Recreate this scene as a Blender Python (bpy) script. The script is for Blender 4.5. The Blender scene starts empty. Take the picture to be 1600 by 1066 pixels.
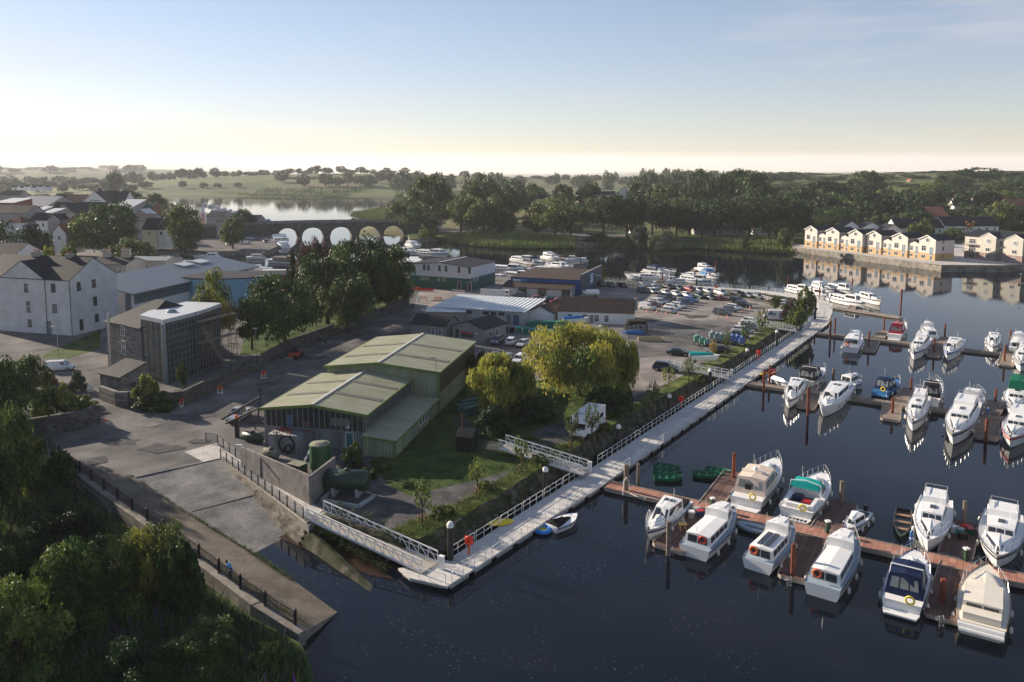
import bpy, bmesh, math, random
import numpy as np
from mathutils import Vector, Matrix
random.seed(7)
SC = bpy.context.scene
C = SC.collection
R = math.radians
# ---------------------------------------------------------------- camera, sky, sun, exposure
H = 38.0; F = 1240.0; CY = 407.0; PIT = math.atan(141.0 / F)
cp, sp = math.cos(PIT), math.sin(PIT)
cam_d = bpy.data.cameras.new('camera'); cam = bpy.data.objects.new('camera', cam_d); C.objects.link(cam)
cam_d.sensor_width = 36; cam_d.lens = F / 1600 * 36; cam_d.shift_y = -(533 - CY) / 1600
cam_d.clip_start = 0.5; cam_d.clip_end = 30000
cam.location = (0, 0, H); cam.rotation_euler = (R(90) - PIT, 0, 0)
SC.camera = cam
SUN_AZ = 56.0      # degrees to the left of straight ahead
SUN_EL = 18.0
world = bpy.data.worlds.new('World'); SC.world = world; world.use_nodes = True
wn = world.node_tree.nodes; wl = world.node_tree.links
bg = wn['Background']; bg.inputs['Strength'].default_value = 0.088
sky = wn.new('ShaderNodeTexSky'); sky.sky_type = 'NISHITA'; sky.sun_disc = False
sky.sun_elevation = R(SUN_EL); sky.sun_rotation = R(-SUN_AZ)
sky.air_density = 1.0; sky.dust_density = 0.12; sky.ozone_density = 2.2
gm = wn.new('ShaderNodeGamma'); gm.inputs[1].default_value = 0.76; wl.new(sky.outputs[0], gm.inputs[0])
tn = wn.new('ShaderNodeVectorMath'); tn.operation = 'MULTIPLY'; tn.inputs[1].default_value = (1.04, .95, 1.01)
wl.new(gm.outputs[0], tn.inputs[0]); 
ctc = wn.new('ShaderNodeTexCoord'); cmp_ = wn.new('ShaderNodeMapping'); cmp_.inputs['Scale'].default_value = (1.6, 1.6, 11); wl.new(ctc.outputs['Generated'], cmp_.inputs[0])
cno = wn.new('ShaderNodeTexNoise'); cno.inputs['Scale'].default_value = 1.7; cno.inputs['Detail'].default_value = 7; cno.inputs['Roughness'].default_value = .6; wl.new(cmp_.outputs[0], cno.inputs['Vector'])
crp = wn.new('ShaderNodeMapRange'); wl.new(cno.outputs['Fac'], crp.inputs[0]); crp.inputs[1].default_value = .52; crp.inputs[2].default_value = .78; crp.inputs[3].default_value = 0; crp.inputs[4].default_value = .45
cmx = wn.new('ShaderNodeMixRGB'); wl.new(crp.outputs[0], cmx.inputs[0]); wl.new(tn.outputs[0], cmx.inputs[1]); cmx.inputs[2].default_value = (4.2, 3.9, 3.9, 1); wl.new(cmx.outputs[0], bg.inputs['Color'])
sd = bpy.data.lights.new('sun', 'SUN'); sun = bpy.data.objects.new('sun', sd); C.objects.link(sun)
sd.energy = 5.0; sd.angle = R(0.6); sd.color = (1.0, 0.85, 0.68)
sv = Vector((-math.sin(R(SUN_AZ)) * math.cos(R(SUN_EL)), math.cos(R(SUN_AZ)) * math.cos(R(SUN_EL)), math.sin(R(SUN_EL))))
sun.rotation_euler = sv.to_track_quat('Z', 'Y').to_euler(); sun.location = (-60, 60, 80)
SC.view_settings.view_transform = 'Standard'; SC.view_settings.look = 'None'
SC.view_settings.exposure = 1.2; SC.view_settings.gamma = 1.0
try:
    SC.cycles.max_bounces = 6; SC.cycles.transparent_max_bounces = 8; SC.cycles.volume_bounces = 1
    SC.cycles.diffuse_bounces = 3; SC.cycles.glossy_bounces = 3
    SC.cycles.use_denoising = True; SC.cycles.caustics_reflective = False; SC.cycles.caustics_refractive = False
except Exception: pass

# ---------------------------------------------------------------- surveying: a photo pixel and a height give a place on the ground
def P(x, y, z=2.0):
    a = x - 800; b = F * cp - (y - CY) * sp; c = -F * sp - (y - CY) * cp
    t = (z - H) / c
    return Vector((a * t, b * t, z))
def PD(x, y, D):
    a = x - 800; b = F * cp - (y - CY) * sp; c = -F * sp - (y - CY) * cp
    t = D / b
    return Vector((a * t, D, H + c * t))
def V(*a): return Vector(a)
def tag(o, label=None, cat=None, group=None, kind=None):
    if label: o['label'] = label
    if cat: o['category'] = cat
    if group: o['group'] = group
    if kind: o['kind'] = kind
    return o
def empty(name, loc=(0, 0, 0), rz=0, label=None, cat=None, group=None):
    o = bpy.data.objects.new(name, None); C.objects.link(o); o.location = loc; o.rotation_euler = (0, 0, rz)
    o.empty_display_size = 0.3
    return tag(o, label, cat, group)
CH = {}
def copy_tree(o, parent=None):
    c = o.copy(); C.objects.link(c)
    if parent: c.parent = parent
    for ch in CH.get(o.name, ()):
        k = copy_tree(ch, c); CH.setdefault(c.name, []).append(k)
    return c
def frame(o, ux):
    """matrix with origin o and x axis along ux (horizontal), z up"""
    u = Vector((ux[0], ux[1], 0)).normalized(); v = Vector((-u.y, u.x, 0))
    m = Matrix(((u.x, v.x, 0, o[0]), (u.y, v.y, 0, o[1]), (0, 0, 1, o[2]), (0, 0, 0, 1)))
    return m
# ---------------------------------------------------------------- materials
MATS = {}
def _nt(name):
    m = bpy.data.materials.new(name); m.use_nodes = True
    n = m.node_tree.nodes; l = m.node_tree.links
    return m, n, l, n['Principled BSDF']
def mat(name, col, rough=0.75, metal=0.0, var=0.18, sc=1.5, bump=0.0, bsc=8.0, spec=0.4, coord='Object', col2=None, em=0):
    if name in MATS: return MATS[name]
    m, n, l, b = _nt(name)
    b.inputs['Roughness'].default_value = rough; b.inputs['Metallic'].default_value = metal
    b.inputs['Specular IOR Level'].default_value = spec if rough < .65 else .08
    tc = n.new('ShaderNodeTexCoord')
    if coord == 'World':
        g = n.new('ShaderNodeNewGeometry'); src = g.outputs['Position']
    else: src = tc.outputs[coord]
    if var > 0 or col2:
        t = n.new('ShaderNodeTexNoise'); t.inputs['Scale'].default_value = sc; t.inputs['Detail'].default_value = 6
        t.inputs['Roughness'].default_value = 0.62
        l.new(src, t.inputs['Vector'])
        r = n.new('ShaderNodeValToRGB'); l.new(t.outputs['Fac'], r.inputs['Fac'])
        r.color_ramp.elements[0].position = 0.32; r.color_ramp.elements[1].position = 0.7
        a = col2 or tuple(c * (1 - var) for c in col); d = col if col2 else tuple(min(1, c * (1 + var)) for c in col)
        r.color_ramp.elements[0].color = (*a[:3], 1); r.color_ramp.elements[1].color = (*d[:3], 1)
        l.new(r.outputs[0], b.inputs['Base Color'])
    else: b.inputs['Base Color'].default_value = (*col[:3], 1)
    if bump > 0:
        t2 = n.new('ShaderNodeTexNoise'); t2.inputs['Scale'].default_value = bsc; t2.inputs['Detail'].default_value = 5
        l.new(src, t2.inputs['Vector'])
        bp = n.new('ShaderNodeBump'); bp.inputs['Strength'].default_value = bump; bp.inputs['Distance'].default_value = 0.05
        l.new(t2.outputs['Fac'], bp.inputs['Height']); l.new(bp.outputs[0], b.inputs['Normal'])
    MATS[name] = m; return m
def wallvec(n, l, flat=False):
    """(along the wall, up, 0) from object coordinates"""
    tc = n.new('ShaderNodeTexCoord'); s = n.new('ShaderNodeSeparateXYZ'); l.new(tc.outputs['Object'], s.inputs[0])
    a = n.new('ShaderNodeMath'); a.operation = 'ADD'; l.new(s.outputs[0], a.inputs[0]); l.new(s.outputs[1], a.inputs[1])
    c = n.new('ShaderNodeCombineXYZ'); l.new(a.outputs[0], c.inputs[0]); l.new(s.outputs[2], c.inputs[1])
    return c.outputs[0], tc
def brickmat(name, c1, c2, mortar, w=0.6, h=0.28, ms=0.02, rough=0.9, flat=False, off=0.5, bump=0.4, stain=0.35):
    if name in MATS: return MATS[name]
    m, n, l, b = _nt(name); b.inputs['Roughness'].default_value = rough; b.inputs['Specular IOR Level'].default_value = .06
    if flat:
        g = n.new('ShaderNodeTexCoord'); vec = g.outputs['Object']; tc = g
    else: vec, tc = wallvec(n, l)
    br = n.new('ShaderNodeTexBrick'); l.new(vec, br.inputs['Vector']); br.offset = off
    br.inputs['Color1'].default_value = (*c1, 1); br.inputs['Color2'].default_value = (*c2, 1); br.inputs['Mortar'].default_value = (*mortar, 1)
    br.inputs['Scale'].default_value = 1.0; br.inputs['Mortar Size'].default_value = ms
    br.inputs['Brick Width'].default_value = w; br.inputs['Row Height'].default_value = h
    t = n.new('ShaderNodeTexNoise'); t.inputs['Scale'].default_value = 0.5; t.inputs['Detail'].default_value = 8; t.inputs['Roughness'].default_value = .7
    l.new(tc.outputs['Object'], t.inputs['Vector'])
    mr = n.new('ShaderNodeMapRange'); l.new(t.outputs['Fac'], mr.inputs[0]); mr.inputs[1].default_value = .3; mr.inputs[2].default_value = .7
    mr.inputs[3].default_value = 1 - stain; mr.inputs[4].default_value = 1 + stain
    mx = n.new('ShaderNodeVectorMath'); mx.operation = 'SCALE'; l.new(br.outputs['Color'], mx.inputs[0]); l.new(mr.outputs[0], mx.inputs['Scale'])
    l.new(mx.outputs[0], b.inputs['Base Color'])
    bp = n.new('ShaderNodeBump'); bp.inputs['Strength'].default_value = bump; bp.inputs['Distance'].default_value = 0.04; bp.invert = True
    l.new(br.outputs['Fac'], bp.inputs['Height']); l.new(bp.outputs[0], b.inputs['Normal'])
    MATS[name] = m; return m
def ribmat(name, col, period=0.35, axis=0, rough=0.55, stain=(0.2, 0.2, 0.12), amt=0.35, metal=0.0, depth=.05):
    """ribbed sheet: fine ribs across the object's x or y axis with weather stains"""
    if name in MATS: return MATS[name]
    m, n, l, b = _nt(name); b.inputs['Roughness'].default_value = rough; b.inputs['Metallic'].default_value = metal; b.inputs['Specular IOR Level'].default_value = .2
    tc = n.new('ShaderNodeTexCoord'); s = n.new('ShaderNodeSeparateXYZ'); l.new(tc.outputs['Object'], s.inputs[0])
    if axis == 2:
        ad = n.new('ShaderNodeMath'); ad.operation = 'ADD'; l.new(s.outputs[0], ad.inputs[0]); l.new(s.outputs[1], ad.inputs[1]); src = ad.outputs[0]
    else: src = s.outputs[axis]
    mm = n.new('ShaderNodeMath'); mm.operation = 'MULTIPLY'; l.new(src, mm.inputs[0]); mm.inputs[1].default_value = 2 * math.pi / period
    si = n.new('ShaderNodeMath'); si.operation = 'SINE'; l.new(mm.outputs[0], si.inputs[0])
    bp = n.new('ShaderNodeBump'); bp.inputs['Strength'].default_value = 1; bp.inputs['Distance'].default_value = depth
    l.new(si.outputs[0], bp.inputs['Height']); l.new(bp.outputs[0], b.inputs['Normal'])
    mp = n.new('ShaderNodeMapping'); l.new(tc.outputs['Object'], mp.inputs[0])
    mp.inputs['Scale'].default_value = (1.2, .25, .6) if axis == 0 else ((.25, 1.2, .6) if axis == 1 else (1, 1, .12))
    t = n.new('ShaderNodeTexNoise'); t.inputs['Scale'].default_value = 1.0; t.inputs['Detail'].default_value = 8; t.inputs['Roughness'].default_value = .65
    l.new(mp.outputs[0], t.inputs['Vector'])
    r = n.new('ShaderNodeValToRGB'); l.new(t.outputs['Fac'], r.inputs[0])
    r.color_ramp.elements[0].position = .35; r.color_ramp.elements[0].color = (*[c * (1 - amt) + s_ * amt for c, s_ in zip(col, stain)], 1)
    r.color_ramp.elements[1].position = .62; r.color_ramp.elements[1].color = (*col, 1)
    l.new(r.outputs[0], b.inputs['Base Color'])
    MATS[name] = m; return m
def leafmat(name, c1, c2, tr=0.25, hue=0.03):
    if name in MATS: return MATS[name]
    m, n, l, b = _nt(name); b.inputs['Roughness'].default_value = 0.6; b.inputs['Specular IOR Level'].default_value = 0.25
    oi = n.new('ShaderNodeObjectInfo'); tc = n.new('ShaderNodeTexCoord')
    t = n.new('ShaderNodeTexNoise'); t.inputs['Scale'].default_value = 3.2; t.inputs['Detail'].default_value = 3
    l.new(tc.outputs['Object'], t.inputs['Vector'])
    r = n.new('ShaderNodeValToRGB'); l.new(t.outputs['Fac'], r.inputs[0])
    r.color_ramp.elements[0].position = .36; r.color_ramp.elements[0].color = (*c1, 1)
    r.color_ramp.elements[1].position = .64; r.color_ramp.elements[1].color = (*c2, 1)
    h = n.new('ShaderNodeHueSaturation'); l.new(r.outputs[0], h.inputs['Color'])
    mr = n.new('ShaderNodeMapRange'); l.new(oi.outputs['Random'], mr.inputs[0]); mr.inputs[3].default_value = .5 - hue; mr.inputs[4].default_value = .5 + hue
    l.new(mr.outputs[0], h.inputs['Hue'])
    m2 = n.new('ShaderNodeMapRange'); l.new(oi.outputs['Random'], m2.inputs[0]); m2.inputs[3].default_value = 1.3; m2.inputs[4].default_value = .7
    l.new(m2.outputs[0], h.inputs['Value'])
    l.new(h.outputs[0], b.inputs['Base Color'])
    ts = n.new('ShaderNodeBsdfTranslucent'); l.new(h.outputs[0], ts.inputs[0])
    mx = n.new('ShaderNodeMixShader'); mx.inputs[0].default_value = tr
    l.new(b.outputs[0], mx.inputs[1]); l.new(ts.outputs[0], mx.inputs[2]); l.new(mx.outputs[0], n['Material Output'].inputs[0])
    MATS[name] = m; return m
# ---------------------------------------------------------------- mesh builder
class MB:
    def __init__(s, T=None):
        s.v = []; s.f = []; s.m = []; s.T = T.copy() if T else Matrix(); s.k = 0; s.sm = False
    def add(s, vs, fs, k=None):
        b = len(s.v); s.v += [s.T @ Vector(p) for p in vs]
        s.f += [[i + b for i in f] for f in fs]; s.m += [s.k if k is None else k] * len(fs); return s
    def box(s, x0, x1, y0, y1, z0, z1, k=None):
        return s.add([(x0, y0, z0), (x1, y0, z0), (x1, y1, z0), (x0, y1, z0), (x0, y0, z1), (x1, y0, z1), (x1, y1, z1), (x0, y1, z1)],
                     [(0, 3, 2, 1), (4, 5, 6, 7), (0, 1, 5, 4), (1, 2, 6, 5), (2, 3, 7, 6), (3, 0, 4, 7)], k)
    def obox(s, c, sx, sy, sz, rz=0, k=None):
        T = s.T; s.T = T @ Matrix.Translation(Vector(c)) @ Matrix.Rotation(rz, 4, 'Z'); s.box(-sx / 2, sx / 2, -sy / 2, sy / 2, 0, sz, k); s.T = T; return s
    def poly(s, pts, k=None): return s.add(pts, [list(range(len(pts)))], k)
    def prism(s, pts, z0, z1, k=None, kt=None, bottom=True):
        n = len(pts); v = [(p[0], p[1], z0) for p in pts] + [(p[0], p[1], z1) for p in pts]
        ar = sum(pts[i][0] * pts[(i + 1) % n][1] - pts[(i + 1) % n][0] * pts[i][1] for i in range(n))
        sd_ = [(i, (i + 1) % n, n + (i + 1) % n, n + i) for i in range(n)]; top = list(range(n, 2 * n)); bot = list(range(n - 1, -1, -1))
        if ar < 0: sd_ = [f[::-1] for f in sd_]; top = top[::-1]; bot = bot[::-1]
        s.add(v, sd_, k); b = len(s.v) - 2 * n
        s.f.append([i + b for i in top]); s.m.append(s.k if kt is None and k is None else (kt if kt is not None else k))
        if bottom: s.f.append([i + b for i in bot]); s.m.append(s.k if k is None else k)
        return s
    def extr(s, prof, a, b, k=None):
        """profile in (y,z) swept along x from a to b"""
        n = len(prof); v = [(a, p[0], p[1]) for p in prof] + [(b, p[0], p[1]) for p in prof]
        return s.add(v, [(i, (i + 1) % n, n + (i + 1) % n, n + i) for i in range(n)] + [list(range(n - 1, -1, -1)), list(range(n, 2 * n))], k)
    def bar(s, p, q, w=0.06, h=None, k=None):
        p = Vector(p); q = Vector(q); d = q - p
        if d.length < 1e-6: return s
        d.normalize(); up = Vector((0, 0, 1)) if abs(d.z) < 0.95 else Vector((1, 0, 0))
        a = d.cross(up).normalized() * w / 2; b = a.normalized().cross(d).normalized() * (h or w) / 2
        vs = [p - a - b, p + a - b, p + a + b, p - a + b, q - a - b, q + a - b, q + a + b, q - a + b]
        return s.add(vs, [(0, 3, 2, 1), (4, 5, 6, 7), (0, 1, 5, 4), (1, 2, 6, 5), (2, 3, 7, 6), (3, 0, 4, 7)], k)
    def tube(s, pts, r=0.03, n=5, k=None, taper=None, closed=False):
        pts = [Vector(p) for p in pts]; m = len(pts); rings = []
        for i, p in enumerate(pts):
            d = (pts[min(i + 1, m - 1)] - pts[max(i - 1, 0)])
            if d.length < 1e-9: d = Vector((0, 0, 1))
            d.normalize(); up = Vector((0, 0, 1)) if abs(d.z) < 0.9 else Vector((1, 0, 0))
            a = d.cross(up).normalized(); b = a.cross(d).normalized(); rr = r if not taper else r + (taper - r) * i / (m - 1)
            rings.append([p + (a * math.cos(2 * math.pi * j / n) + b * math.sin(2 * math.pi * j / n)) * rr for j in range(n)])
        return s.loft(rings, k)
    def loft(s, rings, k=None, caps=True, closed=True):
        n = len(rings[0]); m = len(rings); fs = []
        for i in range(m - 1):
            for j in range(n if closed else n - 1):
                j2 = (j + 1) % n; fs.append((i * n + j, i * n + j2, (i + 1) * n + j2, (i + 1) * n + j))
        if caps: fs.append(list(range(n - 1, -1, -1))); fs.append([(m - 1) * n + j for j in range(n)])
        return s.add([p for r in rings for p in r], fs, k)
    def lathe(s, prof, c=(0, 0, 0), n=12, k=None, axis='Z'):
        rings = []
        for r, z in prof:
            ring = []
            for j in range(n):
                a = 2 * math.pi * j / n; x, y = r * math.cos(a), r * math.sin(a)
                q = (x, y, z) if axis == 'Z' else ((z, x, y) if axis == 'X' else (x, z, y))
                ring.append((c[0] + q[0], c[1] + q[1], c[2] + q[2]))
            rings.append(ring)
        return s.loft(rings, k)
    def torus(s, c, R_, r, n=14, m=6, k=None, M_=None):
        T = s.T
        if M_: s.T = T @ M_
        v = []; f = []
        for i in range(n):
            a = 2 * math.pi * i / n
            for j in range(m):
                b = 2 * math.pi * j / m; v.append((c[0] + (R_ + r * math.cos(b)) * math.cos(a), c[1] + (R_ + r * math.cos(b)) * math.sin(a), c[2] + r * math.sin(b)))
                f.append((i * m + j, ((i + 1) % n) * m + j, ((i + 1) % n) * m + (j + 1) % m, i * m + (j + 1) % m))
        s.add(v, f, k); s.T = T; return s
    def panel(s, q, u0, u1, v0, v1, off=0.02, k=None):
        """thin slab laid on the quad q (four points, anticlockwise seen from outside: lower-left, lower-right, upper-right, upper-left)"""
        a, b, c, d = [Vector(p) for p in q]; nn = (b - a).cross(d - a).normalized()
        def at(u, v): return (a * (1 - u) + b * u) * (1 - v) + (d * (1 - u) + c * u) * v
        o = [at(u0, v0) + nn * off, at(u1, v0) + nn * off, at(u1, v1) + nn * off, at(u0, v1) + nn * off]; i = [p - nn * (off + .01) for p in o]
        return s.add(o + i, [(0, 1, 2, 3), (4, 5, 1, 0), (5, 6, 2, 1), (6, 7, 3, 2), (7, 4, 0, 3)], k)
    def build(s, name, mats, parent=None, world=True, org=None, smooth=False, label=None):
        if not isinstance(mats, (list, tuple)): mats = [mats]
        o0 = Vector((0, 0, 0))
        if parent and world: o0 = Vector(parent.location)
        if org is not None: o0 = Vector(org)
        me = bpy.data.meshes.new(name)
        me.from_pydata([p - o0 for p in s.v], [], s.f)
        for m in mats: me.materials.append(m)
        if len(mats) > 1: me.polygons.foreach_set('material_index', s.m)
        if smooth or s.sm: me.polygons.foreach_set('use_smooth', [True] * len(s.f))
        me.update()
        o = bpy.data.objects.new(name, me); C.objects.link(o)
        if parent: o.parent = parent; CH.setdefault(parent.name, []).append(o)
        else: o.location = o0
        if label: o['label'] = label
        return o
def ordn(i): return ['first', 'second', 'third', 'fourth', 'fifth', 'sixth', 'seventh', 'eighth', 'ninth', 'tenth', 'eleventh', 'twelfth', 'thirteenth', 'fourteenth', 'fifteenth', 'sixteenth', 'seventeenth', 'eighteenth', 'nineteenth', 'twentieth'][i] if i < 20 else str(i + 1) + 'th'
# ================================================================ the setting: water, ground, hills
def watermat():
    m, n, l, b = _nt('river_water'); b.inputs['Roughness'].default_value = 0.03; b.inputs['IOR'].default_value = 1.333; b.inputs['Specular IOR Level'].default_value = .36
    g = n.new('ShaderNodeNewGeometry')
    t = n.new('ShaderNodeTexNoise'); t.inputs['Scale'].default_value = 0.55; t.inputs['Detail'].default_value = 4
    l.new(g.outputs['Position'], t.inputs['Vector'])
    bp = n.new('ShaderNodeBump'); bp.inputs['Strength'].default_value = 0.035; bp.inputs['Distance'].default_value = 0.3
    l.new(t.outputs['Fac'], bp.inputs['Height']); l.new(bp.outputs[0], b.inputs['Normal'])
    # drifting flecks of foam, gathered by the slip in the near corner
    vo = n.new('ShaderNodeTexVoronoi'); vo.inputs['Scale'].default_value = 3.0; l.new(g.outputs['Position'], vo.inputs['Vector'])
    lt = n.new('ShaderNodeMath'); lt.operation = 'LESS_THAN'; l.new(vo.outputs['Distance'], lt.inputs[0]); lt.inputs[1].default_value = 0.085
    n2 = n.new('ShaderNodeTexNoise'); n2.inputs['Scale'].default_value = 0.16; l.new(g.outputs['Position'], n2.inputs['Vector'])
    gt = n.new('ShaderNodeMath'); gt.operation = 'GREATER_THAN'; l.new(n2.outputs['Fac'], gt.inputs[0]); gt.inputs[1].default_value = 0.53
    dn = n.new('ShaderNodeVectorMath'); dn.operation = 'DISTANCE'; l.new(g.outputs['Position'], dn.inputs[0]); dn.inputs[1].default_value = (-14, 62, 0)
    l2 = n.new('ShaderNodeMath'); l2.operation = 'LESS_THAN'; l.new(dn.outputs['Value'], l2.inputs[0]); l2.inputs[1].default_value = 34
    m1 = n.new('ShaderNodeMath'); m1.operation = 'MULTIPLY'; l.new(lt.outputs[0], m1.inputs[0]); l.new(gt.outputs[0], m1.inputs[1])
    m2 = n.new('ShaderNodeMath'); m2.operation = 'MULTIPLY'; l.new(m1.outputs[0], m2.inputs[0]); l.new(l2.outputs[0], m2.inputs[1])
    mx = n.new('ShaderNodeMixRGB'); l.new(m2.outputs[0], mx.inputs[0]); mx.inputs[1].default_value = (.003, .006, .012, 1); mx.inputs[2].default_value = (.36, .36, .35, 1)
    l.new(mx.outputs[0], b.inputs['Base Color'])
    MATS['water'] = m; return m
w = MB(); w.poly([(-9000, -300, 0), (9000, -300, 0), (9000, 9000, 0), (-9000, 9000, 0)])
tag(w.build('water', watermat()), kind='structure')

def groundmat(name, cols, sc=0.12, rough=.92, bump=.3, fine=6.0):
    m, n, l, b = _nt(name); b.inputs['Roughness'].default_value = rough; b.inputs['Specular IOR Level'].default_value = .04
    g = n.new('ShaderNodeNewGeometry')
    t = n.new('ShaderNodeTexNoise'); t.inputs['Scale'].default_value = sc; t.inputs['Detail'].default_value = 9; t.inputs['Roughness'].default_value = .6
    l.new(g.outputs['Position'], t.inputs['Vector'])
    r = n.new('ShaderNodeValToRGB'); l.new(t.outputs['Fac'], r.inputs[0])
    e = r.color_ramp.elements; k = len(cols)
    e[0].position = .36; e[0].color = (*cols[0], 1); e[1].position = .64; e[1].color = (*cols[-1], 1)
    for i in range(1, k - 1):
        q = e.new(.36 + .28 * i / (k - 1)); q.color = (*cols[i], 1)
    t2 = n.new('ShaderNodeTexNoise'); t2.inputs['Scale'].default_value = fine; t2.inputs['Detail'].default_value = 6; l.new(g.outputs['Position'], t2.inputs['Vector'])
    mr = n.new('ShaderNodeMapRange'); l.new(t2.outputs['Fac'], mr.inputs[0]); mr.inputs[1].default_value = .3; mr.inputs[2].default_value = .7; mr.inputs[3].default_value = .78; mr.inputs[4].default_value = 1.2
    sc_ = n.new('ShaderNodeVectorMath'); sc_.operation = 'SCALE'; l.new(r.outputs[0], sc_.inputs[0]); l.new(mr.outputs[0], sc_.inputs['Scale'])
    l.new(sc_.outputs[0], b.inputs['Base Color'])
    bp = n.new('ShaderNodeBump'); bp.inputs['Strength'].default_value = bump; bp.inputs['Distance'].default_value = .06
    l.new(t2.outputs['Fac'], bp.inputs['Height']); l.new(bp.outputs[0], b.inputs['Normal'])
    MATS[name] = m; return m
G_GRASS = groundmat('meadow_grass', [(.035, .055, .018), (.06, .085, .028), (.10, .11, .045)], .03)
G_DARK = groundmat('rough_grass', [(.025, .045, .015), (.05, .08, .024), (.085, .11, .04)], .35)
G_ASPH = groundmat('worn_asphalt', [(.085, .083, .084), (.125, .121, .117), (.18, .172, .162)], .16)
G_CARP = groundmat('car_park_surface', [(.17, .155, .145), (.23, .21, .195), (.29, .265, .245)], .2)
G_VERGE = groundmat('verge_turf', [(.04, .055, .02), (.085, .115, .035), (.17, .175, .065)], .45)
G_GRAV = groundmat('gravel', [(.05, .05, .052), (.08, .08, .08), (.13, .125, .12)], .5, fine=9)
G_CONC = groundmat('slip_concrete', [(.13, .13, .13), (.19, .188, .18), (.26, .25, .235)], .35, fine=4)
G_PALE = groundmat('pale_concrete', [(.36, .34, .32), (.43, .41, .385), (.5, .475, .45)], .6)
G_PATH = groundmat('earth_path', [(.10, .085, .07), (.14, .12, .098), (.18, .155, .125)], .3)
G_BANK = groundmat('stony_bank', [(.03, .035, .02), (.055, .06, .035), (.12, .11, .095)], .8, bump=.8)
G_WALL = groundmat('weathered_concrete_wall', [(.13, .12, .10), (.2, .185, .16), (.27, .25, .22)], .5)
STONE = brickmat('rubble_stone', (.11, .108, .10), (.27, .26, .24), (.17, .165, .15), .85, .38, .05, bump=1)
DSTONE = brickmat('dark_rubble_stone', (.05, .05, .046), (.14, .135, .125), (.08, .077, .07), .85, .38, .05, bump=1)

from mathutils.geometry import tessellate_polygon
def sheet(name, pts, z, m, kind='structure', skirt=None, mskirt=None, holes=None):
    pts = [Vector((p[0], p[1], z if len(p) < 3 or z is not None else p[2])) for p in pts]
    tri = tessellate_polygon([pts])
    b = MB()
    fs = []
    for t in tri:
        a_, b_, c_ = [pts[i] for i in t]
        if (b_ - a_).cross(c_ - a_).z < 0: t = t[::-1]
        fs.append(t)
    b.add(pts, fs, 0)
    if skirt is not None:
        n = len(pts)
        for i in range(n):
            p, q = pts[i], pts[(i + 1) % n]
            b.add([p, q, (q.x, q.y, skirt), (p.x, p.y, skirt)], [(0, 1, 2, 3)], 1)
    o = b.build(name, [m, mskirt or m]); tag(o, kind=kind); return o
ZG = 2.0
def px(l, z): return [P(x, y, z) for x, y in l]
# ---- the town bank, the peninsula and the boatyard
bank_top = px([(505, 803), (600, 833), (655, 842), (700, 820), (775, 775), (850, 728), (925, 683), (1000, 640), (1100, 585), (1180, 538), (1236, 500), (1243, 484), (1225, 474), (1180, 464), (1120, 457), (1050, 450), (1000, 447), (940, 440)], ZG)
bank_low = px([(560, 868), (640, 885), (680, 878), (728, 848), (800, 802), (870, 755), (945, 706), (1015, 662), (1110, 608), (1195, 558), (1258, 510), (1268, 485), (1245, 466), (1195, 458), (1120, 451), (1050, 444), (1000, 441), (940, 434)], -.3)
A = [P(-700, 640, ZG), P(40, 690, ZG), P(75, 706, ZG), P(150, 762, ZG), P(200, 742, ZG), P(345, 716, ZG), P(482, 822, ZG)]
A += bank_top
A += px([(760, 425), (640, 432), (560, 428), (470, 424), (400, 418), (330, 412), (240, 411), (215, 400), (260, 392), (330, 393), (420, 391), (433, 385)], ZG)
# the town side of the river above the bridge and the lake shore
A += px([(425, 368), (415, 356), (385, 345), (345, 337), (300, 327), (262, 317), (215, 312)], ZG) + [V(-900, 1080, ZG), V(-5000, 1080, ZG), V(-5000, 100, ZG)]
sheet('ground', A, ZG, G_ASPH, skirt=-1.5, mskirt=G_WALL)
# ---- the far bank and the country beyond it, out to the horizon
B = px([(1720, 411), (1566, 416.5)], 2.2) + px([(1471, 416), (1350, 398), (1237, 385.5)], 2.2)
B += px([(1205, 386), (1150, 381), (1100, 379), (1000, 378), (960, 377), (925, 380), (898, 380), (860, 375), (760, 373), (700, 368), (672, 372), (640, 374)], 2.2)
B += px([(632, 352), (612, 341), (560, 338), (552, 333), (600, 326), (640, 316), (655, 305), (628, 299), (560, 301), (505, 307), (430, 304), (340, 301), (255, 300)], 2.2)
B += [V(-1100, 1250, 2.2), V(-8000, 1250, 2.2), V(-8000, 9000, 2.2), V(9000, 9000, 2.2), V(9000, 280, 2.2), V(400, 280, 2.2)]
sheet('fields', B, 2.2, G_GRASS, skirt=-1.5, mskirt=G_WALL)
# ---- rolling country beyond
def sm(t): t = max(0., min(1., t)); return t * t * (3 - 2 * t)
def gz(X, Y):
    h = -6.
    # rise behind the right bank
    r = sm((Y - 400) / 560) * 25 * sm((X - 60 - 0.05 * Y) / 420)
    m_ = sm((Y - 400) / 260) * 9 * sm((X + 110) / 200)
    h = max(h, 2.2 + r + m_ - 9 * sm((Y - 1000) / 500) - .8 - 4 * (1 - sm((Y - 430) / 50)))
    # far hill with the meadow behind the lake
    h2 = 1 + 24 * math.exp(-((X + 430) / 430) ** 2 - ((Y - 1620) / 260) ** 2) + 13 * math.exp(-((X + 60) / 420) ** 2 - ((Y - 1750) / 300) ** 2)
    if Y > 1150: h = max(h, h2)
    if Y > 1400:
        f = sm((Y - 1400) / 900)
        h = max(h, f * (8 + 5 * math.sin(X / 310 + 1) + 4 * math.sin(Y / 270 + X / 500)))
        h = max(h, 112 * math.exp(-((X + 2900) / 1500) ** 2 - ((Y - 4600) / 600) ** 2))
        h = max(h, 46 * math.exp(-((X + 1500) / 900) ** 2 - ((Y - 2700) / 420) ** 2))
    return h
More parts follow.
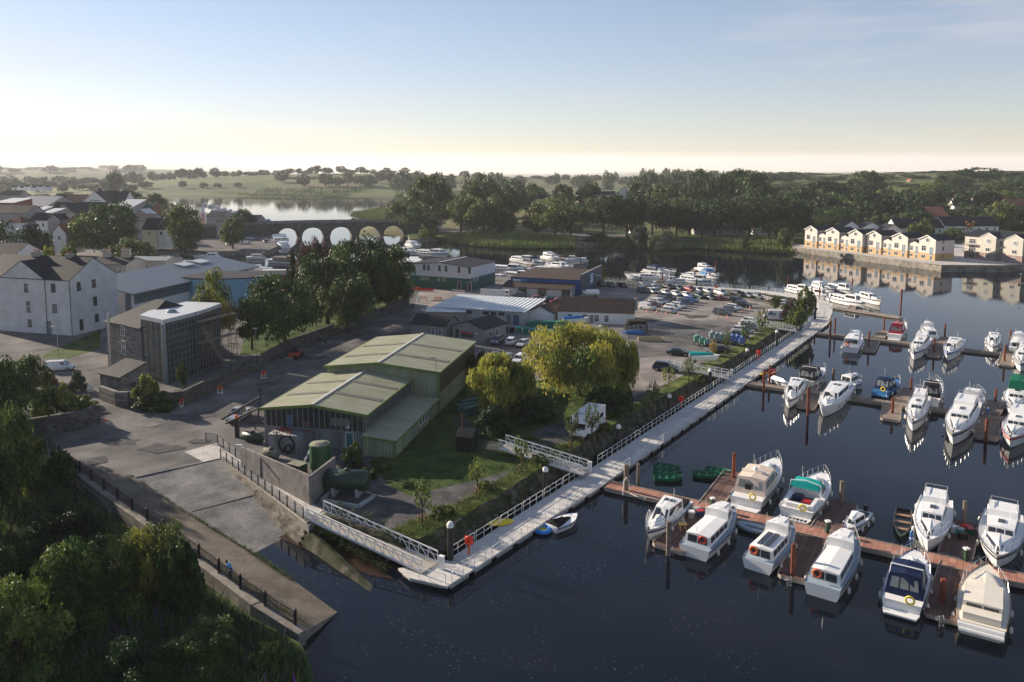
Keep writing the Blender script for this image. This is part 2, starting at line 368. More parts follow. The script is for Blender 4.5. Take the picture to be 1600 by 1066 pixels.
def ground_z(X, Y):
    if Y < 330 or (X < -100 and Y < 1050): return 2.0
    return max(2.2, gz(X, Y))
hm = MB(); rows = [330 * (1.03 ** i) for i in range(100)]; cols = [i / 60. for i in range(-62, 63)]
vs = []
for Y in rows:
    for c_ in cols:
        X = c_ * (Y + 100); 
        land = not (X < -100 and Y < 1120)
        vs.append((X, Y, gz(X, Y) if land else -8))
nc = len(cols)
hm.add(vs, [(i * nc + j, i * nc + j + 1, (i + 1) * nc + j + 1, (i + 1) * nc + j) for i in range(len(rows) - 1) for j in range(nc - 1)])
def fieldmat():
    m, n, l, b = _nt('patchwork_fields'); b.inputs['Roughness'].default_value = .95; b.inputs['Specular IOR Level'].default_value = .1
    g = n.new('ShaderNodeNewGeometry'); mp = n.new('ShaderNodeMapping'); l.new(g.outputs['Position'], mp.inputs[0]); mp.inputs['Scale'].default_value = (.006, .0045, 0); mp.inputs['Rotation'].default_value = (0, 0, .4)
    vo = n.new('ShaderNodeTexVoronoi'); l.new(mp.outputs[0], vo.inputs['Vector']); vo.inputs['Scale'].default_value = 1
    r = n.new('ShaderNodeValToRGB'); s = n.new('ShaderNodeSeparateXYZ'); l.new(vo.outputs['Color'], s.inputs[0]); l.new(s.outputs[0], r.inputs[0])
    e = r.color_ramp.elements; e[0].color = (.05, .075, .028, 1); e[1].color = (.12, .115, .055, 1); q = e.new(.4); q.color = (.085, .11, .04, 1); q = e.new(.7); q.color = (.11, .12, .05, 1)
    t = n.new('ShaderNodeTexNoise'); t.inputs['Scale'].default_value = .04; t.inputs['Detail'].default_value = 8; l.new(g.outputs['Position'], t.inputs['Vector'])
    mr = n.new('ShaderNodeMapRange'); l.new(t.outputs['Fac'], mr.inputs[0]); mr.inputs[3].default_value = .6; mr.inputs[4].default_value = 1.4
    x = n.new('ShaderNodeVectorMath'); x.operation = 'SCALE'; l.new(r.outputs[0], x.inputs[0]); l.new(mr.outputs[0], x.inputs['Scale']); l.new(x.outputs[0], b.inputs['Base Color'])
    return m
tag(hm.build('hills', fieldmat(), smooth=True), kind='structure')
# ---- surfaces laid on the town bank
def lay(name, pts, m, z=ZG, dz=.006): return sheet(name, px(pts, z + dz), z + dz, m)
lay('car_park', [(655, 455), (760, 440), (940, 444), (1000, 449), (1120, 459), (1218, 478), (1232, 500), (1178, 536), (1060, 606), (985, 650), (905, 590), (760, 590), (640, 500)], G_CARP, dz=.012)
lay('yard_asphalt', [(985, 516), (1075, 500), (1175, 505), (1163, 543), (1000, 560), (980, 530)], G_ASPH, dz=.02)
lay('yard_asphalt', [(735, 530), (830, 535), (880, 560), (880, 600), (745, 600)], G_ASPH, dz=.02)
lay('town_yard', [(-100, 560), (0, 520), (110, 535), (160, 560), (160, 600), (60, 620), (-100, 640)], G_ASPH, dz=.012)
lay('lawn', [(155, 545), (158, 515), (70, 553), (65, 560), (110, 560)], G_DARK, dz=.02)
lay('park_grass', [(375, 555), (400, 470), (520, 440), (640, 440), (640, 462), (560, 505), (440, 550)], G_DARK, dz=.02)
lay('gravel_yard', [(508, 803), (600, 832), (655, 841), (780, 771), (900, 698), (890, 650), (700, 640), (560, 720)], G_GRAV, dz=.012)
lay('yard_grass', [(575, 722), (610, 760), (640, 775), (800, 735), (850, 690), (800, 660), (740, 600), (735, 560), (725, 600), (640, 690)], G_DARK, dz=.02)
lay('willow_grass', [(735, 640), (750, 600), (880, 592), (985, 604), (990, 622), (900, 655), (860, 662), (800, 690), (760, 680)], G_DARK, dz=.024)
lay('path', [(705, 655), (725, 650), (765, 688), (850, 690), (985, 622), (1040, 600), (1062, 606), (985, 650), (905, 692), (850, 702), (760, 705)], G_GRAV, dz=.03)
lay('verge', [(600, 833), (655, 842), (700, 820), (775, 775), (850, 728), (925, 683), (1000, 640), (1100, 585), (1180, 538), (1236, 500), (1243, 484), (1222, 478), (1222, 498), (1160, 535), (1075, 582), (975, 640), (905, 690), (850, 700), (790, 745), (690, 800), (640, 815)], G_VERGE, dz=.036)
for a_, b_ in (((213, 746, 1.96), (343, 718, 1.96)), ((300, 800, 1.0), (416, 769, 1.02))):
    m = MB(); m.bar(P(*a_), P(*b_), .07, .09); tag(m.build('slab_joint', mat('dark_joint', (.03, .03, .03), .9)), kind='structure')
# the slipway running down into the water, and the promenade sloping beside it
def strip(name, rows3, m_, z_=0, skirt=None, ms=None):
    s = MB(); k = len(rows3[0]); vs = [P(*q) + V(0, 0, z_) for r in rows3 for q in r]
    s.add(vs, [(i * k + j, (i + 1) * k + j, (i + 1) * k + j + 1, i * k + j + 1) for i in range(len(rows3) - 1) for j in range(k - 1)], 0)
    if skirt is not None:
        for j in (0, k - 1):
            for i in range(len(rows3) - 1): p, q = vs[i * k + j], vs[(i + 1) * k + j]; s.add([p, q, (q.x, q.y, skirt), (p.x, p.y, skirt)], [(0, 1, 2, 3)], 1)
        e = vs[-k:]
        for j in range(k - 1): s.add([e[j], e[j + 1], (e[j + 1].x, e[j + 1].y, skirt), (e[j].x, e[j].y, skirt)], [(0, 1, 2, 3)], 1)
    return tag(s.build(name, [m_, ms or m_]), kind='structure')
strip('slipway', [[(200, 742, 2), (345, 716, 2)], [(300, 806, .95), (418, 772, .95)], [(392, 862, .03), (478, 818, .03)], [(470, 920, -1), (600, 900, -1)]], G_CONC, .008)
strip('promenade', [[(75, 706, 2), (200, 742, 2)], [(150, 762, 2), (215, 751, 2)], [(312, 878, 1.75), (300, 806, 1.15)], [(400, 943, 1.5), (392, 862, .55)], [(440, 970, 1.2), (460, 908, .35)], [(472, 990, .9), (527, 957, .06)]], G_PATH, .012, -1, G_WALL)
strip('mud_shelf', [[(430, 838, .04), (478, 818, .03)], [(500, 868, .04), (545, 858, .04)], [(575, 898, .03), (618, 906, .03)]], mat('wet_brown_mud', (.035, .02, .012), .25, var=.5, sc=1.2, bump=.8, bsc=2.5, coord='World'))
g7 = random.Random(21); PATCH = groundmat('tar_patch', [(.06, .06, .062), (.08, .08, .08), (.10, .098, .095)], .6); PATCHL = groundmat('pale_patch', [(.13, .125, .12), (.16, .155, .15), (.2, .19, .18)], .6)
for i, (x, y, s_) in enumerate([(230, 665, 2.2), (300, 650, 3), (190, 690, 2.6), (360, 620, 3.4), (420, 600, 2.4), (480, 560, 4), (540, 535, 3), (250, 700, 3), (150, 720, 2.4), (590, 515, 4), (310, 690, 1.6), (700, 470, 5), (640, 490, 4), (1000, 500, 5), (1100, 510, 4), (1060, 520, 6), (1090, 495, 4), (960, 470, 6), (1190, 480, 4), (400, 660, 2)]):
    c = P(x, y, 2); n = 9; sheet('road_patch', [V(c.x + s_ * math.cos(a * .698) * g7.uniform(.5, 1.3), c.y + s_ * .6 * math.sin(a * .698) * g7.uniform(.5, 1.3), 0) for a in range(n)], 2.03 + .003 * i, PATCH if i % 3 else PATCHL)
# sloping bank from the yard down to the water
b = MB(); n_ = len(bank_top); rng = random.Random(3)
top = [p + V(0, 0, .01) for p in bank_top]; sub = []
def resamp(pl, m):
    L = [0]
    for i in range(1, len(pl)): L.append(L[-1] + (pl[i] - pl[i - 1]).length)
    out = []
    for k in range(m):
        d = L[-1] * k / (m - 1); i = 0
        while i < len(L) - 2 and L[i + 1] < d: i += 1
        f_ = (d - L[i]) / max(1e-6, L[i + 1] - L[i]); out.append(pl[i].lerp(pl[i + 1], f_))
    return out
seg = []
for i in range(n_ - 1):
    m_ = max(2, int((top[i + 1] - top[i]).length / 1.2))
    for k in range(m_): seg.append((top[i].lerp(top[i + 1], k / m_), bank_low[i].lerp(bank_low[i + 1], k / m_)))
seg.append((top[-1], bank_low[-1]))
rows_ = [0, .15, .35, .55, .75, 1.0]; vs = []
for a_, b_ in seg:
    for j, t_ in enumerate(rows_):
        q = a_.lerp(b_, t_)
        if 0 < j: q = q + V(rng.uniform(-.25, .25), rng.uniform(-.25, .25), rng.uniform(-.12, .18) + .35 * math.sin(math.pi * t_))
        vs.append(q)
k_ = len(rows_)
b.add(vs, [(i * k_ + j, i * k_ + j + 1, (i + 1) * k_ + j + 1, (i + 1) * k_ + j) for i in range(len(seg) - 1) for j in range(k_ - 1)])
tag(b.build('bank', G_BANK), kind='structure')
# low ground left of the promenade wall
lowp = [P(-300, 690, .7), P(40, 705, .7), P(80, 740, .7), P(160, 795, .7), P(312, 905, .7), P(400, 968, .7), P(470, 1005, .7), P(486, 1040, .7), P(492, 1090, .7), P(470, 1300, .7), P(-500, 1300, .7)]
sheet('riverside', lowp, .7, G_DARK, skirt=-1)
# beyond the river: shore road and reeds
sheet('shore_lawn_painted_shade', px([(560, 339), (640, 344), (1060, 345), (1240, 360), (1262, 384), (1205, 386), (1100, 379), (960, 377), (898, 380), (760, 373), (672, 371), (640, 369), (632, 352), (612, 341)], 2.22), 2.22, G_DARK)  # dark green lawn; its darkness also paints in the shade under the trees
sheet('shore_road', px([(640, 350), (700, 357), (800, 361), (900, 364), (1000, 366), (1060, 373), (1180, 375), (1245, 380), (1245, 386), (1130, 383), (1080, 380), (1000, 371), (924, 368), (915, 380), (900, 380), (905, 368), (800, 366), (700, 363), (640, 357)], 2.25), 2.25, G_ASPH)
sheet('quay', px([(1240, 383), (1237, 385.5), (1471, 414), (1566, 414.5), (1720, 409), (1720, 395), (1500, 380)], 2.5), 2.5, G_PALE, skirt=-1, mskirt=G_WALL)
# ================================================================ trees and plants
def leafmesh(name, centers, radii, per, size, mats, seed=0, droop=0.0, squash=0.85, inner=0.25, elong=1.0, pick=None):
    """leaves scattered over the outside of many clumps: small quads, tilted at random"""
    g = np.random.RandomState(seed); V_ = []; MI = []
    centers = np.array(centers, float); radii = np.array(radii, float)
    for ci in range(len(centers)):
        k = max(4, int(per * radii[ci] ** 2))
        d = g.normal(size=(k, 3)); d /= np.linalg.norm(d, axis=1)[:, None]
        d[:, 2] = np.where(d[:, 2] < -.35, -d[:, 2] * .6, d[:, 2])
        rr = radii[ci] * np.where(g.rand(k) < inner, g.rand(k) * .8, .82 + .3 * g.rand(k))
        p = centers[ci] + d * rr[:, None] * np.array([1, 1, squash])
        if droop: p[:, 2] -= droop * g.rand(k) ** 2 * (1 - d[:, 2])
        nrm = d * .6 + g.normal(size=(k, 3)) * .55 + np.array([0, 0, .35]); nrm /= np.linalg.norm(nrm, axis=1)[:, None]
        t = np.cross(nrm, g.normal(size=(k, 3))); t /= np.linalg.norm(t, axis=1)[:, None] + 1e-9
        if droop: t = t * .4 + np.array([0, 0, -1.]) * .8; t /= np.linalg.norm(t, axis=1)[:, None]
        b_ = np.cross(nrm, t); s_ = (size * (.6 + .8 * g.rand(k)))[:, None]
        V_.append(np.stack([p - t * s_ * elong - b_ * s_ * .15, p + b_ * s_ * .62, p + t * s_ * elong, p - b_ * s_ * .62 + t * s_ * .1], 1))
        mi = np.full(k, 0 if pick is None else pick(g, ci, len(centers))); fl = g.rand(k) < .12; mi[fl] = g.randint(0, len(mats), fl.sum()); MI.append(mi)
    V_ = np.concatenate(V_).reshape(-1, 3); MI = np.concatenate(MI); nf = len(MI)
    me = bpy.data.meshes.new(name); me.vertices.add(len(V_)); me.vertices.foreach_set('co', V_.ravel())
    me.loops.add(nf * 4); me.loops.foreach_set('vertex_index', np.arange(nf * 4)); me.polygons.add(nf)
    me.polygons.foreach_set('loop_start', np.arange(nf) * 4); me.polygons.foreach_set('loop_total', np.full(nf, 4))
    for m in mats: me.materials.append(m)
    me.polygons.foreach_set('material_index', MI.astype(int)); me.update(calc_edges=True); return me
L_D = leafmat('leaf_dark_green', (.018, .042, .011), (.036, .072, .018))
L_M = leafmat('leaf_mid_green', (.04, .075, .016), (.08, .125, .028))
L_Y = leafmat('leaf_yellow_green', (.11, .15, .025), (.20, .22, .045))
L_G = leafmat('leaf_golden', (.26, .25, .045), (.44, .38, .08), tr=.4)
L_P = leafmat('leaf_copper', (.045, .018, .02), (.08, .03, .03))
L_S = leafmat('leaf_silver', (.07, .09, .06), (.13, .15, .10))
L_O = leafmat('leaf_autumn', (.22, .10, .03), (.34, .19, .05))
L_B = leafmat('leaf_blackish', (.010, .022, .008), (.018, .036, .012))
BARK = mat('bark', (.075, .06, .045), .95, var=.35, sc=4, bump=.5)
def crown_pts(kind, g, n):
    c = []; r = []
    while len(c) < n:
        x, y, z = g.uniform(-1, 1), g.uniform(-1, 1), g.uniform(0, 1)
        if kind == 'round':
            q = x * x + y * y + ((z - .5) / .5) ** 2
            if q > 1 or q < g.uniform(0, .75): continue
            if z < .16 and g.random() < .6: continue
        elif kind == 'tall':
            w = math.sin(math.pi * min(1, z * .86 + .14)) ** .6
            if x * x + y * y > w * w or x * x + y * y < .3 * w * w * g.random(): continue
        elif kind == 'cone':
            w = (1 - z) ** .8 * .95 + .05
            if math.hypot(x, y) > w or math.hypot(x, y) < .55 * w: continue
        elif kind == 'column':
            w = min(1, 1.3 * (1 - z) ** .5, .6 + z * 1.2)
            if math.hypot(x, y) > w: continue
        elif kind == 'low':
            if x * x + y * y + z * z > 1 or x * x + y * y + z * z < .35 * g.random(): continue
        c.append((x * .86, y * .86, z * .9 + .04)); r.append(g.uniform(.13, .27) * (1.0 if kind != 'cone' else .62) * (1.15 - .3 * z))
    return c, r
PROTO = {}
def crown(kind, seed, pal, dens, size):
    key = (kind, seed, pal, dens)
    if key in PROTO: return PROTO[key]
    g = random.Random(seed * 7 + 1); n = {'round': 62, 'tall': 58, 'cone': 90, 'column': 46, 'low': 44}[kind]
    c, r = crown_pts(kind, g, n)
    pals = {'dark': [L_D, L_M, L_B], 'mid': [L_M, L_D, L_Y], 'yellow': [L_Y, L_M, L_D], 'gold': [L_G, L_Y, L_G, L_M], 'copper': [L_P, L_D], 'silver': [L_S, L_M], 'black': [L_B, L_D], 'autumn': [L_O, L_Y]}[pal]
    me = leafmesh('crown', c, r, dens, size, pals, seed, droop=.22 if pal == 'gold' else 0,
                  pick=lambda g_, i, n_: g_.choice(len(pals), p=([.62, .26, .12] if len(pals) == 3 else ([.5, .2, .2, .1] if len(pals) == 4 else [.75, .25]))), elong=1.35 if pal == 'gold' else 1.0)
    PROTO[key] = me; return me
TRK = {}
def trunkmesh(seed):
    if seed in TRK: return TRK[seed]
    g = random.Random(seed); b = MB(); b.tube([(0, 0, -.02), (g.uniform(-.01, .01), .01, .25), (.01, 0, .5), (0, 0, .72)], .05, 7, taper=.022)
    for i in range(6):
        a = i * 1.1 + g.random(); z0 = g.uniform(.2, .5); r_ = g.uniform(.2, .42)
        b.tube([(0, 0, z0), (math.cos(a) * r_ * .5, math.sin(a) * r_ * .5, z0 + .16), (math.cos(a) * r_, math.sin(a) * r_, z0 + .36)], .022, 5, taper=.007)
    me = bpy.data.meshes.new('trunk'); me.from_pydata(b.v, [], b.f); me.materials.append(BARK); me.polygons.foreach_set('use_smooth', [True] * len(b.f)); me.update(); TRK[seed] = me; return me
def tree_at(base, w, h, kind='round', pal='dark', seed=0, dens=1400, size=.045, name='tree', label=None, cat='tree', group=None, low=None):
    root = empty(name, base, random.uniform(0, 6.28), label, cat, group)
    low = {'round': .2, 'tall': .12, 'cone': .05, 'column': .03, 'low': -.02}[kind] if low is None else low
    cr = bpy.data.objects.new('crown', crown(kind, seed, pal, dens, size)); C.objects.link(cr); cr.parent = root
    cr.location = (0, 0, h * low); cr.scale = (w / 2, w / 2, h * (1 - low))
    tk = bpy.data.objects.new('trunk', trunkmesh(seed % 4)); C.objects.link(tk); tk.parent = root
    t_ = max(.5, min(1.6, w / 8)); tk.scale = (h * .55 * t_ ** .3, h * .55 * t_ ** .3, h * .95)
    return root
def tree(x, ytop, D, w, **k):
    """a tree whose top shows at photo pixel (x, ytop), standing D metres ahead; w metres wide"""
    t = PD(x, ytop, D); g0 = ground_z(t.x, t.y) if k.get('z') is None else k.pop('z')
    k.pop('z', None)
    h = max(2.0, t.z - g0); return tree_at(V(t.x, t.y, g0), w, h, **k)
def treeb(x, ybase, z, ytop, w, **k):
    b_ = P(x, ybase, z); t = PD(x, ytop, b_.y); return tree_at(b_, w, max(.6, t.z - z), **k)
# --- the big row of dark trees beyond the road wall, nearest first (base pixel, top pixel)
def wpx(w, b): return w * b / F
NT = [  # x, ybase, ytop, width in px, kind, pal, label
 (446, 545, 428, 104, 'round', 'mid', 'broad yellow-green tree at the near end of the park row, right beside the scaffolding'),
 (335, 548, 425, 62, 'tall', 'yellow', 'pale green tree rising between the glass tower roof and the grey roofed hall'),
 (394, 545, 470, 50, 'round', 'mid', 'small round tree behind the scaffolding tower'),
 (512, 505, 385, 96, 'tall', 'dark', 'tall dark tree in the middle of the park row, second from the near end'),
 (468, 470, 384, 40, 'column', 'black', 'narrow black-green cypress in front of the bridge piers'),
 (496, 480, 379, 56, 'round', 'copper', 'copper leaved purple tree beside the dark cypress'),
 (560, 487, 370, 104, 'tall', 'dark', 'tallest dark green tree of the park row, hiding the fourth bridge arch'),
 (606, 478, 372, 78, 'tall', 'mid', 'tall green tree at the park row far end, beside the white and green building'),
 (612, 485, 425, 56, 'round', 'dark', 'low dark tree over the end of the stone road wall'),
 (545, 520, 430, 84, 'round', 'dark', 'dense dark tree leaning over the stone road wall near its bend'),
 (425, 478, 430, 14, 'column', 'dark', 'slim dark conifer in front of the red panel of the clinic'),
]
for i, (x, yb, yt, w, kd, pl, lb) in enumerate(NT):
    bb = P(x, yb, 2.2); treeb(x, yb, 2.2, yt, wpx(w * (1.22 if w > 50 else 1), bb.y), kind=kd, pal=pl, seed=i, dens=6000 if w > 50 else 2500, size=.026 if w > 50 else .04, label=lb, group='trees in the park beyond the road wall', low=.1)
# --- the golden willows in the yard
treeb(905, 618, 2, 510, wpx(190, P(905, 628, 2).y), kind='round', pal='gold', seed=21, dens=9000, size=.021, name='willow_tree', label='large golden green willow spreading over the parked cars, the bigger of two', group='golden willows in the boatyard', low=.14)
treeb(783, 648, 2, 556, wpx(112, P(783, 645, 2).y), kind='round', pal='gold', seed=22, dens=8000, size=.027, name='willow_tree', label='smaller golden green willow beside the green shed', group='golden willows in the boatyard', low=.12)
treeb(965, 612, 2, 527, wpx(72, P(965, 612, 2).y), kind='round', pal='gold', seed=23, dens=6000, size=.032, name='willow_tree', label='darker willow crown at the right end of the golden clump', group='golden willows in the boatyard', low=.06)
for x, yb, yt, w, pl, lb in [(745, 600, 545, 46, 'black', 'dark bush between the green shed and the smaller willow'), (765, 680, 628, 70, 'dark', 'rough dark shrub at the foot of the smaller willow'),
        (835, 655, 618, 90, 'dark', 'dark undergrowth bush below the big willow, behind the camper van'), (950, 645, 600, 80, 'dark', 'dark bush below the right end of the big willow'),
        (600, 735, 722, 36, 'mid', 'low scrub at the corner of the green annex'), (575, 745, 730, 40, 'dark', 'dark scrub between the annex and the fuel tank'), (640, 760, 751, 30, 'yellow', 'small yellow-green weed clump on the gravel edge'), (690, 805, 786, 44, 'yellow', 'sunlit weed mound behind the nearest sapling'), (760, 765, 751, 34, 'mid', 'weed mound on the verge near the second sapling'), (845, 722, 708, 40, 'mid', 'green weed mound under the middle gangway'), (940, 672, 660, 34, 'yellow', 'yellow weed mound on the verge below the camper van'), (1090, 595, 585, 24, 'mid', 'weed mound right of the third gangway start'),
        (550, 728, 690, 40, 'mid', 'small green bush beside the concrete yard wall, by the green tank')]:
    treeb(x, yb, 2, yt, wpx(w, P(x, yb, 2).y), kind='low', pal=pl, seed=31 + int(x) % 3, dens=3000, size=.05, name='bush', cat='bush', label=lb)
# --- bushes and trees at the near left
NL = [(-5, 700, 2, 552, 125, 'tall', 'mid', 'big shaded bushy tree at the left edge above the stone wall'), (20, 790, .7, 640, 105, 'round', 'mid', 'leafy tree with lit tips standing behind the iron railing'),
 (-40, 860, .7, 620, 150, 'tall', 'dark', 'tall dark tree cut by the left edge of the view'), (130, 980, .7, 838, 190, 'low', 'yellow', 'broad pale topped bush catching the sun below the railing'),
 (35, 1060, .7, 905, 200, 'low', 'yellow', 'rounded green bush in the bottom left corner'), (245, 935, .7, 805, 110, 'tall', 'mid', 'upright green bush growing against the promenade railing'),
 (285, 960, .7, 850, 70, 'round', 'dark', 'dark bush pressed against the railing beside the walker in blue'), (190, 900, .7, 850, 90, 'low', 'dark', 'low dark bush behind the pale topped bush'),
 (90, 655, 2, 600, 70, 'low', 'yellow', 'sunlit yellow green shrub by the white sign on the left wall'), (40, 640, 2, 560, 90, 'round', 'mid', 'green shrub beside the lamp post and the white van'),
 (122, 610, 2, 580, 30, 'low', 'silver', 'round pale shrub near the low stone outhouse'), (75, 600, 2, 581, 34, 'low', 'autumn', 'low orange leaved hedge bush in front of the white van'),
 (228, 635, 2, 585, 42, 'round', 'yellow', 'yellow green bush at the corner of the stone house'), (245, 640, 2, 612, 70, 'low', 'dark', 'dark spreading shrub along the foot of the stone road wall'),
 (285, 603, 2.5, 565, 20, 'column', 'mid', 'narrow green bush growing against the tall glass wall'), (120, 640, 2, 615, 60, 'low', 'yellow', 'bright low shrubs along the top of the left stone wall'),
 (92, 765, .7, 705, 60, 'round', 'dark', 'dark hanging bush below the near end of the iron railing'), (100, 860, .7, 780, 120, 'low', 'black', 'black shaded thicket halfway down the riverside'), (330, 1040, .7, 965, 130, 'low', 'mid', 'bushy green nettle clump below the promenade wall end'), (230, 1075, .7, 985, 150, 'low', 'dark', 'dark green bramble mound at the bottom of the view'), (425, 1050, .7, 1000, 70, 'low', 'mid', 'small green clump at the foot of the promenade wall by the water'),
 (10, 960, .7, 820, 120, 'low', 'black', 'very dark bush at the left edge under the trees')]
for i, (x, yb, z, yt, w, kd, pl, lb) in enumerate(NL):
    bb = P(x, yb, z); treeb(x, yb, z, yt, wpx(w, bb.y), kind=kd, pal=pl, seed=40 + i, dens=6500 if w > 80 else 2600, size=.026 if w > 80 else .06, name='bush' if kd == 'low' or w < 60 else 'tree', cat='bush' if kd == 'low' or w < 60 else 'tree', label=lb, low=.0 if kd == 'low' else .03)
# --- town trees on the left, middle distance
TT = [(160, 318, 330, 30, 'round', 'mid', 'huge spreading tree in the middle of the town'), (20, 346, 300, 26, 'round', 'dark', 'dark rounded tree at the left edge of the town'), (206, 372, 285, 16, 'round', 'mid', 'low round tree in front of the yellow house'),
 (66, 360, 300, 7, 'column', 'dark', 'small conifer beside the white gabled house in town'), (287, 321, 345, 18, 'round', 'mid', 'tall rounded tree by the quay car park'), (362, 340, 365, 12, 'round', 'mid', 'round tree at the town end of the bridge'),
 (290, 357, 350, 9, 'low', 'silver', 'small pale bush below the tall quay tree'), (205, 297, 640, 22, 'round', 'dark', 'tree behind the long white hall in town'), (240, 303, 620, 22, 'round', 'dark', 'tree at the lake end of the town, nearer the hall'),
 (222, 308, 600, 14, 'round', 'mid', 'small tree between the lakeside roofs'), (380, 327, 440, 14, 'round', 'dark', 'dark tree by the boat moorings above the bridge'), (270, 318, 520, 20, 'round', 'mid', 'tree along the lake shore promenade'),
 (178, 266, 1080, 22, 'round', 'dark', 'lone round tree on the lake meadow above the town'), (100, 301, 760, 30, 'round', 'dark', 'line of low trees behind the town roofs'), (20, 296, 780, 34, 'round', 'dark', 'low tree mass behind the leftmost town roofs')]
for i, (x, yt, D, w, kd, pl, lb) in enumerate(TT): tree(x, yt, D, w, kind=kd, pal=pl, seed=60 + i % 5, dens=3200, size=.035, label=lb, group='trees in the town', low=.06)
for i, (x, yb, yt, w, pl, lb) in enumerate([(75, 405, 386, 40, 'yellow', 'sunlit hedge behind the white block, left of the chimney'), (112, 405, 384, 50, 'yellow', 'sunlit hedge behind the white block, right of the chimney')]):
    tree(x, yt, 215, wpx(w, 215), z=3, kind='low', pal=pl, seed=70 + i, dens=2500, size=.06, name='hedge', cat='hedge', label=lb)
# --- the shore row beyond the river: x, ytop, D, w(px), pal
SR = [(632, 300, 470, 44, 'mid'), (672, 273, 462, 62, 'mid'), (664, 320, 430, 60, 'dark'), (748, 268, 500, 58, 'dark'), (720, 305, 430, 40, 'mid'), (756, 305, 425, 66, 'mid'), (800, 276, 520, 44, 'dark'), (790, 330, 420, 30, 'dark'),
 (868, 308, 415, 74, 'mid'), (893, 318, 425, 50, 'dark'), (944, 304, 420, 60, 'dark'), (980, 300, 425, 70, 'black'), (1020, 306, 430, 60, 'black'), (1058, 320, 425, 55, 'black'), (1098, 330, 420, 50, 'black'),
 (1078, 302, 440, 56, 'dark'), (1118, 307, 418, 60, 'dark'), (1172, 304, 412, 58, 'dark'), (1205, 302, 420, 60, 'dark'), (1240, 310, 412, 54, 'dark'), (1215, 345, 400, 40, 'mid'), (1276, 332, 425, 50, 'dark'), (1305, 320, 440, 56, 'dark'), (838, 330, 440, 40, 'copper')]
for i, (x, yt, D, w, pl) in enumerate(SR):
    tree(x, yt, D, wpx(w * 1.3, D), kind='round' if i % 3 else 'tall', pal=pl, seed=80 + i % 6, dens=2600, size=.032, group='tree row on the shore beyond the river', low=.1 if i % 2 else .2,
         label='%s %s tree, %s from the left in the shore row beyond the river' % ({'mid': 'green', 'dark': 'dark', 'black': 'very dark', 'copper': 'copper leaved'}[pl], 'tall' if yt < 306 else 'lower', ordn(sorted(range(len(SR)), key=lambda j: SR[j][0]).index(i))))
for i, (x, yb, yt, w, kd, pl, lb) in enumerate([(998, 385, 352, 28, 'tall', 'silver', 'pale feathery willow bush on the far waterline'), (1030, 388, 366, 44, 'low', 'silver', 'wide pale grey bush on the far waterline'), (1042, 383, 358, 22, 'tall', 'silver', 'upright pale willow bush right of the wide grey bush'),
   (1224, 392, 356, 24, 'tall', 'mid', 'bushy tree at the left end of the long quay wall'), (1165, 387, 369, 18, 'low', 'dark', 'small dark bush by the shore road'), (985, 382, 368, 24, 'low', 'dark', 'dark bush left of the pale willow bushes'),
   (935, 377, 364, 50, 'low', 'dark', 'low dark hedge right of the far slipway'), (670, 372, 345, 36, 'low', 'mid', 'bushes beside the right end of the bridge'), (640, 350, 332, 40, 'low', 'mid', 'scrub on the reed bank behind the bridge'), (612, 345, 328, 30, 'low', 'mid', 'scrub near the tip of the reed bank behind the bridge')]):
    treeb(x, yb, 2.2, yt, wpx(w, P(x, yb, 2.2).y), kind=kd, pal=pl, seed=90 + i % 4, dens=2200, size=.045, name='bush', cat='bush', label=lb)
# --- behind the shore row and on the right hand hill
g_ = random.Random(11); BG = []
for x, yt, D, w, pl in [(836, 286, 600, 20, 'mid'), (880, 287, 560, 18, 'dark'), (922, 287, 560, 22, 'dark'), (1005, 281, 560, 26, 'dark'), (1040, 286, 540, 30, 'mid'), (1095, 266, 560, 22, 'mid'), (1128, 270, 560, 34, 'mid'), (1165, 264, 590, 40, 'mid'), (1070, 296, 500, 24, 'dark'),
    (1250, 295, 520, 40, 'dark'), (1290, 282, 560, 40, 'dark'), (1320, 300, 500, 36, 'mid'), (1356, 268, 640, 34, 'mid'), (1345, 296, 520, 30, 'black'), (1392, 305, 520, 26, 'dark'), (1420, 298, 540, 30, 'mid'), (1440, 292, 600, 26, 'dark'), (1466, 286, 620, 32, 'mid'), (1490, 270, 700, 34, 'mid'),
    (1532, 262, 760, 48, 'dark'), (1575, 280, 640, 40, 'mid'), (1600, 268, 720, 40, 'dark'), (1570, 322, 480, 34, 'dark'), (1540, 334, 450, 22, 'mid'), (1598, 330, 470, 28, 'mid'), (1495, 356, 400, 14, 'mid'), (1480, 362, 385, 10, 'dark'), (1512, 345, 420, 14, 'autumn'), (1475, 320, 520, 20, 'mid'), (1510, 322, 500, 18, 'dark'),
    (1436, 294, 560, 8, 'cone'), (1392, 285, 600, 7, 'cone'), (1085, 268, 520, 14, 'cone'), (1108, 262, 525, 14, 'cone'), (1424, 300, 480, 22, 'dark'), (1365, 330, 450, 24, 'dark'), (1398, 335, 440, 22, 'dark'), (1430, 330, 430, 20, 'dark'), (1447, 340, 400, 10, 'mid'), (1432, 346, 395, 9, 'mid'), (1640, 320, 470, 40, 'dark'), (1545, 300, 560, 26, 'mid')]:
    BG.append((x, yt, D, w, pl))
BG += [(x, g_.uniform(281, 290), g_.uniform(600, 900), g_.uniform(22, 34), g_.choice(['dark', 'mid'])) for x in range(1210, 1640, 26)]
BG += [(x, g_.uniform(292, 300), g_.uniform(520, 620), g_.uniform(20, 30), g_.choice(['dark', 'mid', 'black'])) for x in range(1180, 1640, 30)]
BG += [(x, g_.uniform(306, 318), g_.uniform(450, 520), g_.uniform(18, 26), g_.choice(['dark', 'mid', 'black'])) for x in range(1225, 1640, 34)]
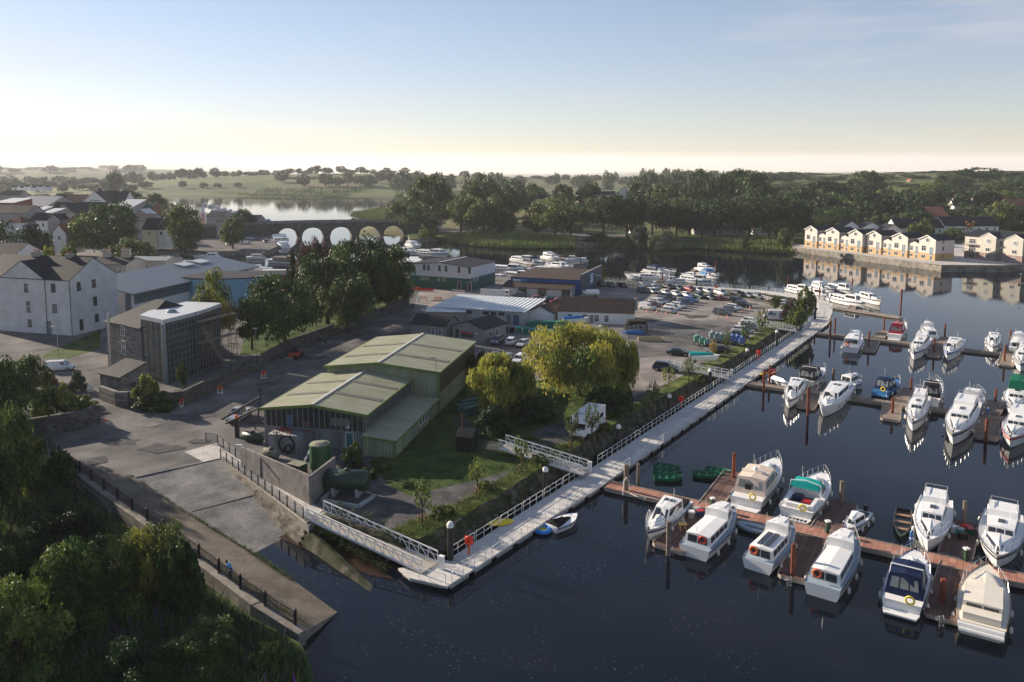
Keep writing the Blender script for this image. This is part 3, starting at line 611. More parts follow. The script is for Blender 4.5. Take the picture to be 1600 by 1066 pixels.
BG += [(x, g_.uniform(289, 298), g_.uniform(520, 620), g_.uniform(14, 24), g_.choice(['dark', 'mid'])) for x in list(range(700, 840, 32)) + list(range(1010, 1100, 32))]
BG.sort(key=lambda q: q[0]); BL = []
for i, (x, yt, D, w, pl) in enumerate(BG):
    kd = 'cone' if pl == 'cone' else ('tall' if i % 4 == 0 else 'round')
    tree(x, yt, D, w, kind=kd, pal='dark' if pl == 'cone' else pl, seed=100 + i % 6, dens=1500, size=.05, group='wooded hillside trees beyond the river', low=.03,
         label='%s tree %s, %s across the wooded hillside' % ({'mid': 'leafy', 'dark': 'dark', 'black': 'blackish', 'autumn': 'orange', 'cone': 'pointed'}[pl],
             'high on the skyline' if yt < 275 else ('among the upper trees' if yt < 290 else ('on the middle slope' if yt < 305 else 'low behind the houses')), ordn(i) + ' from the left'))
# --- the far tree lines
FT = []
for x in range(200, 640, 11): FT.append((x + g_.uniform(-5, 5), g_.uniform(262, 270) - (4 if x > 440 else 0) + (3 if x < 260 else 0), g_.uniform(1600, 1750), g_.uniform(16, 30)))
for x in range(440, 700, 17): FT.append((x, g_.uniform(268, 277), g_.uniform(1330, 1500), g_.uniform(20, 36)))
for x in range(600, 1240, 13): FT.append((x + g_.uniform(-5, 5), g_.uniform(266, 277) - (5 if x > 1000 else 0), g_.uniform(1150, 1900), g_.uniform(20, 34)))
for x in range(-20, 220, 14): FT.append((x, g_.uniform(257, 268), g_.uniform(2400, 2700), g_.uniform(34, 56)))
for x in range(-20, 220, 16): FT.append((x, g_.uniform(272, 282), g_.uniform(1500, 1900), g_.uniform(30, 50)))
for x in range(1240, 1640, 13): FT.append((x, g_.uniform(268, 277), g_.uniform(1100, 1500), g_.uniform(24, 36)))
for x in range(1000, 1640, 14): FT.append((x, g_.uniform(270, 280) - (4 if x < 1240 else 0), g_.uniform(820, 1050), g_.uniform(18, 30)))
for x in range(-20, 230, 13): FT.append((x, g_.uniform(278, 290), g_.uniform(1250, 1450), g_.uniform(20, 34)))
for x in (318, 340, 372, 285): FT.append((x, g_.uniform(278, 288), 1330, 16))
FT.sort(key=lambda q: q[0])
for i, (x, yt, D, w) in enumerate(FT):
    tree(x, yt, D, w, kind='tall' if g_.random() < .35 else 'round', pal='dark' if g_.random() < .7 else 'mid', seed=110 + g_.randrange(5), dens=420, size=.085, label='hazy far tree %s, %s from the left in the horizon hedgerows' % ('on the misty ridge' if D > 2200 else ('beyond the lake' if x < 640 else 'in the distant fields'), ordn(i)), group='hedgerow trees on the far horizon', low=.03)
# scrub along the far lake shore
def blades(name, pts, n, h, w, mats, seed, lean=.25, kind='stuff'):
    g = np.random.RandomState(seed); pts = np.array([tuple(p) for p in pts]); idx = g.randint(0, len(pts), n)
    p = pts[idx] + np.stack([g.normal(size=n) * w * 1.0, g.normal(size=n) * w * 1.0, np.zeros(n)], 1)
    hh = h * (.5 + g.rand(n)); a = g.rand(n) * 6.28; ww = h * .07 * (.7 + g.rand(n)) 
    dx, dy = np.cos(a) * ww, np.sin(a) * ww; lx, ly = g.normal(size=n) * lean * hh, g.normal(size=n) * lean * hh
    a0 = p + np.stack([dx, dy, 0 * dx], 1); b0 = p - np.stack([dx, dy, 0 * dx], 1); c0 = p + np.stack([lx, ly, hh], 1)
    V_ = np.stack([a0, b0, c0], 1).reshape(-1, 3); me = bpy.data.meshes.new(name); me.vertices.add(3 * n); me.vertices.foreach_set('co', V_.ravel())
    me.loops.add(3 * n); me.loops.foreach_set('vertex_index', np.arange(3 * n)); me.polygons.add(n); me.polygons.foreach_set('loop_start', np.arange(n) * 3); me.polygons.foreach_set('loop_total', np.full(n, 3))
    for m in mats: me.materials.append(m)
    me.polygons.foreach_set('material_index', g.randint(0, len(mats), n)); me.update(calc_edges=True)
    o = bpy.data.objects.new(name, me); C.objects.link(o); return tag(o, kind=kind)
def inpoly(x, y, pl):
    c = False; j = len(pl) - 1
    for i in range(len(pl)):
        if (pl[i][1] > y) != (pl[j][1] > y) and x < (pl[j][0] - pl[i][0]) * (y - pl[i][1]) / (pl[j][1] - pl[i][1]) + pl[i][0]: c = not c
        j = i
    return c
def scatter(pix, z, n, seed):
    pl = px(pix, z); g = random.Random(seed); xs = [p.x for p in pl]; ys = [p.y for p in pl]; out = []
    while len(out) < n:
        x, y = g.uniform(min(xs), max(xs)), g.uniform(min(ys), max(ys))
        if inpoly(x, y, pl): out.append((x, y, z))
    return out
REED = mat('reed', (.26, .27, .09), .8, var=.3); REED2 = mat('reed_green', (.13, .19, .05), .8, var=.3); GRS = mat('grass_blade', (.10, .15, .04), .8, var=.3); GRD = mat('grass_dark', (.05, .085, .028), .8, var=.3); GRY = mat('grass_yellow', (.28, .27, .08), .8, var=.3)
blades('reeds', scatter([(700, 371), (760, 374), (860, 376), (898, 381), (898, 388), (800, 388), (740, 384), (690, 376)], .6, 2500, 1) + scatter([(700, 371), (760, 374), (860, 376), (898, 381), (890, 372), (740, 366)], 2.2, 1500, 11), 24000, 2.3, .5, [REED, REED2, REED2], 1)
blades('reeds', scatter([(1100, 382), (1150, 383), (1237, 388), (1237, 396), (1180, 394), (1060, 386)], .6, 1500, 2) + scatter([(1100, 380), (1237, 386), (1237, 382), (1100, 377)], 2.2, 800, 12), 12000, 2.0, .5, [REED, REED2, GRD], 2)
blades('reeds', scatter([(928, 380), (1060, 381), (1100, 384), (1060, 390), (928, 386)], .6, 900, 3) + scatter([(928, 378), (1100, 381), (1100, 377), (928, 375)], 2.2, 700, 13), 9000, 1.8, .5, [REED2, GRD, L_S], 3)
blades('reeds', scatter([(552, 334), (600, 327), (632, 345), (630, 352), (560, 341), (550, 338)], 1.5, 1500, 4), 9000, 2.4, 1.2, [REED, REED2, REED2], 4)
blades('reeds', scatter([(330, 301), (430, 303), (505, 306), (560, 300), (640, 298), (640, 300), (560, 304), (505, 310), (430, 307), (330, 304)], 1.5, 1500, 5), 9000, 3.0, 3, [REED, REED2], 5)
blades('far_shore_scrub', scatter([(400, 292), (520, 290), (640, 294), (560, 302), (500, 304), (410, 303)], 2.2, 700, 6), 9000, 7.0, 6, [L_D, L_M, REED2], 6, lean=.6)
from mathutils import noise
vb = []
g2 = random.Random(5)
for a_, b_ in seg:
    for k in range(14):
        q_ = a_.lerp(b_, g2.uniform(-.6, .4))
        if noise.noise(q_ * .45) > -.02: vb.append(q_)
blades('verge_grass', vb, 16000, .26, .2, [GRS, GRD, GRY, GRS, REED2], 7, lean=.6)
blades('verge_grass', scatter([(600, 833), (655, 842), (700, 820), (850, 728), (925, 683), (905, 690), (850, 700), (790, 745), (690, 800), (640, 815)], 2.0, 900, 8), 9000, .28, .3, [GRS, GRD, GRY], 8, lean=.6)
ed = []
for k in range(500):
    t_ = g2.random(); a_, b_, f_ = ((P(200, 742, 2), P(300, 806, 1.15), t_ * 2) if t_ < .5 else (P(300, 806, 1.15), P(392, 862, .55), t_ * 2 - 1)); ed.append(a_.lerp(b_, f_) + V(g2.gauss(-.1, .12), g2.gauss(0, .12), 0))
for k in range(300): ed.append(P(392, 862, .55).lerp(P(460, 908, .35), g2.random()) + V(g2.gauss(-.2, .2), g2.gauss(0, .2), .02)); ed.append(P(480, 820, 1.4).lerp(P(600, 893, .1), g2.random()) + V(g2.gauss(.3, .3), g2.gauss(.2, .3), .05))
for k in range(260): ed.append(P(312, 874, 1.75).lerp(P(462, 975, 1.0), g2.random()) + V(g2.gauss(.4, .35), g2.gauss(.3, .3), .02)); ed.append(P(205, 632, 2).lerp(P(452, 550, 2), g2.random()) + V(g2.gauss(.5, .2), g2.gauss(-.6, .2), 0))
blades('edge_weeds', ed, 9000, .2, .1, [GRS, GRY, GRD, GRS], 14, lean=.6)
blades('yard_weeds', scatter([(575, 722), (610, 760), (640, 775), (800, 735), (850, 690), (800, 660), (700, 640)], 2.0, 1500, 9), 12000, .25, .3, [GRS, GRD, GRS], 9, lean=.6)
blades('riverside_weeds', scatter([(-40, 760), (80, 760), (160, 830), (318, 945), (400, 1000), (470, 1045), (465, 1075), (-40, 1080)], .7, 3500, 10), 60000, 1.1, .5, [GRD, GRD, L_D, L_M, L_B, L_S], 10, lean=.5)
blades('weed_flowers', scatter([(180, 960), (320, 960), (440, 1050), (440, 1070), (150, 1070)], 1.2, 300, 12), 700, .9, .4, [mat('loosestrife', (.25, .09, .35), .8), L_D, L_S, GRS], 12, lean=.3)
# ================================================================ buildings
GLASS = mat('window_glass', (.03, .04, .045), .06, var=0, spec=.9)
GLB = mat('pale_window', (.16, .2, .22), .1, var=0, spec=.8)
WHITE = mat('white_paint', (.72, .71, .68), .5, var=.06, sc=.8)
WFR = mat('white_frame', (.75, .75, .73), .4, var=0)
DFR = mat('dark_frame', (.06, .065, .07), .4, var=0)
RENDER = mat('off_white_render', (.55, .55, .545), .9, var=.14, sc=.35, bump=.1)
CREAM = mat('cream_render', (.60, .535, .48), .9, var=.06, sc=.5)
TAN = mat('tan_render', (.46, .31, .16), .9, var=.08, sc=.5)
GREYR = mat('grey_render', (.30, .29, .28), .9, var=.12, sc=.5)
PINKR = mat('pink_grey_render', (.28, .21, .19), .9, var=.1, sc=.5)
YELR = mat('pale_yellow_render', (.62, .58, .42), .9, var=.07)
DKR = mat('dark_wall', (.07, .07, .075), .8, var=.1)
SLATE = brickmat('slate_tiles', (.026, .029, .034), (.042, .046, .052), (.014, .015, .017), .5, .3, .02, flat=True, rough=.7, stain=.3)
SLATE2 = mat('dark_slate', (.026, .028, .033), .65, var=.35, sc=1.2, bump=.3, bsc=3)
BROWNR = mat('brown_roof', (.13, .075, .055), .85, var=.3, sc=.8, bump=.2)
REDR = mat('red_tile_roof', (.26, .11, .07), .85, var=.2, sc=.8, bump=.2)
PALER = mat('pale_sheet_roof', (.5, .5, .49), .45, var=.1, sc=.5)
BLUEG = mat('blue_grey_roof', (.14, .17, .19), .6, var=.12, sc=.4)
DOOR = mat('dark_red_door', (.09, .03, .035), .5, var=0)
BDOOR = mat('blue_door', (.06, .12, .2), .5, var=0)
CHIM = mat('chimney_render', (.33, .31, .28), .9, var=.2)
POTS = mat('clay_pot', (.32, .16, .09), .9, var=.2)
def win(b0, parent, face, W, D_, x, z, w, h, name='window', fr=WFR, gl=GLASS, bars=1, sill=False):
    m = MB(); t = .07 if w < 2.5 else .1
    def q(u0, u1, z0, z1, off, k):
        if face == 'f': m.box(u0, u1, -off, .04, z0, z1, k)
        elif face == 'r': m.box(W - .04, W + off, u0, u1, z0, z1, k)
        elif face == 'l': m.box(-off, .04, u0, u1, z0, z1, k)
        else: m.box(u0, u1, D_ - .04, D_ + off, z0, z1, k)
    q(x - w / 2, x + w / 2, z - h / 2, z + h / 2, .05, 1)
    for a, b_, c, d in [(x - w / 2 - t, x - w / 2, z - h / 2 - t, z + h / 2 + t), (x + w / 2, x + w / 2 + t, z - h / 2 - t, z + h / 2 + t), (x - w / 2, x + w / 2, z - h / 2 - t, z - h / 2), (x - w / 2, x + w / 2, z + h / 2, z + h / 2 + t)]: q(a, b_, c, d, .09, 0)
    for i in range(bars):
        xx = x - w / 2 + w * (i + 1) / (bars + 1); q(xx - .03, xx + .03, z - h / 2, z + h / 2, .08, 0)
    if h > 1.2 and name == 'window': q(x - w / 2, x + w / 2, z + h * .12, z + h * .12 + .05, .08, 0)
    if sill: q(x - w / 2 - .15, x + w / 2 + .15, z - h / 2 - .2, z - h / 2 - t, .12, 0)
    return m.build(name, [fr, gl], parent, world=False)
def house(label, O, ux, w, d, he, hr, ridge='u', wm=WHITE, rm=SLATE2, wins=(), chim=(), o=.35, name='house', cat='house', group=None, gables=True, he2=None, band=None, fr=WFR, rx=None, hip=0, gl=GLASS, rt=.14):
    """w along the front, d to the back; the ridge runs along the front ('u'), to the back ('v'), or one slope ('m')"""
    O = Vector(O); rz = math.atan2(ux[1], ux[0]); root = empty(name, O, rz, label, cat, group)
    m = MB(); rx = w / 2 if rx is None else rx
    if ridge == 'u':
        m.extr([(0, -.3), (d, -.3), (d, he), (d / 2, hr - .05), (0, he)] if not hip else [(0, -.3), (d, -.3), (d, he), (0, he)], 0, w)
    elif ridge == 'v': m.prism([(0, 0), (w, 0), (w, d), (0, d)], -.3, he); m.add([(0, 0, he), (w, 0, he), (rx, 0, hr - .05), (0, d, he), (w, d, he), (rx, d, hr - .05)], [(0, 1, 2), (4, 3, 5), (1, 4, 5, 2), (0, 2, 5, 3)])
    elif ridge == 'm': m.extr([(0, -.3), (d, -.3), (d, hr - .05), (0, he)], 0, w)
    m.build('wall', wm, root, world=False)
    r = MB(); t = rt
    if ridge == 'u' and not hip:
        s = (hr - he) / (d / 2); r.extr([(-o, he - o * s), (d / 2, hr), (d + o, he - o * s), (d + o, he - o * s + t), (d / 2, hr + t), (-o, he - o * s + t)], -o * .6, w + o * .6)
    elif ridge == 'u':
        s_ = hip; a = [(-o, -o, he - .05), (w + o, -o, he - .05), (w + o, d + o, he - .05), (-o, d + o, he - .05), (s_, d / 2, hr), (w - s_, d / 2, hr)]
        r.add(a, [(0, 1, 5, 4), (1, 2, 5), (2, 3, 4, 5), (3, 0, 4), (3, 2, 1, 0)])
    elif ridge == 'v':
        s1 = (hr - he) / rx; s2 = (hr - he) / (w - rx)
        prof = [(-o, he - o * s1), (rx, hr), (w + o, he - o * s2), (w + o, he - o * s2 + t), (rx, hr + t), (-o, he - o * s1 + t)]
        n = 6; v = [(p[0], -o, p[1]) for p in prof] + [(p[0], d + o * .6, p[1]) for p in prof]
        r.add(v, [(i, n + i, n + (i + 1) % n, (i + 1) % n) for i in range(n)] + [list(range(n)), list(range(2 * n - 1, n - 1, -1))])
    elif ridge == 'm':
        s = (hr - he) / d; r.extr([(-o, he - o * s), (d + o, hr + o * s), (d + o, hr + o * s + t), (-o, he - o * s + t)], -o, w + o)
    ro = r.build('roof', rm, root, world=False)
    if band:
        bm_, zb = band; bb = MB(); bb.box(-.03, w + .03, -.03, d + .03, -.3, zb); bb.build('lower_wall', bm_, root, world=False)
    for q in wins:
        k = dict(q[5]) if len(q) > 5 else {}; win(0, root, q[0], w, d, q[1], q[2], q[3], q[4], **{**dict(fr=fr, gl=gl), **k})
    for (cx, cy, cw, cd, zt) in chim:
        c = MB(); c.box(cx - cw / 2, cx + cw / 2, cy - cd / 2, cy + cd / 2, he - .2, zt, 0); c.box(cx - cw / 2 - .08, cx + cw / 2 + .08, cy - cd / 2 - .08, cy + cd / 2 + .08, zt, zt + .15, 0)
        k = max(1, int(max(cw, cd) / .45))
        for i in range(k):
            f_ = (i + .5) / k - .5; c.lathe([(.14, zt + .15), (.11, zt + .65)], (cx + (cw * f_ if cw >= cd else 0), cy + (cd * f_ if cd > cw else 0), 0), 8, 1)
        ch = c.build('chimney', [CHIM, POTS], root, world=False)
    return root
def hb(label, bl, br, z, ye, yr, d, ridge='u', **k):
    """house from photo pixels: base left, base right (ground height z), eave row and ridge row at the front right corner"""
    a, b_ = P(*bl, z), P(*br, z); he = PD(br[0], ye, b_.y).z - z
    u = (b_ - a); v = Vector((-u.y, u.x, 0)).normalized(); hr = PD(br[0], yr, b_.y + (v.y * d / 2 if ridge == 'u' else (v.y * d if ridge == 'm' else 0))).z - z
    return house(label, a, u, u.length, d, he, max(hr, he + .15), ridge, **k)
def hd(label, x0, x1, ye, yr, D, d, ridge='u', z=2.0, ang=0, **k):
    """far house: front between pixels x0 and x1, D metres ahead"""
    a, b_ = PD(x0, ye, D), PD(x1, ye, D); he = a.z - z; hr = PD(x0, yr, D + (d / 2 if ridge == 'u' else (d if ridge == 'm' else 0))).z - z
    w = (b_ - a).length; u = V(math.cos(R(ang)), math.sin(R(ang)), 0)
    return house(label, V(a.x, a.y, z), u, w, d, he, max(hr, he + .3), ridge, **k)
def ww(face, xs, z, w, h, **k): return [(face, x, z, w, h, k) for x in xs]
# --- the big rendered block at the left
wb = house('large off-white rendered block with slate gables and few small windows, at the left edge', V(-96, 170.6, 2) - V(.958, -.287, 0) * 26, (.958, -.287), 26, 13.5, 12.1, 16.4, 'u', wm=RENDER, rm=SLATE, name='apartment_block', cat='building', o=.1, fr=DFR,
  wins=ww('f', [26 - 12.2], 10.1, .95, 1.7, sill=True) + ww('f', [26 - 11.9], 5.9, .95, 2.3, sill=True) + ww('f', [26 - 11.8], 2.2, .95, 1.5, sill=True) + ww('f', [26 - 4.6], 10.4, 1.0, 1.7, sill=True) + ww('f', [26 - 4.6], 5.9, 1.0, 1.7, sill=True, gl=GLB) + ww('f', [26 - 6.6], 1.4, 1.2, 2.8, name='door', gl=GLB, bars=0)
  + ww('r', [2.3], 10.6, .9, 1.7, sill=True) + ww('r', [6.5], 10.7, .9, 1.6, sill=True) + ww('r', [6.6], 6.7, .9, 1.8, sill=True) + ww('r', [6.8], 2.8, .9, 1.6, sill=True) + ww('r', [2.4], 2.0, .8, 2.3),
  chim=[(10, 6.75, 2.2, 1.0, 17.2), (19.4, 6.75, 1.8, .9, 17.0)])
g = MB(); cx = 26 - 13.2
g.add([(cx - 6.4, -.05, -.3), (cx + 6.4, -.05, -.3), (cx + 6.4, -.05, 12.1), (cx, -.05, 16.0), (cx - 6.4, -.05, 12.1), (cx - 6.4, .3, -.3), (cx + 6.4, .3, -.3), (cx + 6.4, .3, 12.1), (cx, .3, 16.0), (cx - 6.4, .3, 12.1)], [(0, 1, 2, 3, 4), (9, 8, 7, 6, 5), (1, 6, 7, 2), (5, 0, 4, 9), (2, 7, 8, 3), (3, 8, 9, 4)])
g.build('gable_wall', RENDER, wb, world=False)
g = MB(); g.add([(cx - 6.6, -.2, 12.0), (cx, -.2, 16.1), (cx + 6.6, -.2, 12.0), (cx, 7.5, 16.1), (cx - 6.6, .3, 12.0), (cx + 6.6, .3, 12.0)], [(0, 1, 3, 4), (1, 2, 5, 3)])
g.build('roof', SLATE, wb, world=False)
g = MB()
for x, y0 in ((26 - 6.85, -.12), (25.9, -.1)): g.tube([(x, y0, -.1), (x, y0, 12.1)], .07, 6)
g.build('downpipe', DFR, wb, world=False)
# --- the long grey roofed hall behind it
hall = house('long low building with a sloping blue-grey metal roof and a band of windows', (-89.8, 185.6, 2), (12.1, 53.4), 54, 12.5, 7.0, 9.4, 'm', wm=WHITE, rm=ribmat('standing_seam', (.15, .175, .2), .5, 0, rough=.4, stain=(.1, .12, .14), depth=.04), name='office_hall', cat='building', o=1.1, fr=DFR,
  wins=ww('f', [4, 10, 16, 22, 28, 34, 40, 46], 5.4, 3.4, 1.5, gl=mat('hall_glass', (.06, .08, .06), .08, var=.2), bars=3) + ww('l', [1.2], 4.0, 1.4, 5.5, gl=GLB, bars=1), rt=.3)
g = MB(); g.box(.5, 50, -.08, .0, 4.3, 6.5); g.build('window_band', mat('blue_grey_panel', (.12, .15, .17), .5, var=.05), hall, world=False)
g = MB()
for x in (33, 40.5): g.extr([(9.2, 9.2), (12.6, 9.75), (12.6, 10.0), (9.2, 9.45)], x, x + 5)
g.build('skylight', PALER, hall, world=False)
# --- the blue curved hall and its red panel
cb = P(365, 478, 2.2); root = empty('curved_building', cb, 0, 'pale blue curved wall building behind the trees', 'building')
pts = []; 
for i in range(15):
    a = R(-115 + 150 * i / 14); pts.append((13.5 * math.cos(a) - 4, 9 * math.sin(a) + 6))
pts += [(-16, 14), (-16, 2)]
m = MB(); m.prism(pts, -.3, 7.4); m.build('wall', mat('sky_blue_cladding', (.20, .38, .52), .55, var=.05), root, world=False)
m = MB(); m.prism([(p[0] * 1.02, p[1] * 1.02) for p in pts], 7.4, 7.7); m.build('roof', SLATE2, root, world=False)
m = MB(); m.box(2.5, 4.5, -3.1, -2.6, 0, 2.4); m.build('door', GLASS, root, world=False)
house('flat roofed annex with a dark red wall panel beside the pale blue curved building', P(400, 457, 2.2), (1, .12), 10, 8, 5.0, 5.3, 'm', wm=mat('annex_wall', (.22, .04, .05), .6), rm=SLATE2, name='annex', cat='annex', o=.2, wins=ww('f', [1.6], 2.3, 2.4, 3.8, fr=DFR))
house('low pavilion with a broad pale flat roof in front of the river', P(404, 448, 2.2), (1, .02), 17, 9, 3.4, 3.9, 'm', wm=GREYR, rm=PALER, name='pavilion', cat='building', o=1.4, wins=ww('f', [9, 13], 2.2, 2.4, 1.1, fr=DFR))
# --- stone house with the glass stair tower
sh = house('old grey stone house with a hipped slate roof and three floors', (-73.8, 142, 2), (.82, -.57), 11.2, 15, 8.8, 12.2, 'u', wm=STONE, rm=SLATE, name='stone_house', cat='house', hip=4.2, o=.35, fr=DFR,
  wins=ww('f', [5.6], 7.6, 1.1, 1.7, bars=1, fr=WFR) + ww('f', [5.6], 4.6, 1.1, 2.3, fr=WFR) + ww('f', [6.0], 1.5, 1.2, 2.9, gl=GLB) + ww('l', [5], 5, 1.1, 2))
m = MB(); m.tube([(1.9, -.5, .3), (1.9, -.5, 10.5)], .22, 8, k=0); m.build('flue', mat('metal_flue', (.45, .45, .44), .35, metal=.6, var=.1), sh, world=False)
root = house('low stone outhouse with a dark mono-pitch slate roof', P(158, 618, 2), (.85, -.5), 5.2, 4.5, 3.6, 5.0, 'm', wm=STONE, rm=SLATE2, name='outhouse', cat='outhouse', o=.2, wins=ww('r', [2.2], 1.6, .8, 1.5, fr=DFR))
TG = mat('tinted_glass', (.035, .055, .055), .05, var=.25, sc=.3, spec=1.0)
STEEL = mat('grey_steel', (.20, .225, .24), .4, metal=.2, var=.05)
ct = V(-58.8, 131.8, 2); root = empty('glass_tower', ct, 0, 'tall glass curtain wall extension with a flat curved roof and grey steel corner column', 'extension')
A0 = V(-64.4, 135.8, 0) - V(ct.x, ct.y, 0); B0 = V(0, 0, 0); D0 = V(3.4, 16.5, 0); E0 = V(-3.5, 18, 0)
crv = [B0.lerp(D0, i / 6) + V(.98, -.2, 0) * (.9 * math.sin(math.pi * i / 6)) for i in range(7)]
poly = [A0] + crv + [E0, V(-6, 8, 0)]
m = MB(); m.prism([(p.x, p.y) for p in poly], 0, 10.3); m.build('glazing', TG, root, world=False)
m = MB(); m.prism([(p.x * 1.04 + .15 * (p.x >= 0), p.y * 1.02 - .4 * (p.y < 1)) for p in poly], 10.3, 11.0); m.build('roof', mat('light_grey_roof', (.42, .44, .46), .5, var=.05), root, world=False)
m = MB(); edge = [A0] + crv
for i in range(len(edge) - 1):
    a, b_ = edge[i], edge[i + 1]; nn = Vector((b_.y - a.y, -(b_.x - a.x), 0)).normalized() * .09; k_ = 3 if i else 4
    for j in range(k_ + 1):
        q = a.lerp(b_, j / k_) + nn; m.bar(q, q + V(0, 0, 10.3), .09)
    for z in [1.1 * j for j in range(1, 10)]: m.bar(a + nn + V(0, 0, z), b_ + nn + V(0, 0, z), .07)
m.build('mullion_grid', STEEL, root, world=False)
m = MB(); m.lathe([(.36, 0), (.36, 10.3)], (.15, -.45, 0), 12); m.build('column', STEEL, root, world=False)
m = MB(); m.lathe([(.9, 11.0), (.9, 11.25), (.5, 11.5)], (-1.6, 7, 0), 12); m.build('roof_vent', STEEL, root, world=False)
# scaffold
so = V(-55.6, 137.5, 2); root = empty('scaffold', so, math.atan2(.94, .35), 'rusty tube scaffold with boarded lifts against the far end of the glass wall', 'scaffold')
m = MB()
for x in (0, 2.2, 4.4, 6.6, 8.8):
    for y in (0, -1.3): m.tube([(x, y, 0), (x, y, 11.2)], .05, 5)
for z in (1.9, 3.8, 5.7, 7.6, 9.5, 10.5):
    for y in (0, -1.3): m.tube([(-.4, y, z), (9.2, y, z)], .045, 5)
    for x in (0, 2.2, 4.4, 6.6, 8.8): m.tube([(x, .3, z), (x, -1.6, z)], .045, 5)
for x, s_ in ((0, 1), (4.4, -1), (6.6, 1)): m.tube([(x, -1.3, 0), (x + 2.2 * s_, -1.3, 5.7)], .045, 5); m.tube([(x + 2.2 * s_, -1.3, 5.7), (x, -1.3, 11)], .045, 5)
m.build('poles', mat('rusty_tube', (.16, .10, .075), .7, metal=.2, var=.3), root, world=False)
for z in (5.75, 9.55):
    m = MB(); m.box(-.3, 9.1, -1.25, -.05, z, z + .06); m.build('board_platform', mat('scaffold_boards', (.28, .21, .16), .85, var=.25, sc=3), root, world=False)
m = MB(); p0, p1 = P(311, 508, 9.6), P(356, 580, 2.0)
p0 = PD(311, 508, P(356, 580, 2.0).y - 3); d_ = V(.5, 0, 0)
m = MB(); m.bar(p0, p1, .08); m.bar(p0 + d_, p1 + d_, .08)
for i in range(1, 16): a = p0.lerp(p1, i / 16); m.bar(a, a + d_, .05)
tag(m.build('ladder', STEEL, org=p1), 'long pale ladder beam leaning from the ground against the glass wall', 'ladder')
# --- the green roofed boat shed: its own frame of reference
G0 = V(-32.7, 101.7, 2); GU = V(.979, -.203, 0); GV = V(.203, .979, 0)
RIBR = ribmat('green_sheet_roof', (.38, .38, .28), .32, 0, rough=.5, stain=(.2, .2, .15), amt=.6)
RIBW = ribmat('green_sheet_wall', (.30, .33, .23), .4, 2, rough=.6, stain=(.10, .13, .05), amt=.5)
TRIMG = mat('moss_green_trim', (.12, .17, .045), .6, var=.25)
CORR = ribmat('grey_stained_sheet', (.27, .28, .29), .3, 2, rough=.6, stain=(.09, .08, .07), amt=.6)
RUSTW = ribmat('brown_rusty_sheet', (.10, .075, .055), .3, 2, rough=.8, stain=(.05, .045, .04), amt=.5)
shed = empty('boat_shed', G0, math.atan2(GU.y, GU.x), 'big green metal boat shed with a ribbed two-level roof and a glazed gable', 'shed')
def gable(u0, u1, v0, v1, he, hr, ur, wm, rm):
    m = MB(); m.prism([(u0, v0), (u1, v0), (u1, v1), (u0, v1)], -.2, he); m.add([(u0, v0, he), (u1, v0, he), (ur, v0, hr - .05), (u0, v1, he), (u1, v1, he), (ur, v1, hr - .05)], [(0, 1, 2), (4, 3, 5)])
    m.build('wall', wm, shed, world=False)
    r = MB(); o = .3; t = .12
    s1 = (hr - he) / (ur - u0); s2 = (hr - he) / (u1 - ur)
    for a, b_ in (((u0 - o, he - o * s1), (ur, hr)), ((ur, hr), (u1 + o, he - o * s2))):
        r.add([(a[0], v0 - .5, a[1]), (b_[0], v0 - .5, b_[1]), (b_[0], v1 + .2, b_[1]), (a[0], v1 + .2, a[1]), (a[0], v0 - .5, a[1] + t), (b_[0], v0 - .5, b_[1] + t), (b_[0], v1 + .2, b_[1] + t), (a[0], v1 + .2, a[1] + t)], [(4, 5, 6, 7), (3, 2, 1, 0), (0, 1, 5, 4), (2, 3, 7, 6), (1, 2, 6, 5), (3, 0, 4, 7)])
    r.build('roof', rm, shed, world=False)
    r = MB(); r.bar((ur, v0 - .5, hr + t + .04), (ur, v1 + .2, hr + t + .04), .5, .1); r.build('ridge_cap', mat('pale_ridge', (.40, .41, .36), .6), shed, world=False)
    r = MB()
    r.bar((u0 - o, v0 - .55, he - o * s1), (ur, v0 - .55, hr), .12, .38); r.bar((ur, v0 - .55, hr), (u1 + o, v0 - .55, he - o * s2), .12, .38)
    r.bar((u1 + o + .05, v0 - .5, he - o * s2 + .02), (u1 + o + .05, v1, he - o * s2 + .02), .12, .3); r.bar((u0 - o - .05, v0 - .5, he - o * s1), (u0 - o - .05, v1, he - o * s1), .12, .3)
    r.build('bargeboard', TRIMG, shed, world=False)
    return s1, s2
RIBV = ribmat('green_sheet_roof_v', (.36, .36, .26), .32, 1, rough=.5, stain=(.22, .23, .13), amt=.75)
gable(0, 14.3, 0, 17.7, 4.9, 5.75, 7.0, CORR, RIBV)
gable(.8, 18.6, 17.7, 39.0, 6.2, 7.15, 9.2, RIBW, RIBV)
BAND = mat('brown_rooflight', (.13, .115, .09), .6, var=.25)
for v in (5.2, 11.2): # rooflight strips, clear of the sheets
    m = MB()
    for a, b_, x0, x1 in (((0, 4.9), (7.0, 5.75), .5, 6.6), ((7.0, 5.75), (14.3, 4.9), 7.4, 14.2)):
        s_ = (b_[1] - a[1]) / (b_[0] - a[0]); za = a[1] + (x0 - a[0]) * s_ + .13; zb = a[1] + (x1 - a[0]) * s_ + .13
        m.add([(x0, v, za), (x1, v, zb), (x1, v + .95, zb), (x0, v + .95, za), (x0, v, za + .05), (x1, v, zb + .05), (x1, v + .95, zb + .05), (x0, v + .95, za + .05)], [(4, 5, 6, 7), (0, 1, 5, 4), (2, 3, 7, 6), (1, 2, 6, 5), (3, 0, 4, 7)])
    m.build('rooflight', BAND, shed, world=False)
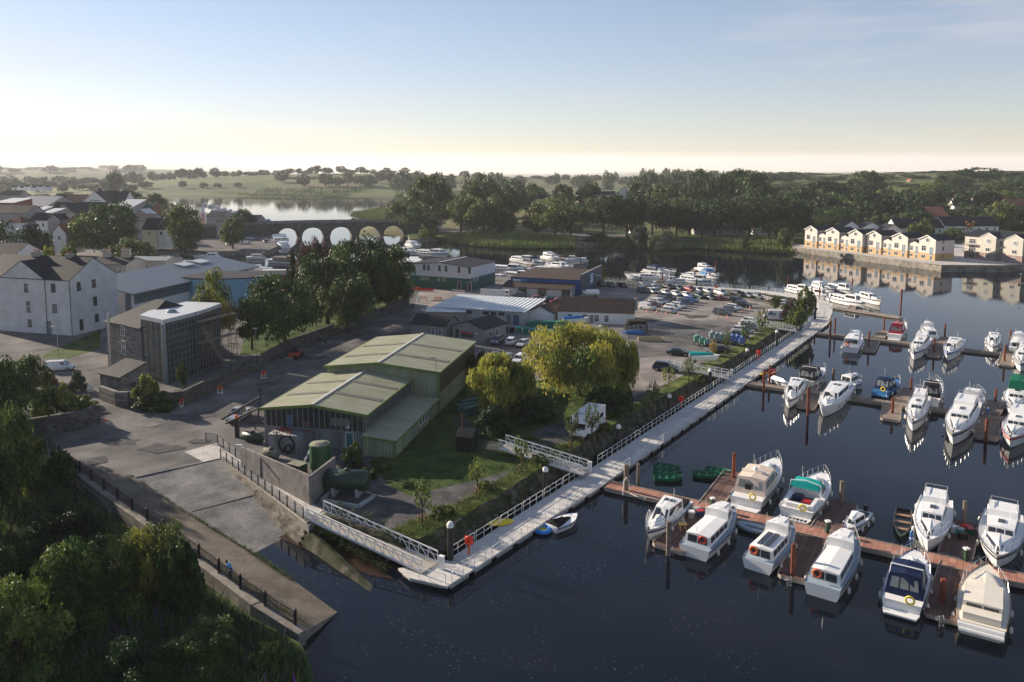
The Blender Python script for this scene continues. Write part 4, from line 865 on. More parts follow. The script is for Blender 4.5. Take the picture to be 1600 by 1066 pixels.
for v in (23.0, 30.5):
    m = MB()
    for a, b_, x0, x1 in (((.8, 6.2), (9.2, 7.15), 1.4, 8.8), ((9.2, 7.15), (18.6, 6.2), 9.6, 18.4)):
        s_ = (b_[1] - a[1]) / (b_[0] - a[0]); za = a[1] + (x0 - a[0]) * s_ + .13; zb = a[1] + (x1 - a[0]) * s_ + .13
        m.add([(x0, v, za), (x1, v, zb), (x1, v + 1.0, zb), (x0, v + 1.0, za), (x0, v, za + .05), (x1, v, zb + .05), (x1, v + 1, zb + .05), (x0, v + 1, za + .05)], [(4, 5, 6, 7), (0, 1, 5, 4), (2, 3, 7, 6), (1, 2, 6, 5), (3, 0, 4, 7)])
    m.build('rooflight', BAND, shed, world=False)
m = MB(); m.add([(.3, -.1, 2.6), (14.0, -.1, 2.6), (14.0, -.1, 4.75), (7, -.1, 5.5), (.3, -.1, 4.75), (.3, .0, 2.6), (14, 0, 2.6), (14, 0, 4.75), (7, 0, 5.5), (.3, 0, 4.75)], [(0, 1, 2, 3, 4), (0, 5, 6, 1), (1, 6, 7, 2), (2, 7, 8, 3), (3, 8, 9, 4), (4, 9, 5, 0)], 0)
for i in range(19):
    x = .35 + 13.6 * i / 18; zt = 4.75 + (.75 * (x - .3) / 6.7 if x < 7 else .75 * (14 - x) / 7); m.bar((x, -.15, 2.6), (x, -.15, zt), .09, k=1)
m.box(.2, 14.1, -.22, -.05, 2.45, 2.62, 1)
for x, z, w_, h_, k in ((3.2, 2.7, .9, 1.5, 2), (9.5, 3.2, 2.6, 1.0, 3), (5.3, 2.7, 1.3, .8, 4), (11.5, 2.9, .5, .9, 5)): m.box(x, x + w_, -.115, -.1, z, z + h_, k)
m.build('gable_glazing', [mat('dusty_glass', (.028, .03, .032), .12, var=.5, sc=1.2), STEEL, BDOOR, mat('stored_hull', (.12, .13, .12), .6), BROWNR, WHITE], shed, world=False)
m = MB(); m.box(14.3, 14.36, .3, 17.2, 2.95, 4.75, 0)
for i in range(34): m.bar((14.42, .3 + 16.9 * i / 33, 2.95), (14.42, .3 + 16.9 * i / 33, 4.75), .09, k=1)
m.build('side_glazing', [MATS['dusty_glass'], STEEL], shed, world=False)
m = MB()
m.add([(14.4, -1.6, -.2), (18.7, -1.6, -.2), (18.7, -1.6, 2.25), (14.4, -1.6, 2.6), (14.4, 17.6, -.2), (18.55, 17.6, -.2), (18.55, 17.6, 2.25), (14.4, 17.6, 2.6)], [(0, 1, 2, 3), (1, 5, 6, 2), (5, 4, 7, 6), (4, 0, 3, 7)])
m.build('annex_wall', RIBW, shed, world=False)
m = MB(); m.add([(14.35, -1.9, 2.66), (19.0, -1.9, 2.28), (18.9, 17.2, 2.28), (14.35, 17.2, 2.66), (14.35, -1.9, 2.78), (19.0, -1.9, 2.4), (18.9, 17.2, 2.4), (14.35, 17.2, 2.78)], [(4, 5, 6, 7), (3, 2, 1, 0), (0, 1, 5, 4), (1, 2, 6, 5), (2, 3, 7, 6)])
m.build('annex_roof', RIBV, shed, world=False)
m = MB(); m.bar((14.35, -1.95, 2.62), (19.05, -1.95, 2.24), .1, .25); m.bar((19.05, -1.9, 2.25), (18.95, 17.2, 2.25), .1, .25); m.bar((18.75, -1.65, 0), (18.75, -1.65, 2.2), .18); m.bar((18.7, 17.6, 0), (18.7, 17.6, 6.1), .2)
m.build('trim', TRIMG, shed, world=False)
for v in (8.6, 9.7, 10.8, 11.9): win(0, shed, 'r', 18.7, 15, v, 1.45, .9, .75, bars=0)
m = MB(); m.box(18.6, 18.68, 18, 38.9, 3.0, 6.0); m.build('brown_cladding', RUSTW, shed, world=False)
win(0, shed, 'f', 14, 15, 12.0, 1.2, .95, 2.2, name='door', gl=mat('teal_door', (.03, .13, .17), .5, var=.1), bars=0)
m = MB(); m.tube([(18.4, 17.1, 6.1), (18.4, 17.1, 8.4), (18.1, 16.8, 8.6)], .04, 5); m.box(17.8, 18.3, 16.6, 16.9, 8.5, 8.65); m.build('lamp_arm', STEEL, shed, world=False)
# --- small sheds and workshops
GREYW = mat('grey_board', (.26, .25, .24), .8, var=.12); BROWNT = mat('brown_moss_tiles', (.06, .045, .04), .9, var=.4, sc=1.5, bump=.3, bsc=5)
hb('small grey shed with a dark roof nearest the road junction', (643, 524), (697, 529), 2, 509, 494, 6, 'u', wm=GREYW, rm=SLATE2, name='small_shed', cat='shed', wins=ww('f', [5.4, 7.2], 1.4, .7, 1.4) )
sd2 = hb('grey gabled hut with a brown and black roof and a red notice board', (707.5, 529), (756, 536), 2, 515, 505, 8.5, 'v', wm=GREYW, rm=SLATE2, name='grey_hut', cat='hut', wins=ww('r', [2.2, 4.8], 1.5, 1.1, 1.1) + ww('f', [1.2], 1.3, .7, 1.7, fr=DFR))
m = MB(); m.box(2.3, 5.4, -.1, -.02, .7, 1.9, 0); m.box(2.4, 3.6, -.13, -.1, 1.5, 1.8, 1); m.box(4.0, 5.2, -.13, -.1, 1.5, 1.8, 1); m.build('notice_board', [DKR, mat('red_lettering', (.7, .06, .03), .5, var=0)], sd2, world=False)
s3 = hb('long white workshop with a pale ribbed roof', (678, 499), (818.5, 508), 2, 488, 468, 17, 'm', wm=ribmat('white_sheet_wall', (.42, .43, .42), .5, 2, stain=(.3, .3, .28)), rm=ribmat('pale_ribbed_roof', (.50, .54, .56), 1.1, 0, rough=.4, stain=(.36, .4, .42), depth=.08), name='workshop', cat='workshop', o=.4, fr=DFR,
   wins=ww('f', [1.8, 5, 9.2, 13.5, 15.4, 17.4], 2.3, 1.3, .6) + ww('f', [19.2], 1.2, .8, 2.0, gl=GLB) + ww('f', [21], 1.15, 1.3, 2.1, name='door', gl=BDOOR, bars=0))
house('pale flat roofed porch in front of the long white workshop', P(669, 500, 2) - V(0, 3.5, 0), (1, -.05), 9, 4, 2.6, 2.9, 'm', wm=GREYW, rm=PALER, name='porch', cat='annex', o=.3)
hb('small white gabled shed with a mossy brown roof', (827, 502), (863, 505), 2, 489, 480, 11, 'v', wm=WHITE, rm=BROWNT, name='white_shed', cat='shed', o=.4)
s5 = hb('long white cottage-like store with a dark brown roof and a chimney', (871, 504), (990, 508), 2, 489, 468, 9, 'u', wm=WHITE, rm=BROWNT, name='long_store', cat='store', wins=ww('f', [3, 6.5], 1.9, .9, .5) + ww('f', [9.3, 11.6], 1.3, .9, 1.5, fr=WFR) + ww('f', [8.1], 1.1, .9, 2, name='door', gl=GREYW, bars=0), chim=[(18.3, 4.5, .7, .9, 5.4)])
# green and white two storey building
GRN = mat('dark_green_cladding', (.012, .085, .055), .6, var=.1)
gw = hb('two storey building, white above and dark green below, with a shallow black roof', (639.4, 448), (733.8, 455), 2, 418, 413.5, 17, 'v', wm=mat('white_cladding', (.50, .50, .50), .6, var=.05), rm=SLATE2, name='green_and_white_building', cat='building', o=.3, fr=GREYR,
   wins=ww('f', [5.6, 7.1], 6.3, .8, 1.7) + ww('f', [11.0, 13.3], 6.3, .8, 1.7) + ww('f', [17.8], 6.2, .8, 1.7) + ww('f', [21.4], 6.2, .8, 1.7) + ww('f', [4.9, 6.5, 12.6], 2.9, 1.1, .7, fr=WFR) + ww('f', [10.7], 2.9, .5, .7, fr=WFR)
   + ww('f', [17.9, 21.4], 1.4, 1.2, 2.7, name='door', gl=DOOR, fr=WFR, bars=0) + ww('r', [3, 5], 3.0, .9, .9, fr=WFR), rx=11)
w_ = (P(733.8, 455, 2) - P(639.4, 448, 2)).length
m = MB(); m.box(-.03, w_ + .03, -.03, 17.03, -.2, 3.7); m.build('lower_cladding', GRN, gw, world=False)
m = MB(); zr = PD(733.8, 413.5, P(733.8, 455, 2).y).z - 2; m.bar((11, -.3, zr + .2), (11, 17.1, zr + .2), .55, .1); m.build('ridge_cap', PALER, gw, world=False)
# blue warehouse
BLU = ribmat('blue_sheet', (.02, .09, .28), .45, 2, stain=(.02, .07, .2)); 
bw = hb('blue and black boat warehouse with a brown roof and rooflights', (798, 456), (907, 462), 2, 438.5, 427, 24, 'm', wm=BLU, rm=BROWNT, name='warehouse', cat='warehouse', o=.2)
w_ = (P(907, 462, 2) - P(798, 456, 2)).length; zt = PD(907, 430, P(907, 462, 2).y).z - 2
m = MB(); m.box(w_ + .05, w_ + .35, -.4, 24.5, -.2, zt); m.build('end_wall', mat('dark_blue_end_wall', (.03, .05, .08), .6, var=.1), bw, world=False)
m = MB(); m.box(w_ + .0, w_ + .4, -.45, 24.6, zt, zt + .25); m.build('coping', GREYR, bw, world=False)
m = MB(); m.box(w_ + .35, w_ + .4, 9.5, 13.5, zt - 4.0, zt - .8, 0)
for k, z in enumerate((1.5, 2.3, 3.1, 3.6)): m.box(w_ + .4, w_ + .42, 10, 13.1 - .4 * (k % 2), zt - z, zt - z + .35, 1)
m.build('sign', [mat('blue_sign', (.05, .2, .42), .5, var=0), WHITE], bw, world=False)
hw = PD(798, 433, P(798, 456, 2).y).z - 2
m = MB(); m.box(.4, 5.2, -.1, -.03, hw - 2.0, hw - .4, 0); m.box(.8, 3.2, -.13, -.1, hw - .95, hw - .6, 1); m.box(.8, 4.8, -.13, -.1, hw - 1.6, hw - 1.3, 1); m.build('sign', [MATS['blue_sign'], WHITE], bw, world=False)
m = MB(); hr_ = PD(907, 427, P(907, 462, 2).y + 24).z - 2
he_ = PD(907, 438.5, P(907, 462, 2).y).z - 2
for x in (3, 7, 12.5, 17.5, 21.7): 
    y0 = 14; s_ = (hr_ - he_) / 24; m.add([(x, y0, he_ + y0 * s_ + .17), (x + 1.6, y0, he_ + y0 * s_ + .17), (x + 1.6, y0 + 5, he_ + (y0 + 5) * s_ + .17), (x, y0 + 5, he_ + (y0 + 5) * s_ + .17)], [(0, 1, 2, 3)])
m.build('rooflight', PALER, bw, world=False)
hb('white lean-to workshop row with three dark bays in front of the blue warehouse', (784, 460), (890, 466), 2, 454, 444, 6, 'm', wm=ribmat('white_sheet_wall2', (.5, .5, .49), .9, 2, stain=(.4, .4, .38)), rm=BROWNT, name='workshop_row', cat='workshop', wins=[('f', x, 1.3, 2.4, 2.3, dict(fr=DFR, name='bay_door')) for x in (6.4, 12.4, 19.4)] + ww('r', [3], 1.2, 1.6, 2.3, name='door', gl=BDOOR, bars=0))
m = MB(); p, q = P(751, 464, 2), P(788, 466, 2); m.bar(p + V(0, 0, 1.2), q + V(0, 0, 1.2), .2, 2.4); tag(m.build('white_wall', WHITE, org=p), 'plain white yard wall between the green and white building and the workshops', 'wall')
# --- quay terrace
q0 = P(1257, 385, 2.5); q1 = P(1457.7, 408, 2.5); TU = (q1 - q0).normalized(); Lt = (q1 - q0).length
wd = [7.6, 5.4, 7.8, 5.4, 7.6, 7.6, 5.4, 7.8, 5.4, 7.6]; sc_ = (Lt - 1.5) / sum(wd); x = 0
TV = V(-TU.y, TU.x, 0)
for i, w in enumerate(wd):
    w *= sc_; tall = i % 2 == 0 if i < 5 else i % 2 == 1
    off = 0 if i < 5 else 1.4
    if i == 5: x += 1.2
    O = q0 + TU * x + TV * (off + (0 if tall else .5))
    if tall: wn_ = ww('f', [w * .3], 4.6, 1.9, 2.0) + ww('f', [w * .76], 3.5, 1.5, 3.4, gl=GLB) + ww('f', [w * .3], 1.3, 1.8, 1.3) + ww('f', [w * .76], .95, 1.0, 1.8, name='door')
    else: wn_ = ww('f', [w * .28], 4.1, 1.3, 1.7) + ww('f', [w * .75], 3.3, 1.2, 3.4, gl=GLB) + ww('f', [w * .28], 1.3, 1.4, 1.0) + ww('f', [w * .75], .95, .9, 1.8, name='door')
    if i == 9: wn_ += ww('r', [4.5], 4.6, .6, 1.4, fr=DFR) + ww('r', [4.5], 7.2, .6, .8, fr=DFR) + ww('r', [4.5], 1.6, .6, 1.0, fr=DFR)
    t = house('%s cream and tan gabled quay house, %s from the left of the terrace' % ('tall' if tall else 'narrow lower', ordn(i)), O, TU, w, 11, 8.0 if tall else 6.0, 9.8 if tall else 7.1, 'v', wm=CREAM, rm=SLATE2, wins=wn_, name='terraced_house', cat='house', group='cream and tan terraced houses on the quay', o=.3, band=(TAN, 2.75))
    if tall:
        m = MB(); m.lathe([(.95, -.10), (.95, .05)], (w / 2, 0, 7.9), 16, 0, axis='Y'); m.lathe([(.74, -.12), (.74, .0)], (w / 2, 0, 7.9), 16, 1, axis='Y'); m.box(w / 2 - .5, w / 2 + .5, -.14, -.1, 7.87, 7.93, 0); m.box(w / 2 - .03, w / 2 + .03, -.14, -.1, 7.42, 8.38, 0)
        m.build('round_window', [WFR, GLASS], t, world=False)
        m = MB(); m.bar((-.3, -.34, 7.95), (w / 2, -.34, 9.85), .08, .28); m.bar((w / 2, -.34, 9.85), (w + .3, -.34, 7.95), .08, .28); m.build('bargeboard', WFR, t, world=False)
    x += w
# apartment block on the quay corner
a0 = P(1506, 402.7, 2.5); au = V(.45, -.89, 0)
ap = house('cream apartment block with round windows, balconies and a grey ground floor', a0, au, 30, 13, 9.0, 11.3, 'u', wm=mat('apartment_render', (.50, .475, .41), .9, var=.05), rm=SLATE2, name='apartment_building', cat='building', o=.3, band=(PINKR, 2.9),
   wins=ww('f', [14.8, 14.8], 6.9, 1.2, 1.8) + ww('f', [14.8], 4.1, 1.2, 1.8) + ww('f', [14.8], 1.3, 1.4, 2.0) + ww('f', [9.2, 20.3], 4.2, 1.7, 1.3) + ww('f', [9.2, 20.3], 1.5, 1.7, 1.3) + ww('f', [3.2], 4.2, 2.6, 1.9, bars=3) + ww('f', [3.2], 1.3, 2.6, 1.9, bars=3) + ww('f', [3.2], 7, 2.6, 1.8, bars=3))
for cx, w in ((10.4, 6.2), (20.8, 6.2)):
    m = MB(); m.box(cx - w / 2, cx + w / 2, -1.3, 2, -.2, 9.2); m.add([(cx - w / 2, -1.3, 9.2), (cx + w / 2, -1.3, 9.2), (cx, -1.3, 10.8), (cx - w / 2, 4, 9.2), (cx + w / 2, 4, 9.2), (cx, 5, 10.8)], [(0, 1, 2), (1, 4, 5, 2), (3, 0, 2, 5)])
    m.build('bay', MATS['apartment_render'], ap, world=False)
    m = MB(); m.box(cx - w / 2 - .04, cx + w / 2 + .04, -1.34, 0, -.2, 2.9); m.build('bay_base', PINKR, ap, world=False)
    m = MB(); m.bar((cx - w / 2 - .3, -1.4, 9.15), (cx, -1.4, 10.95), .1, .25); m.bar((cx, -1.4, 10.95), (cx + w / 2 + .3, -1.4, 9.15), .1, .25); m.build('bargeboard', WFR, ap, world=False)
    m = MB(); m.add([(cx - w / 2 - .3, -1.5, 9.25), (cx, -1.5, 11.05), (cx, 6, 11.05), (cx - w / 2 - .3, 6, 9.25), (cx + w / 2 + .3, -1.5, 9.25), (cx + w / 2 + .3, 6, 9.25)], [(0, 1, 2, 3), (1, 4, 5, 2)]); m.build('roof', SLATE2, ap, world=False)
    m = MB(); m.lathe([(.95, -1.42), (.95, -1.25)], (cx, 0, 7.7), 18, 0, axis='Y'); m.lathe([(.75, -1.45), (.75, -1.3)], (cx, 0, 7.7), 18, 1, axis='Y'); m.box(cx - .75, cx + .75, -1.48, -1.44, 7.66, 7.74, 0); m.box(cx - .04, cx + .04, -1.48, -1.44, 6.95, 8.45, 0); m.build('round_window', [WFR, GLB], ap, world=False)
    for z in (1.5, 4.3):
        m = MB(); m.box(cx - .85, cx + .85, -1.36, -1.3, z - .6, z + .6, 1)
        for xx in (cx - .85, cx, cx + .85): m.box(xx - .05, xx + .05, -1.4, -1.35, z - .65, z + .65, 0)
        m.box(cx - .85, cx + .85, -1.4, -1.35, z - .68, z - .6, 0); m.box(cx - .85, cx + .85, -1.4, -1.35, z + .6, z + .68, 0); m.build('window', [WFR, GLASS], ap, world=False)
for z in (2.9, 5.7):
    m = MB(); m.box(.1, 5.9, -1.5, .0, z - .15, z); m.bar((.1, -1.45, z + 1), (5.9, -1.45, z + 1), .06)
    for i in range(12): m.bar((.1 + i * .527, -1.45, z), (.1 + i * .527, -1.45, z + 1), .04)
    m.build('balcony', GREYR, ap, world=False)
for z in (3.1, 5.9):
    m = MB(); m.box(13.7, 15.9, -.9, 0, z - .12, z); m.bar((13.7, -.87, z + 1), (15.9, -.87, z + 1), .06)
    for i in range(7): m.bar((13.7 + i * .366, -.87, z), (13.7 + i * .366, -.87, z + 1), .04)
    m.build('balcony', DFR, ap, world=False)
# --- behind the terrace and on the hill
def W2(n, w, z=1.6, h=1.2): return ww('f', [w * (i + .5) / n for i in range(n)], z, 1.0, h)
BH = [('white dormered house with a black roof behind the left part of the terrace', 1316, 1345, 356, 346, 392, 9, 'v', WHITE, SLATE2), ('white gabled house with a black roof behind the middle of the terrace', 1347, 1378, 356, 348, 388, 9, 'v', WHITE, SLATE2),
  ('cream gabled house with a black roof rising behind the terrace centre', 1383, 1410, 360, 351, 380, 9, 'v', CREAM, SLATE2), ('long white building with a dark roof behind the right end of the terrace', 1400, 1474, 356, 342, 410, 12, 'u', WHITE, SLATE2),
  ('wide white building with a dark slate roof in front of the red tiled school', 1476, 1560, 353, 339, 415, 14, 'u', WHITE, SLATE2), ('big red-brown tiled hall roof on the hillside', 1436, 1484, 338, 323, 455, 20, 'u', GREYR, REDR),
  ('white house with two chimneys on the right hillside', 1491, 1526, 322, 313, 500, 9, 'u', WHITE, SLATE2), ('pinkish house at the right edge among the hill trees', 1575, 1606, 321, 311, 480, 10, 'u', GREYR, REDR),
  ('small orange sunlit house high on the skyline ridge', 1421, 1428, 283, 280, 800, 7, 'v', CREAM, REDR), ('small white house with a grey roof in the wooded slope', 1341, 1358, 312, 305, 540, 8, 'v', GREYR, SLATE2),
  ('brown roofed bungalow among the slope trees', 1402, 1428, 318, 311, 530, 8, 'u', GREYR, BROWNR), ('pale farmhouse at the far field edge', 1218, 1232, 302, 297, 700, 8, 'v', CREAM, BROWNR),
  ('large white gabled house above the shore row of trees', 964, 986, 302, 291, 570, 12, 'v', WHITE, SLATE2), ('low white bungalow left of the large gabled house', 928, 962, 304, 299, 560, 9, 'u', CREAM, SLATE2), ('white house with a chimney among the shore trees', 862, 874, 306, 298, 580, 8, 'v', WHITE, SLATE2),
  ('dark roofed house beside the white house with a chimney', 836, 860, 311, 305, 570, 8, 'u', WHITE, SLATE2), ('small cream house seen between the shore trees', 903, 912, 302, 296, 560, 8, 'v', CREAM, SLATE2), ('grey two storey house half hidden at the left of the shore road', 768, 800, 340, 329, 470, 9, 'u', GREYR, SLATE2),
  ('brick sided house behind the trees near the bridge', 718, 742, 338, 330, 480, 9, 'v', PINKR, SLATE2), ('long cream wall building behind the trunks of the shore row', 1085, 1165, 358, 350, 440, 9, 'u', GREYR, SLATE2), ('white three storey house between the shore trees at the right', 1180, 1210, 346, 338, 440, 9, 'u', WHITE, SLATE2),
  ('white cottage glimpsed at the water side of the dark trees', 985, 1010, 362, 355, 450, 8, 'u', WHITE, SLATE2), ('low house behind the left part of the shore road', 655, 690, 345, 338, 480, 8, 'u', WHITE, BROWNR), ('orange lit cottage at the far right of the shore trees', 1192, 1201, 306, 302, 600, 8, 'v', CREAM, REDR)]
for lb, x0, x1, ye, yr, D, d, rg, wm, rm in BH:
    z = ground_z(PD(x0, ye, D).x, D); he = PD(x0, ye, D).z; w = (x1 - x0) * D / F
    if he - z < 2.6: z = he - 2.8
    ch = [(w * .08, d / 2, .8, .9, PD(x0, yr, D + d / 2).z - z + 1.2), (w * .92, d / 2, .8, .9, PD(x0, yr, D + d / 2).z - z + 1.2)] if 'chimney' in lb and rg == 'u' else ([(w * .5, d / 2, .8, .8, PD(x0, yr, D).z - z + 1.5)] if 'chimney' in lb else [])
    hd(lb, x0, x1, ye, yr, D, d, rg, z=z, wm=wm, rm=rm, ang=random.uniform(-8, 2), wins=W2(max(1, int(w / 4)), w, max(1.5, he - z - 1.6)), chim=ch, group='houses beyond the river')
# --- the town on the left
TH = [('white gabled hall with dark lettering and a tall slate roof, topped by a black ventilator', 128, 172, 318, 299, 545, 26, 'v', WHITE, SLATE2), ('dark slate wing right of the white lettered hall', 172, 197, 314, 299, 556, 12, 'u', WHITE, SLATE2), ('long low hall with a row of rooflights, left of the lettered gable', 97, 130, 316, 304, 560, 16, 'u', CREAM, BROWNR),
  ('big blue-grey metal roofed store in the middle of town', 20, 78, 322, 307, 440, 26, 'u', GREYR, BLUEG), ('dark roofed hall with a beige gable', 85, 117, 333, 318, 410, 22, 'v', mat('beige_render', (.30, .27, .23), .9), SLATE2), ('long dark slate roof right of the beige gable', 117, 162, 332, 316, 425, 14, 'u', GREYR, SLATE2), ('slate roofed terrace left of the beige gable', 78, 100, 330, 316, 430, 12, 'u', GREYR, SLATE2),
  ('tall grey rendered house with a long black roof at the left edge', -20, 45, 333, 321, 340, 12, 'u', GREYR, SLATE2), ('white shopfront house with two dark shuttered windows', 46, 76, 344, 333, 335, 9, 'u', WHITE, SLATE2), ('grey house with a low gable beside the shuttered house', 75, 94, 342, 335, 330, 9, 'v', GREYR, SLATE2), ('plain brown rendered house left of the giant tree', 93, 110, 342, 334, 332, 9, 'u', PINKR, SLATE2),
  ('white gabled house with stepped orange roofs', 82, 104, 364, 351, 325, 12, 'v', WHITE, REDR), ('small house with a pyramid roof and a sunlit hip', 7, 34, 348, 337, 300, 8, 'u', WHITE, BROWNR), ('red brick building with a sunlit white roof at the left edge', -10, 24, 317, 310, 420, 14, 'm', mat('brick_red', (.22, .10, .07), .9), PALER),
  ('shed with a gleaming white roof, left of a pair', 48, 62, 331, 323, 390, 10, 'm', GREYR, PALER), ('shed with a gleaming white roof, right of a pair', 65, 82, 333, 326, 385, 10, 'm', GREYR, PALER), ('small white gabled house in front of the pink far lane', 83, 96, 312, 304, 560, 8, 'v', WHITE, SLATE2), ('little dark gabled house beside the white one near the far lane', 76, 83, 313, 307, 570, 8, 'v', CREAM, SLATE2),
  ('building with a broad pale sunlit roof below the lettered hall', 175, 206, 325, 312, 450, 16, 'm', GREYR, PALER), ('small red brick house with a green roof and sunlit edge', 222, 239, 326, 318, 460, 9, 'u', mat('brick_red2', (.2, .1, .08), .9), mat('green_roof', (.06, .10, .08), .7)), ('low pale roofed house before the red brick one', 208, 232, 335, 327, 430, 9, 'v', GREYR, PALER),
  ('pale yellow two storey house with a long dark roof', 222, 246, 358, 341, 355, 10, 'u', YELR, SLATE2), ('white balcony house joined to the yellow house', 246, 258, 358, 343, 355, 10, 'u', WHITE, SLATE2), ('dark slate roofs uphill of the yellow house', 200, 236, 346, 334, 390, 14, 'u', GREYR, SLATE2), ('row of houses with dark dormers at the left edge of town', 0, 34, 305, 298, 620, 10, 'u', GREYR, SLATE2),
  ('dark slate roofed house behind the blue-grey store', 48, 66, 308, 303, 590, 12, 'u', GREYR, SLATE2), ('waterfront block with dark flat roofs by the bridge', 322, 346, 338, 330, 440, 14, 'u', GREYR, SLATE2), ('low slate roofed bar by the bridge end', 376, 404, 344, 336, 445, 10, 'u', GREYR, SLATE2), ('house glimpsed right of the tall quay tree', 338, 352, 346, 340, 420, 10, 'u', GREYR, SLATE2),
  ('grey roofed block in front of the town trees, at the left edge', -20, 26, 398, 380, 235, 12, 'u', RENDER, SLATE2), ('low roof with two clay potted chimneys behind the long grey roof', 140, 200, 413, 402, 228, 10, 'u', GREYR, SLATE2), ('long flat pale roofed range behind the long grey roof', 200, 262, 407, 401, 240, 9, 'u', GREYR, BLUEG)]
for lb, x0, x1, ye, yr, D, d, rg, wm, rm in TH:
    w = (x1 - x0) * D / F; he = PD(x0, ye, D).z - 2; z = 2
    ch = [(w * .2, d / 2, 2.0, 1.0, PD(x0, yr, D + d / 2).z - z + 2.2), (w * .75, d / 2, 2.6, 1.0, PD(x0, yr, D + d / 2).z - z + 2.4)] if 'potted' in lb else []
    if he > 9: z = he + 2 - 8.5
    t = hd(lb, x0, x1, ye, yr, D, d, rg, z=z, wm=wm, rm=rm, ang=-6, wins=W2(max(1, int(w / 3.6)), w, max(1.5, (PD(x0, ye, D).z - z) - 2.0), 1.4), chim=ch, group='houses of the town across the quay', hip=(3 if 'pyramid' in lb else 0))
    if 'lettered' in lb or 'lettering' in lb and 'gabled' in lb:
        if 'ventilator' in lb:
            hh = PD(x0, ye, D).z - z; m = MB(); m.box(w * .34, w * .40, -.1, 0, hh + 1.6, hh + 2.6); 
            for i in range(9): m.box(w * .43 + i * .62, w * .43 + i * .62 + .42, -.1, 0, hh + 1.7, hh + 2.3)
            m.build('lettering', DKR, t, world=False)
            m = MB(); hr_ = PD(x0, yr, D).z - z; m.lathe([(1.4, hr_ - .8), (1.4, hr_ + 1.4), (.2, hr_ + 2.6)], (w / 2, 6, 0), 8); m.build('ventilator', DKR, t, world=False)
for i, (x, y, D) in enumerate([(22, 291, 1000), (32, 292, 1010), (42, 290, 1030), (52, 291, 1000), (62, 290, 1020), (72, 291, 1040)]):
    hd('tiny white estate house beyond the town, %s in its row from the left' % ordn(i), x - 4, x + 4, y + 2, y - 1, D, 8, 'u', z=max(2.2, PD(x, y, D).z - 6), wm=WHITE, rm=SLATE2, group='white estate houses far behind the town')
# banner column by the bridge
bc = P(318, 356, 2); m = MB(); m.box(-1.0, 1.0, -.4, .4, 0, 4, 0); m.box(-1.0, 1.0, -.4, .4, 4, 9, 1); m.box(-1.0, 1.0, -.4, .4, 9, 12.5, 2); m.T = Matrix(); o = m.build('banner_column', [mat('yellow_banner', (.6, .5, .15), .6, var=0), mat('pink_banner', (.6, .3, .3), .6, var=0), WHITE]); o.location = bc; tag(o, 'tall narrow banner column, white, pink and yellow, by the bridge end', 'banner')
# --- the stone arch bridge
BO = V(-150, 431, 0); BU = V(.945, .327, 0).normalized(); br = empty('stone_bridge', BO, math.atan2(BU.y, BU.x), 'old grey stone road bridge with five open arches over the river', 'bridge')
def xb(pxx):   # where a photo column meets the bridge face
    k = (pxx - 800) / (F * cp); return (k * BO.y - BO.x) / (BU.x - k * BU.y)
ar = [(xb(a), xb(b_)) for a, b_ in ((435, 466), (473, 507), (517, 551), (562, 594), (600, 631))]
L = xb(672); ztop = 8.2
m = MB(); W_ = 8
def top(x): return 7.4 + 1.3 * math.sin(math.pi * max(0, min(1, (x + 30) / (L + 30))))
xs0 = -34; segs = []; cur = xs0
for a, b_ in ar:
    segs.append(('p', cur, a)); segs.append(('a', a, b_)); cur = b_
segs.append(('p', cur, L))
for kd, a, b_ in segs:
    n = 14; xs = [a + (b_ - a) * i / n for i in range(n + 1)]
    def low(x):
        if kd == 'p': return -1.5
        c = (a + b_) / 2; r = (b_ - a) / 2; return .9 + 5.0 * math.sqrt(max(0, 1 - ((x - c) / r) ** 2))
    for i in range(n):
        x0, x1 = xs[i], xs[i + 1]; l0, l1 = low(x0), low(x1); t0, t1 = top(x0), top(x1)
        if kd == 'a' and i == 0: l0 = .9
        m.add([(x0, 0, l0), (x1, 0, l1), (x1, 0, t1), (x0, 0, t0), (x0, W_, l0), (x1, W_, l1), (x1, W_, t1), (x0, W_, t0)], [(0, 1, 2, 3), (5, 4, 7, 6), (4, 5, 1, 0), (3, 2, 6, 7)])
    if kd == 'p':
        m.add([(a, 0, -1.5), (a, W_, -1.5), (a, W_, 1.0), (a, 0, 1.0)], [(0, 1, 2, 3)]); m.add([(b_, 0, -1.5), (b_, W_, -1.5), (b_, W_, 1.0), (b_, 0, 1.0)], [(3, 2, 1, 0)])
        if b_ - a < 14:
            c = (a + b_) / 2; m.prism([(a, 0), (c, -2.0), (b_, 0)], -1.5, 4.0)
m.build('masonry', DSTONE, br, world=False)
m = MB()
for y in (-.15, W_ - .25):
    for i in range(40):
        x0 = xs0 + (L - xs0) * i / 40; x1 = xs0 + (L - xs0) * (i + 1) / 40; t0, t1 = top(x0), top(x1)
        m.add([(x0, y, t0 - .1), (x1, y, t1 - .1), (x1, y + .4, t1 - .1), (x0, y + .4, t0 - .1), (x0, y, t0 + 1.1), (x1, y, t1 + 1.1), (x1, y + .4, t1 + 1.1), (x0, y + .4, t0 + 1.1)], [(0, 1, 5, 4), (2, 3, 7, 6), (4, 5, 6, 7)])
m.build('parapet', STONE, br, world=False)
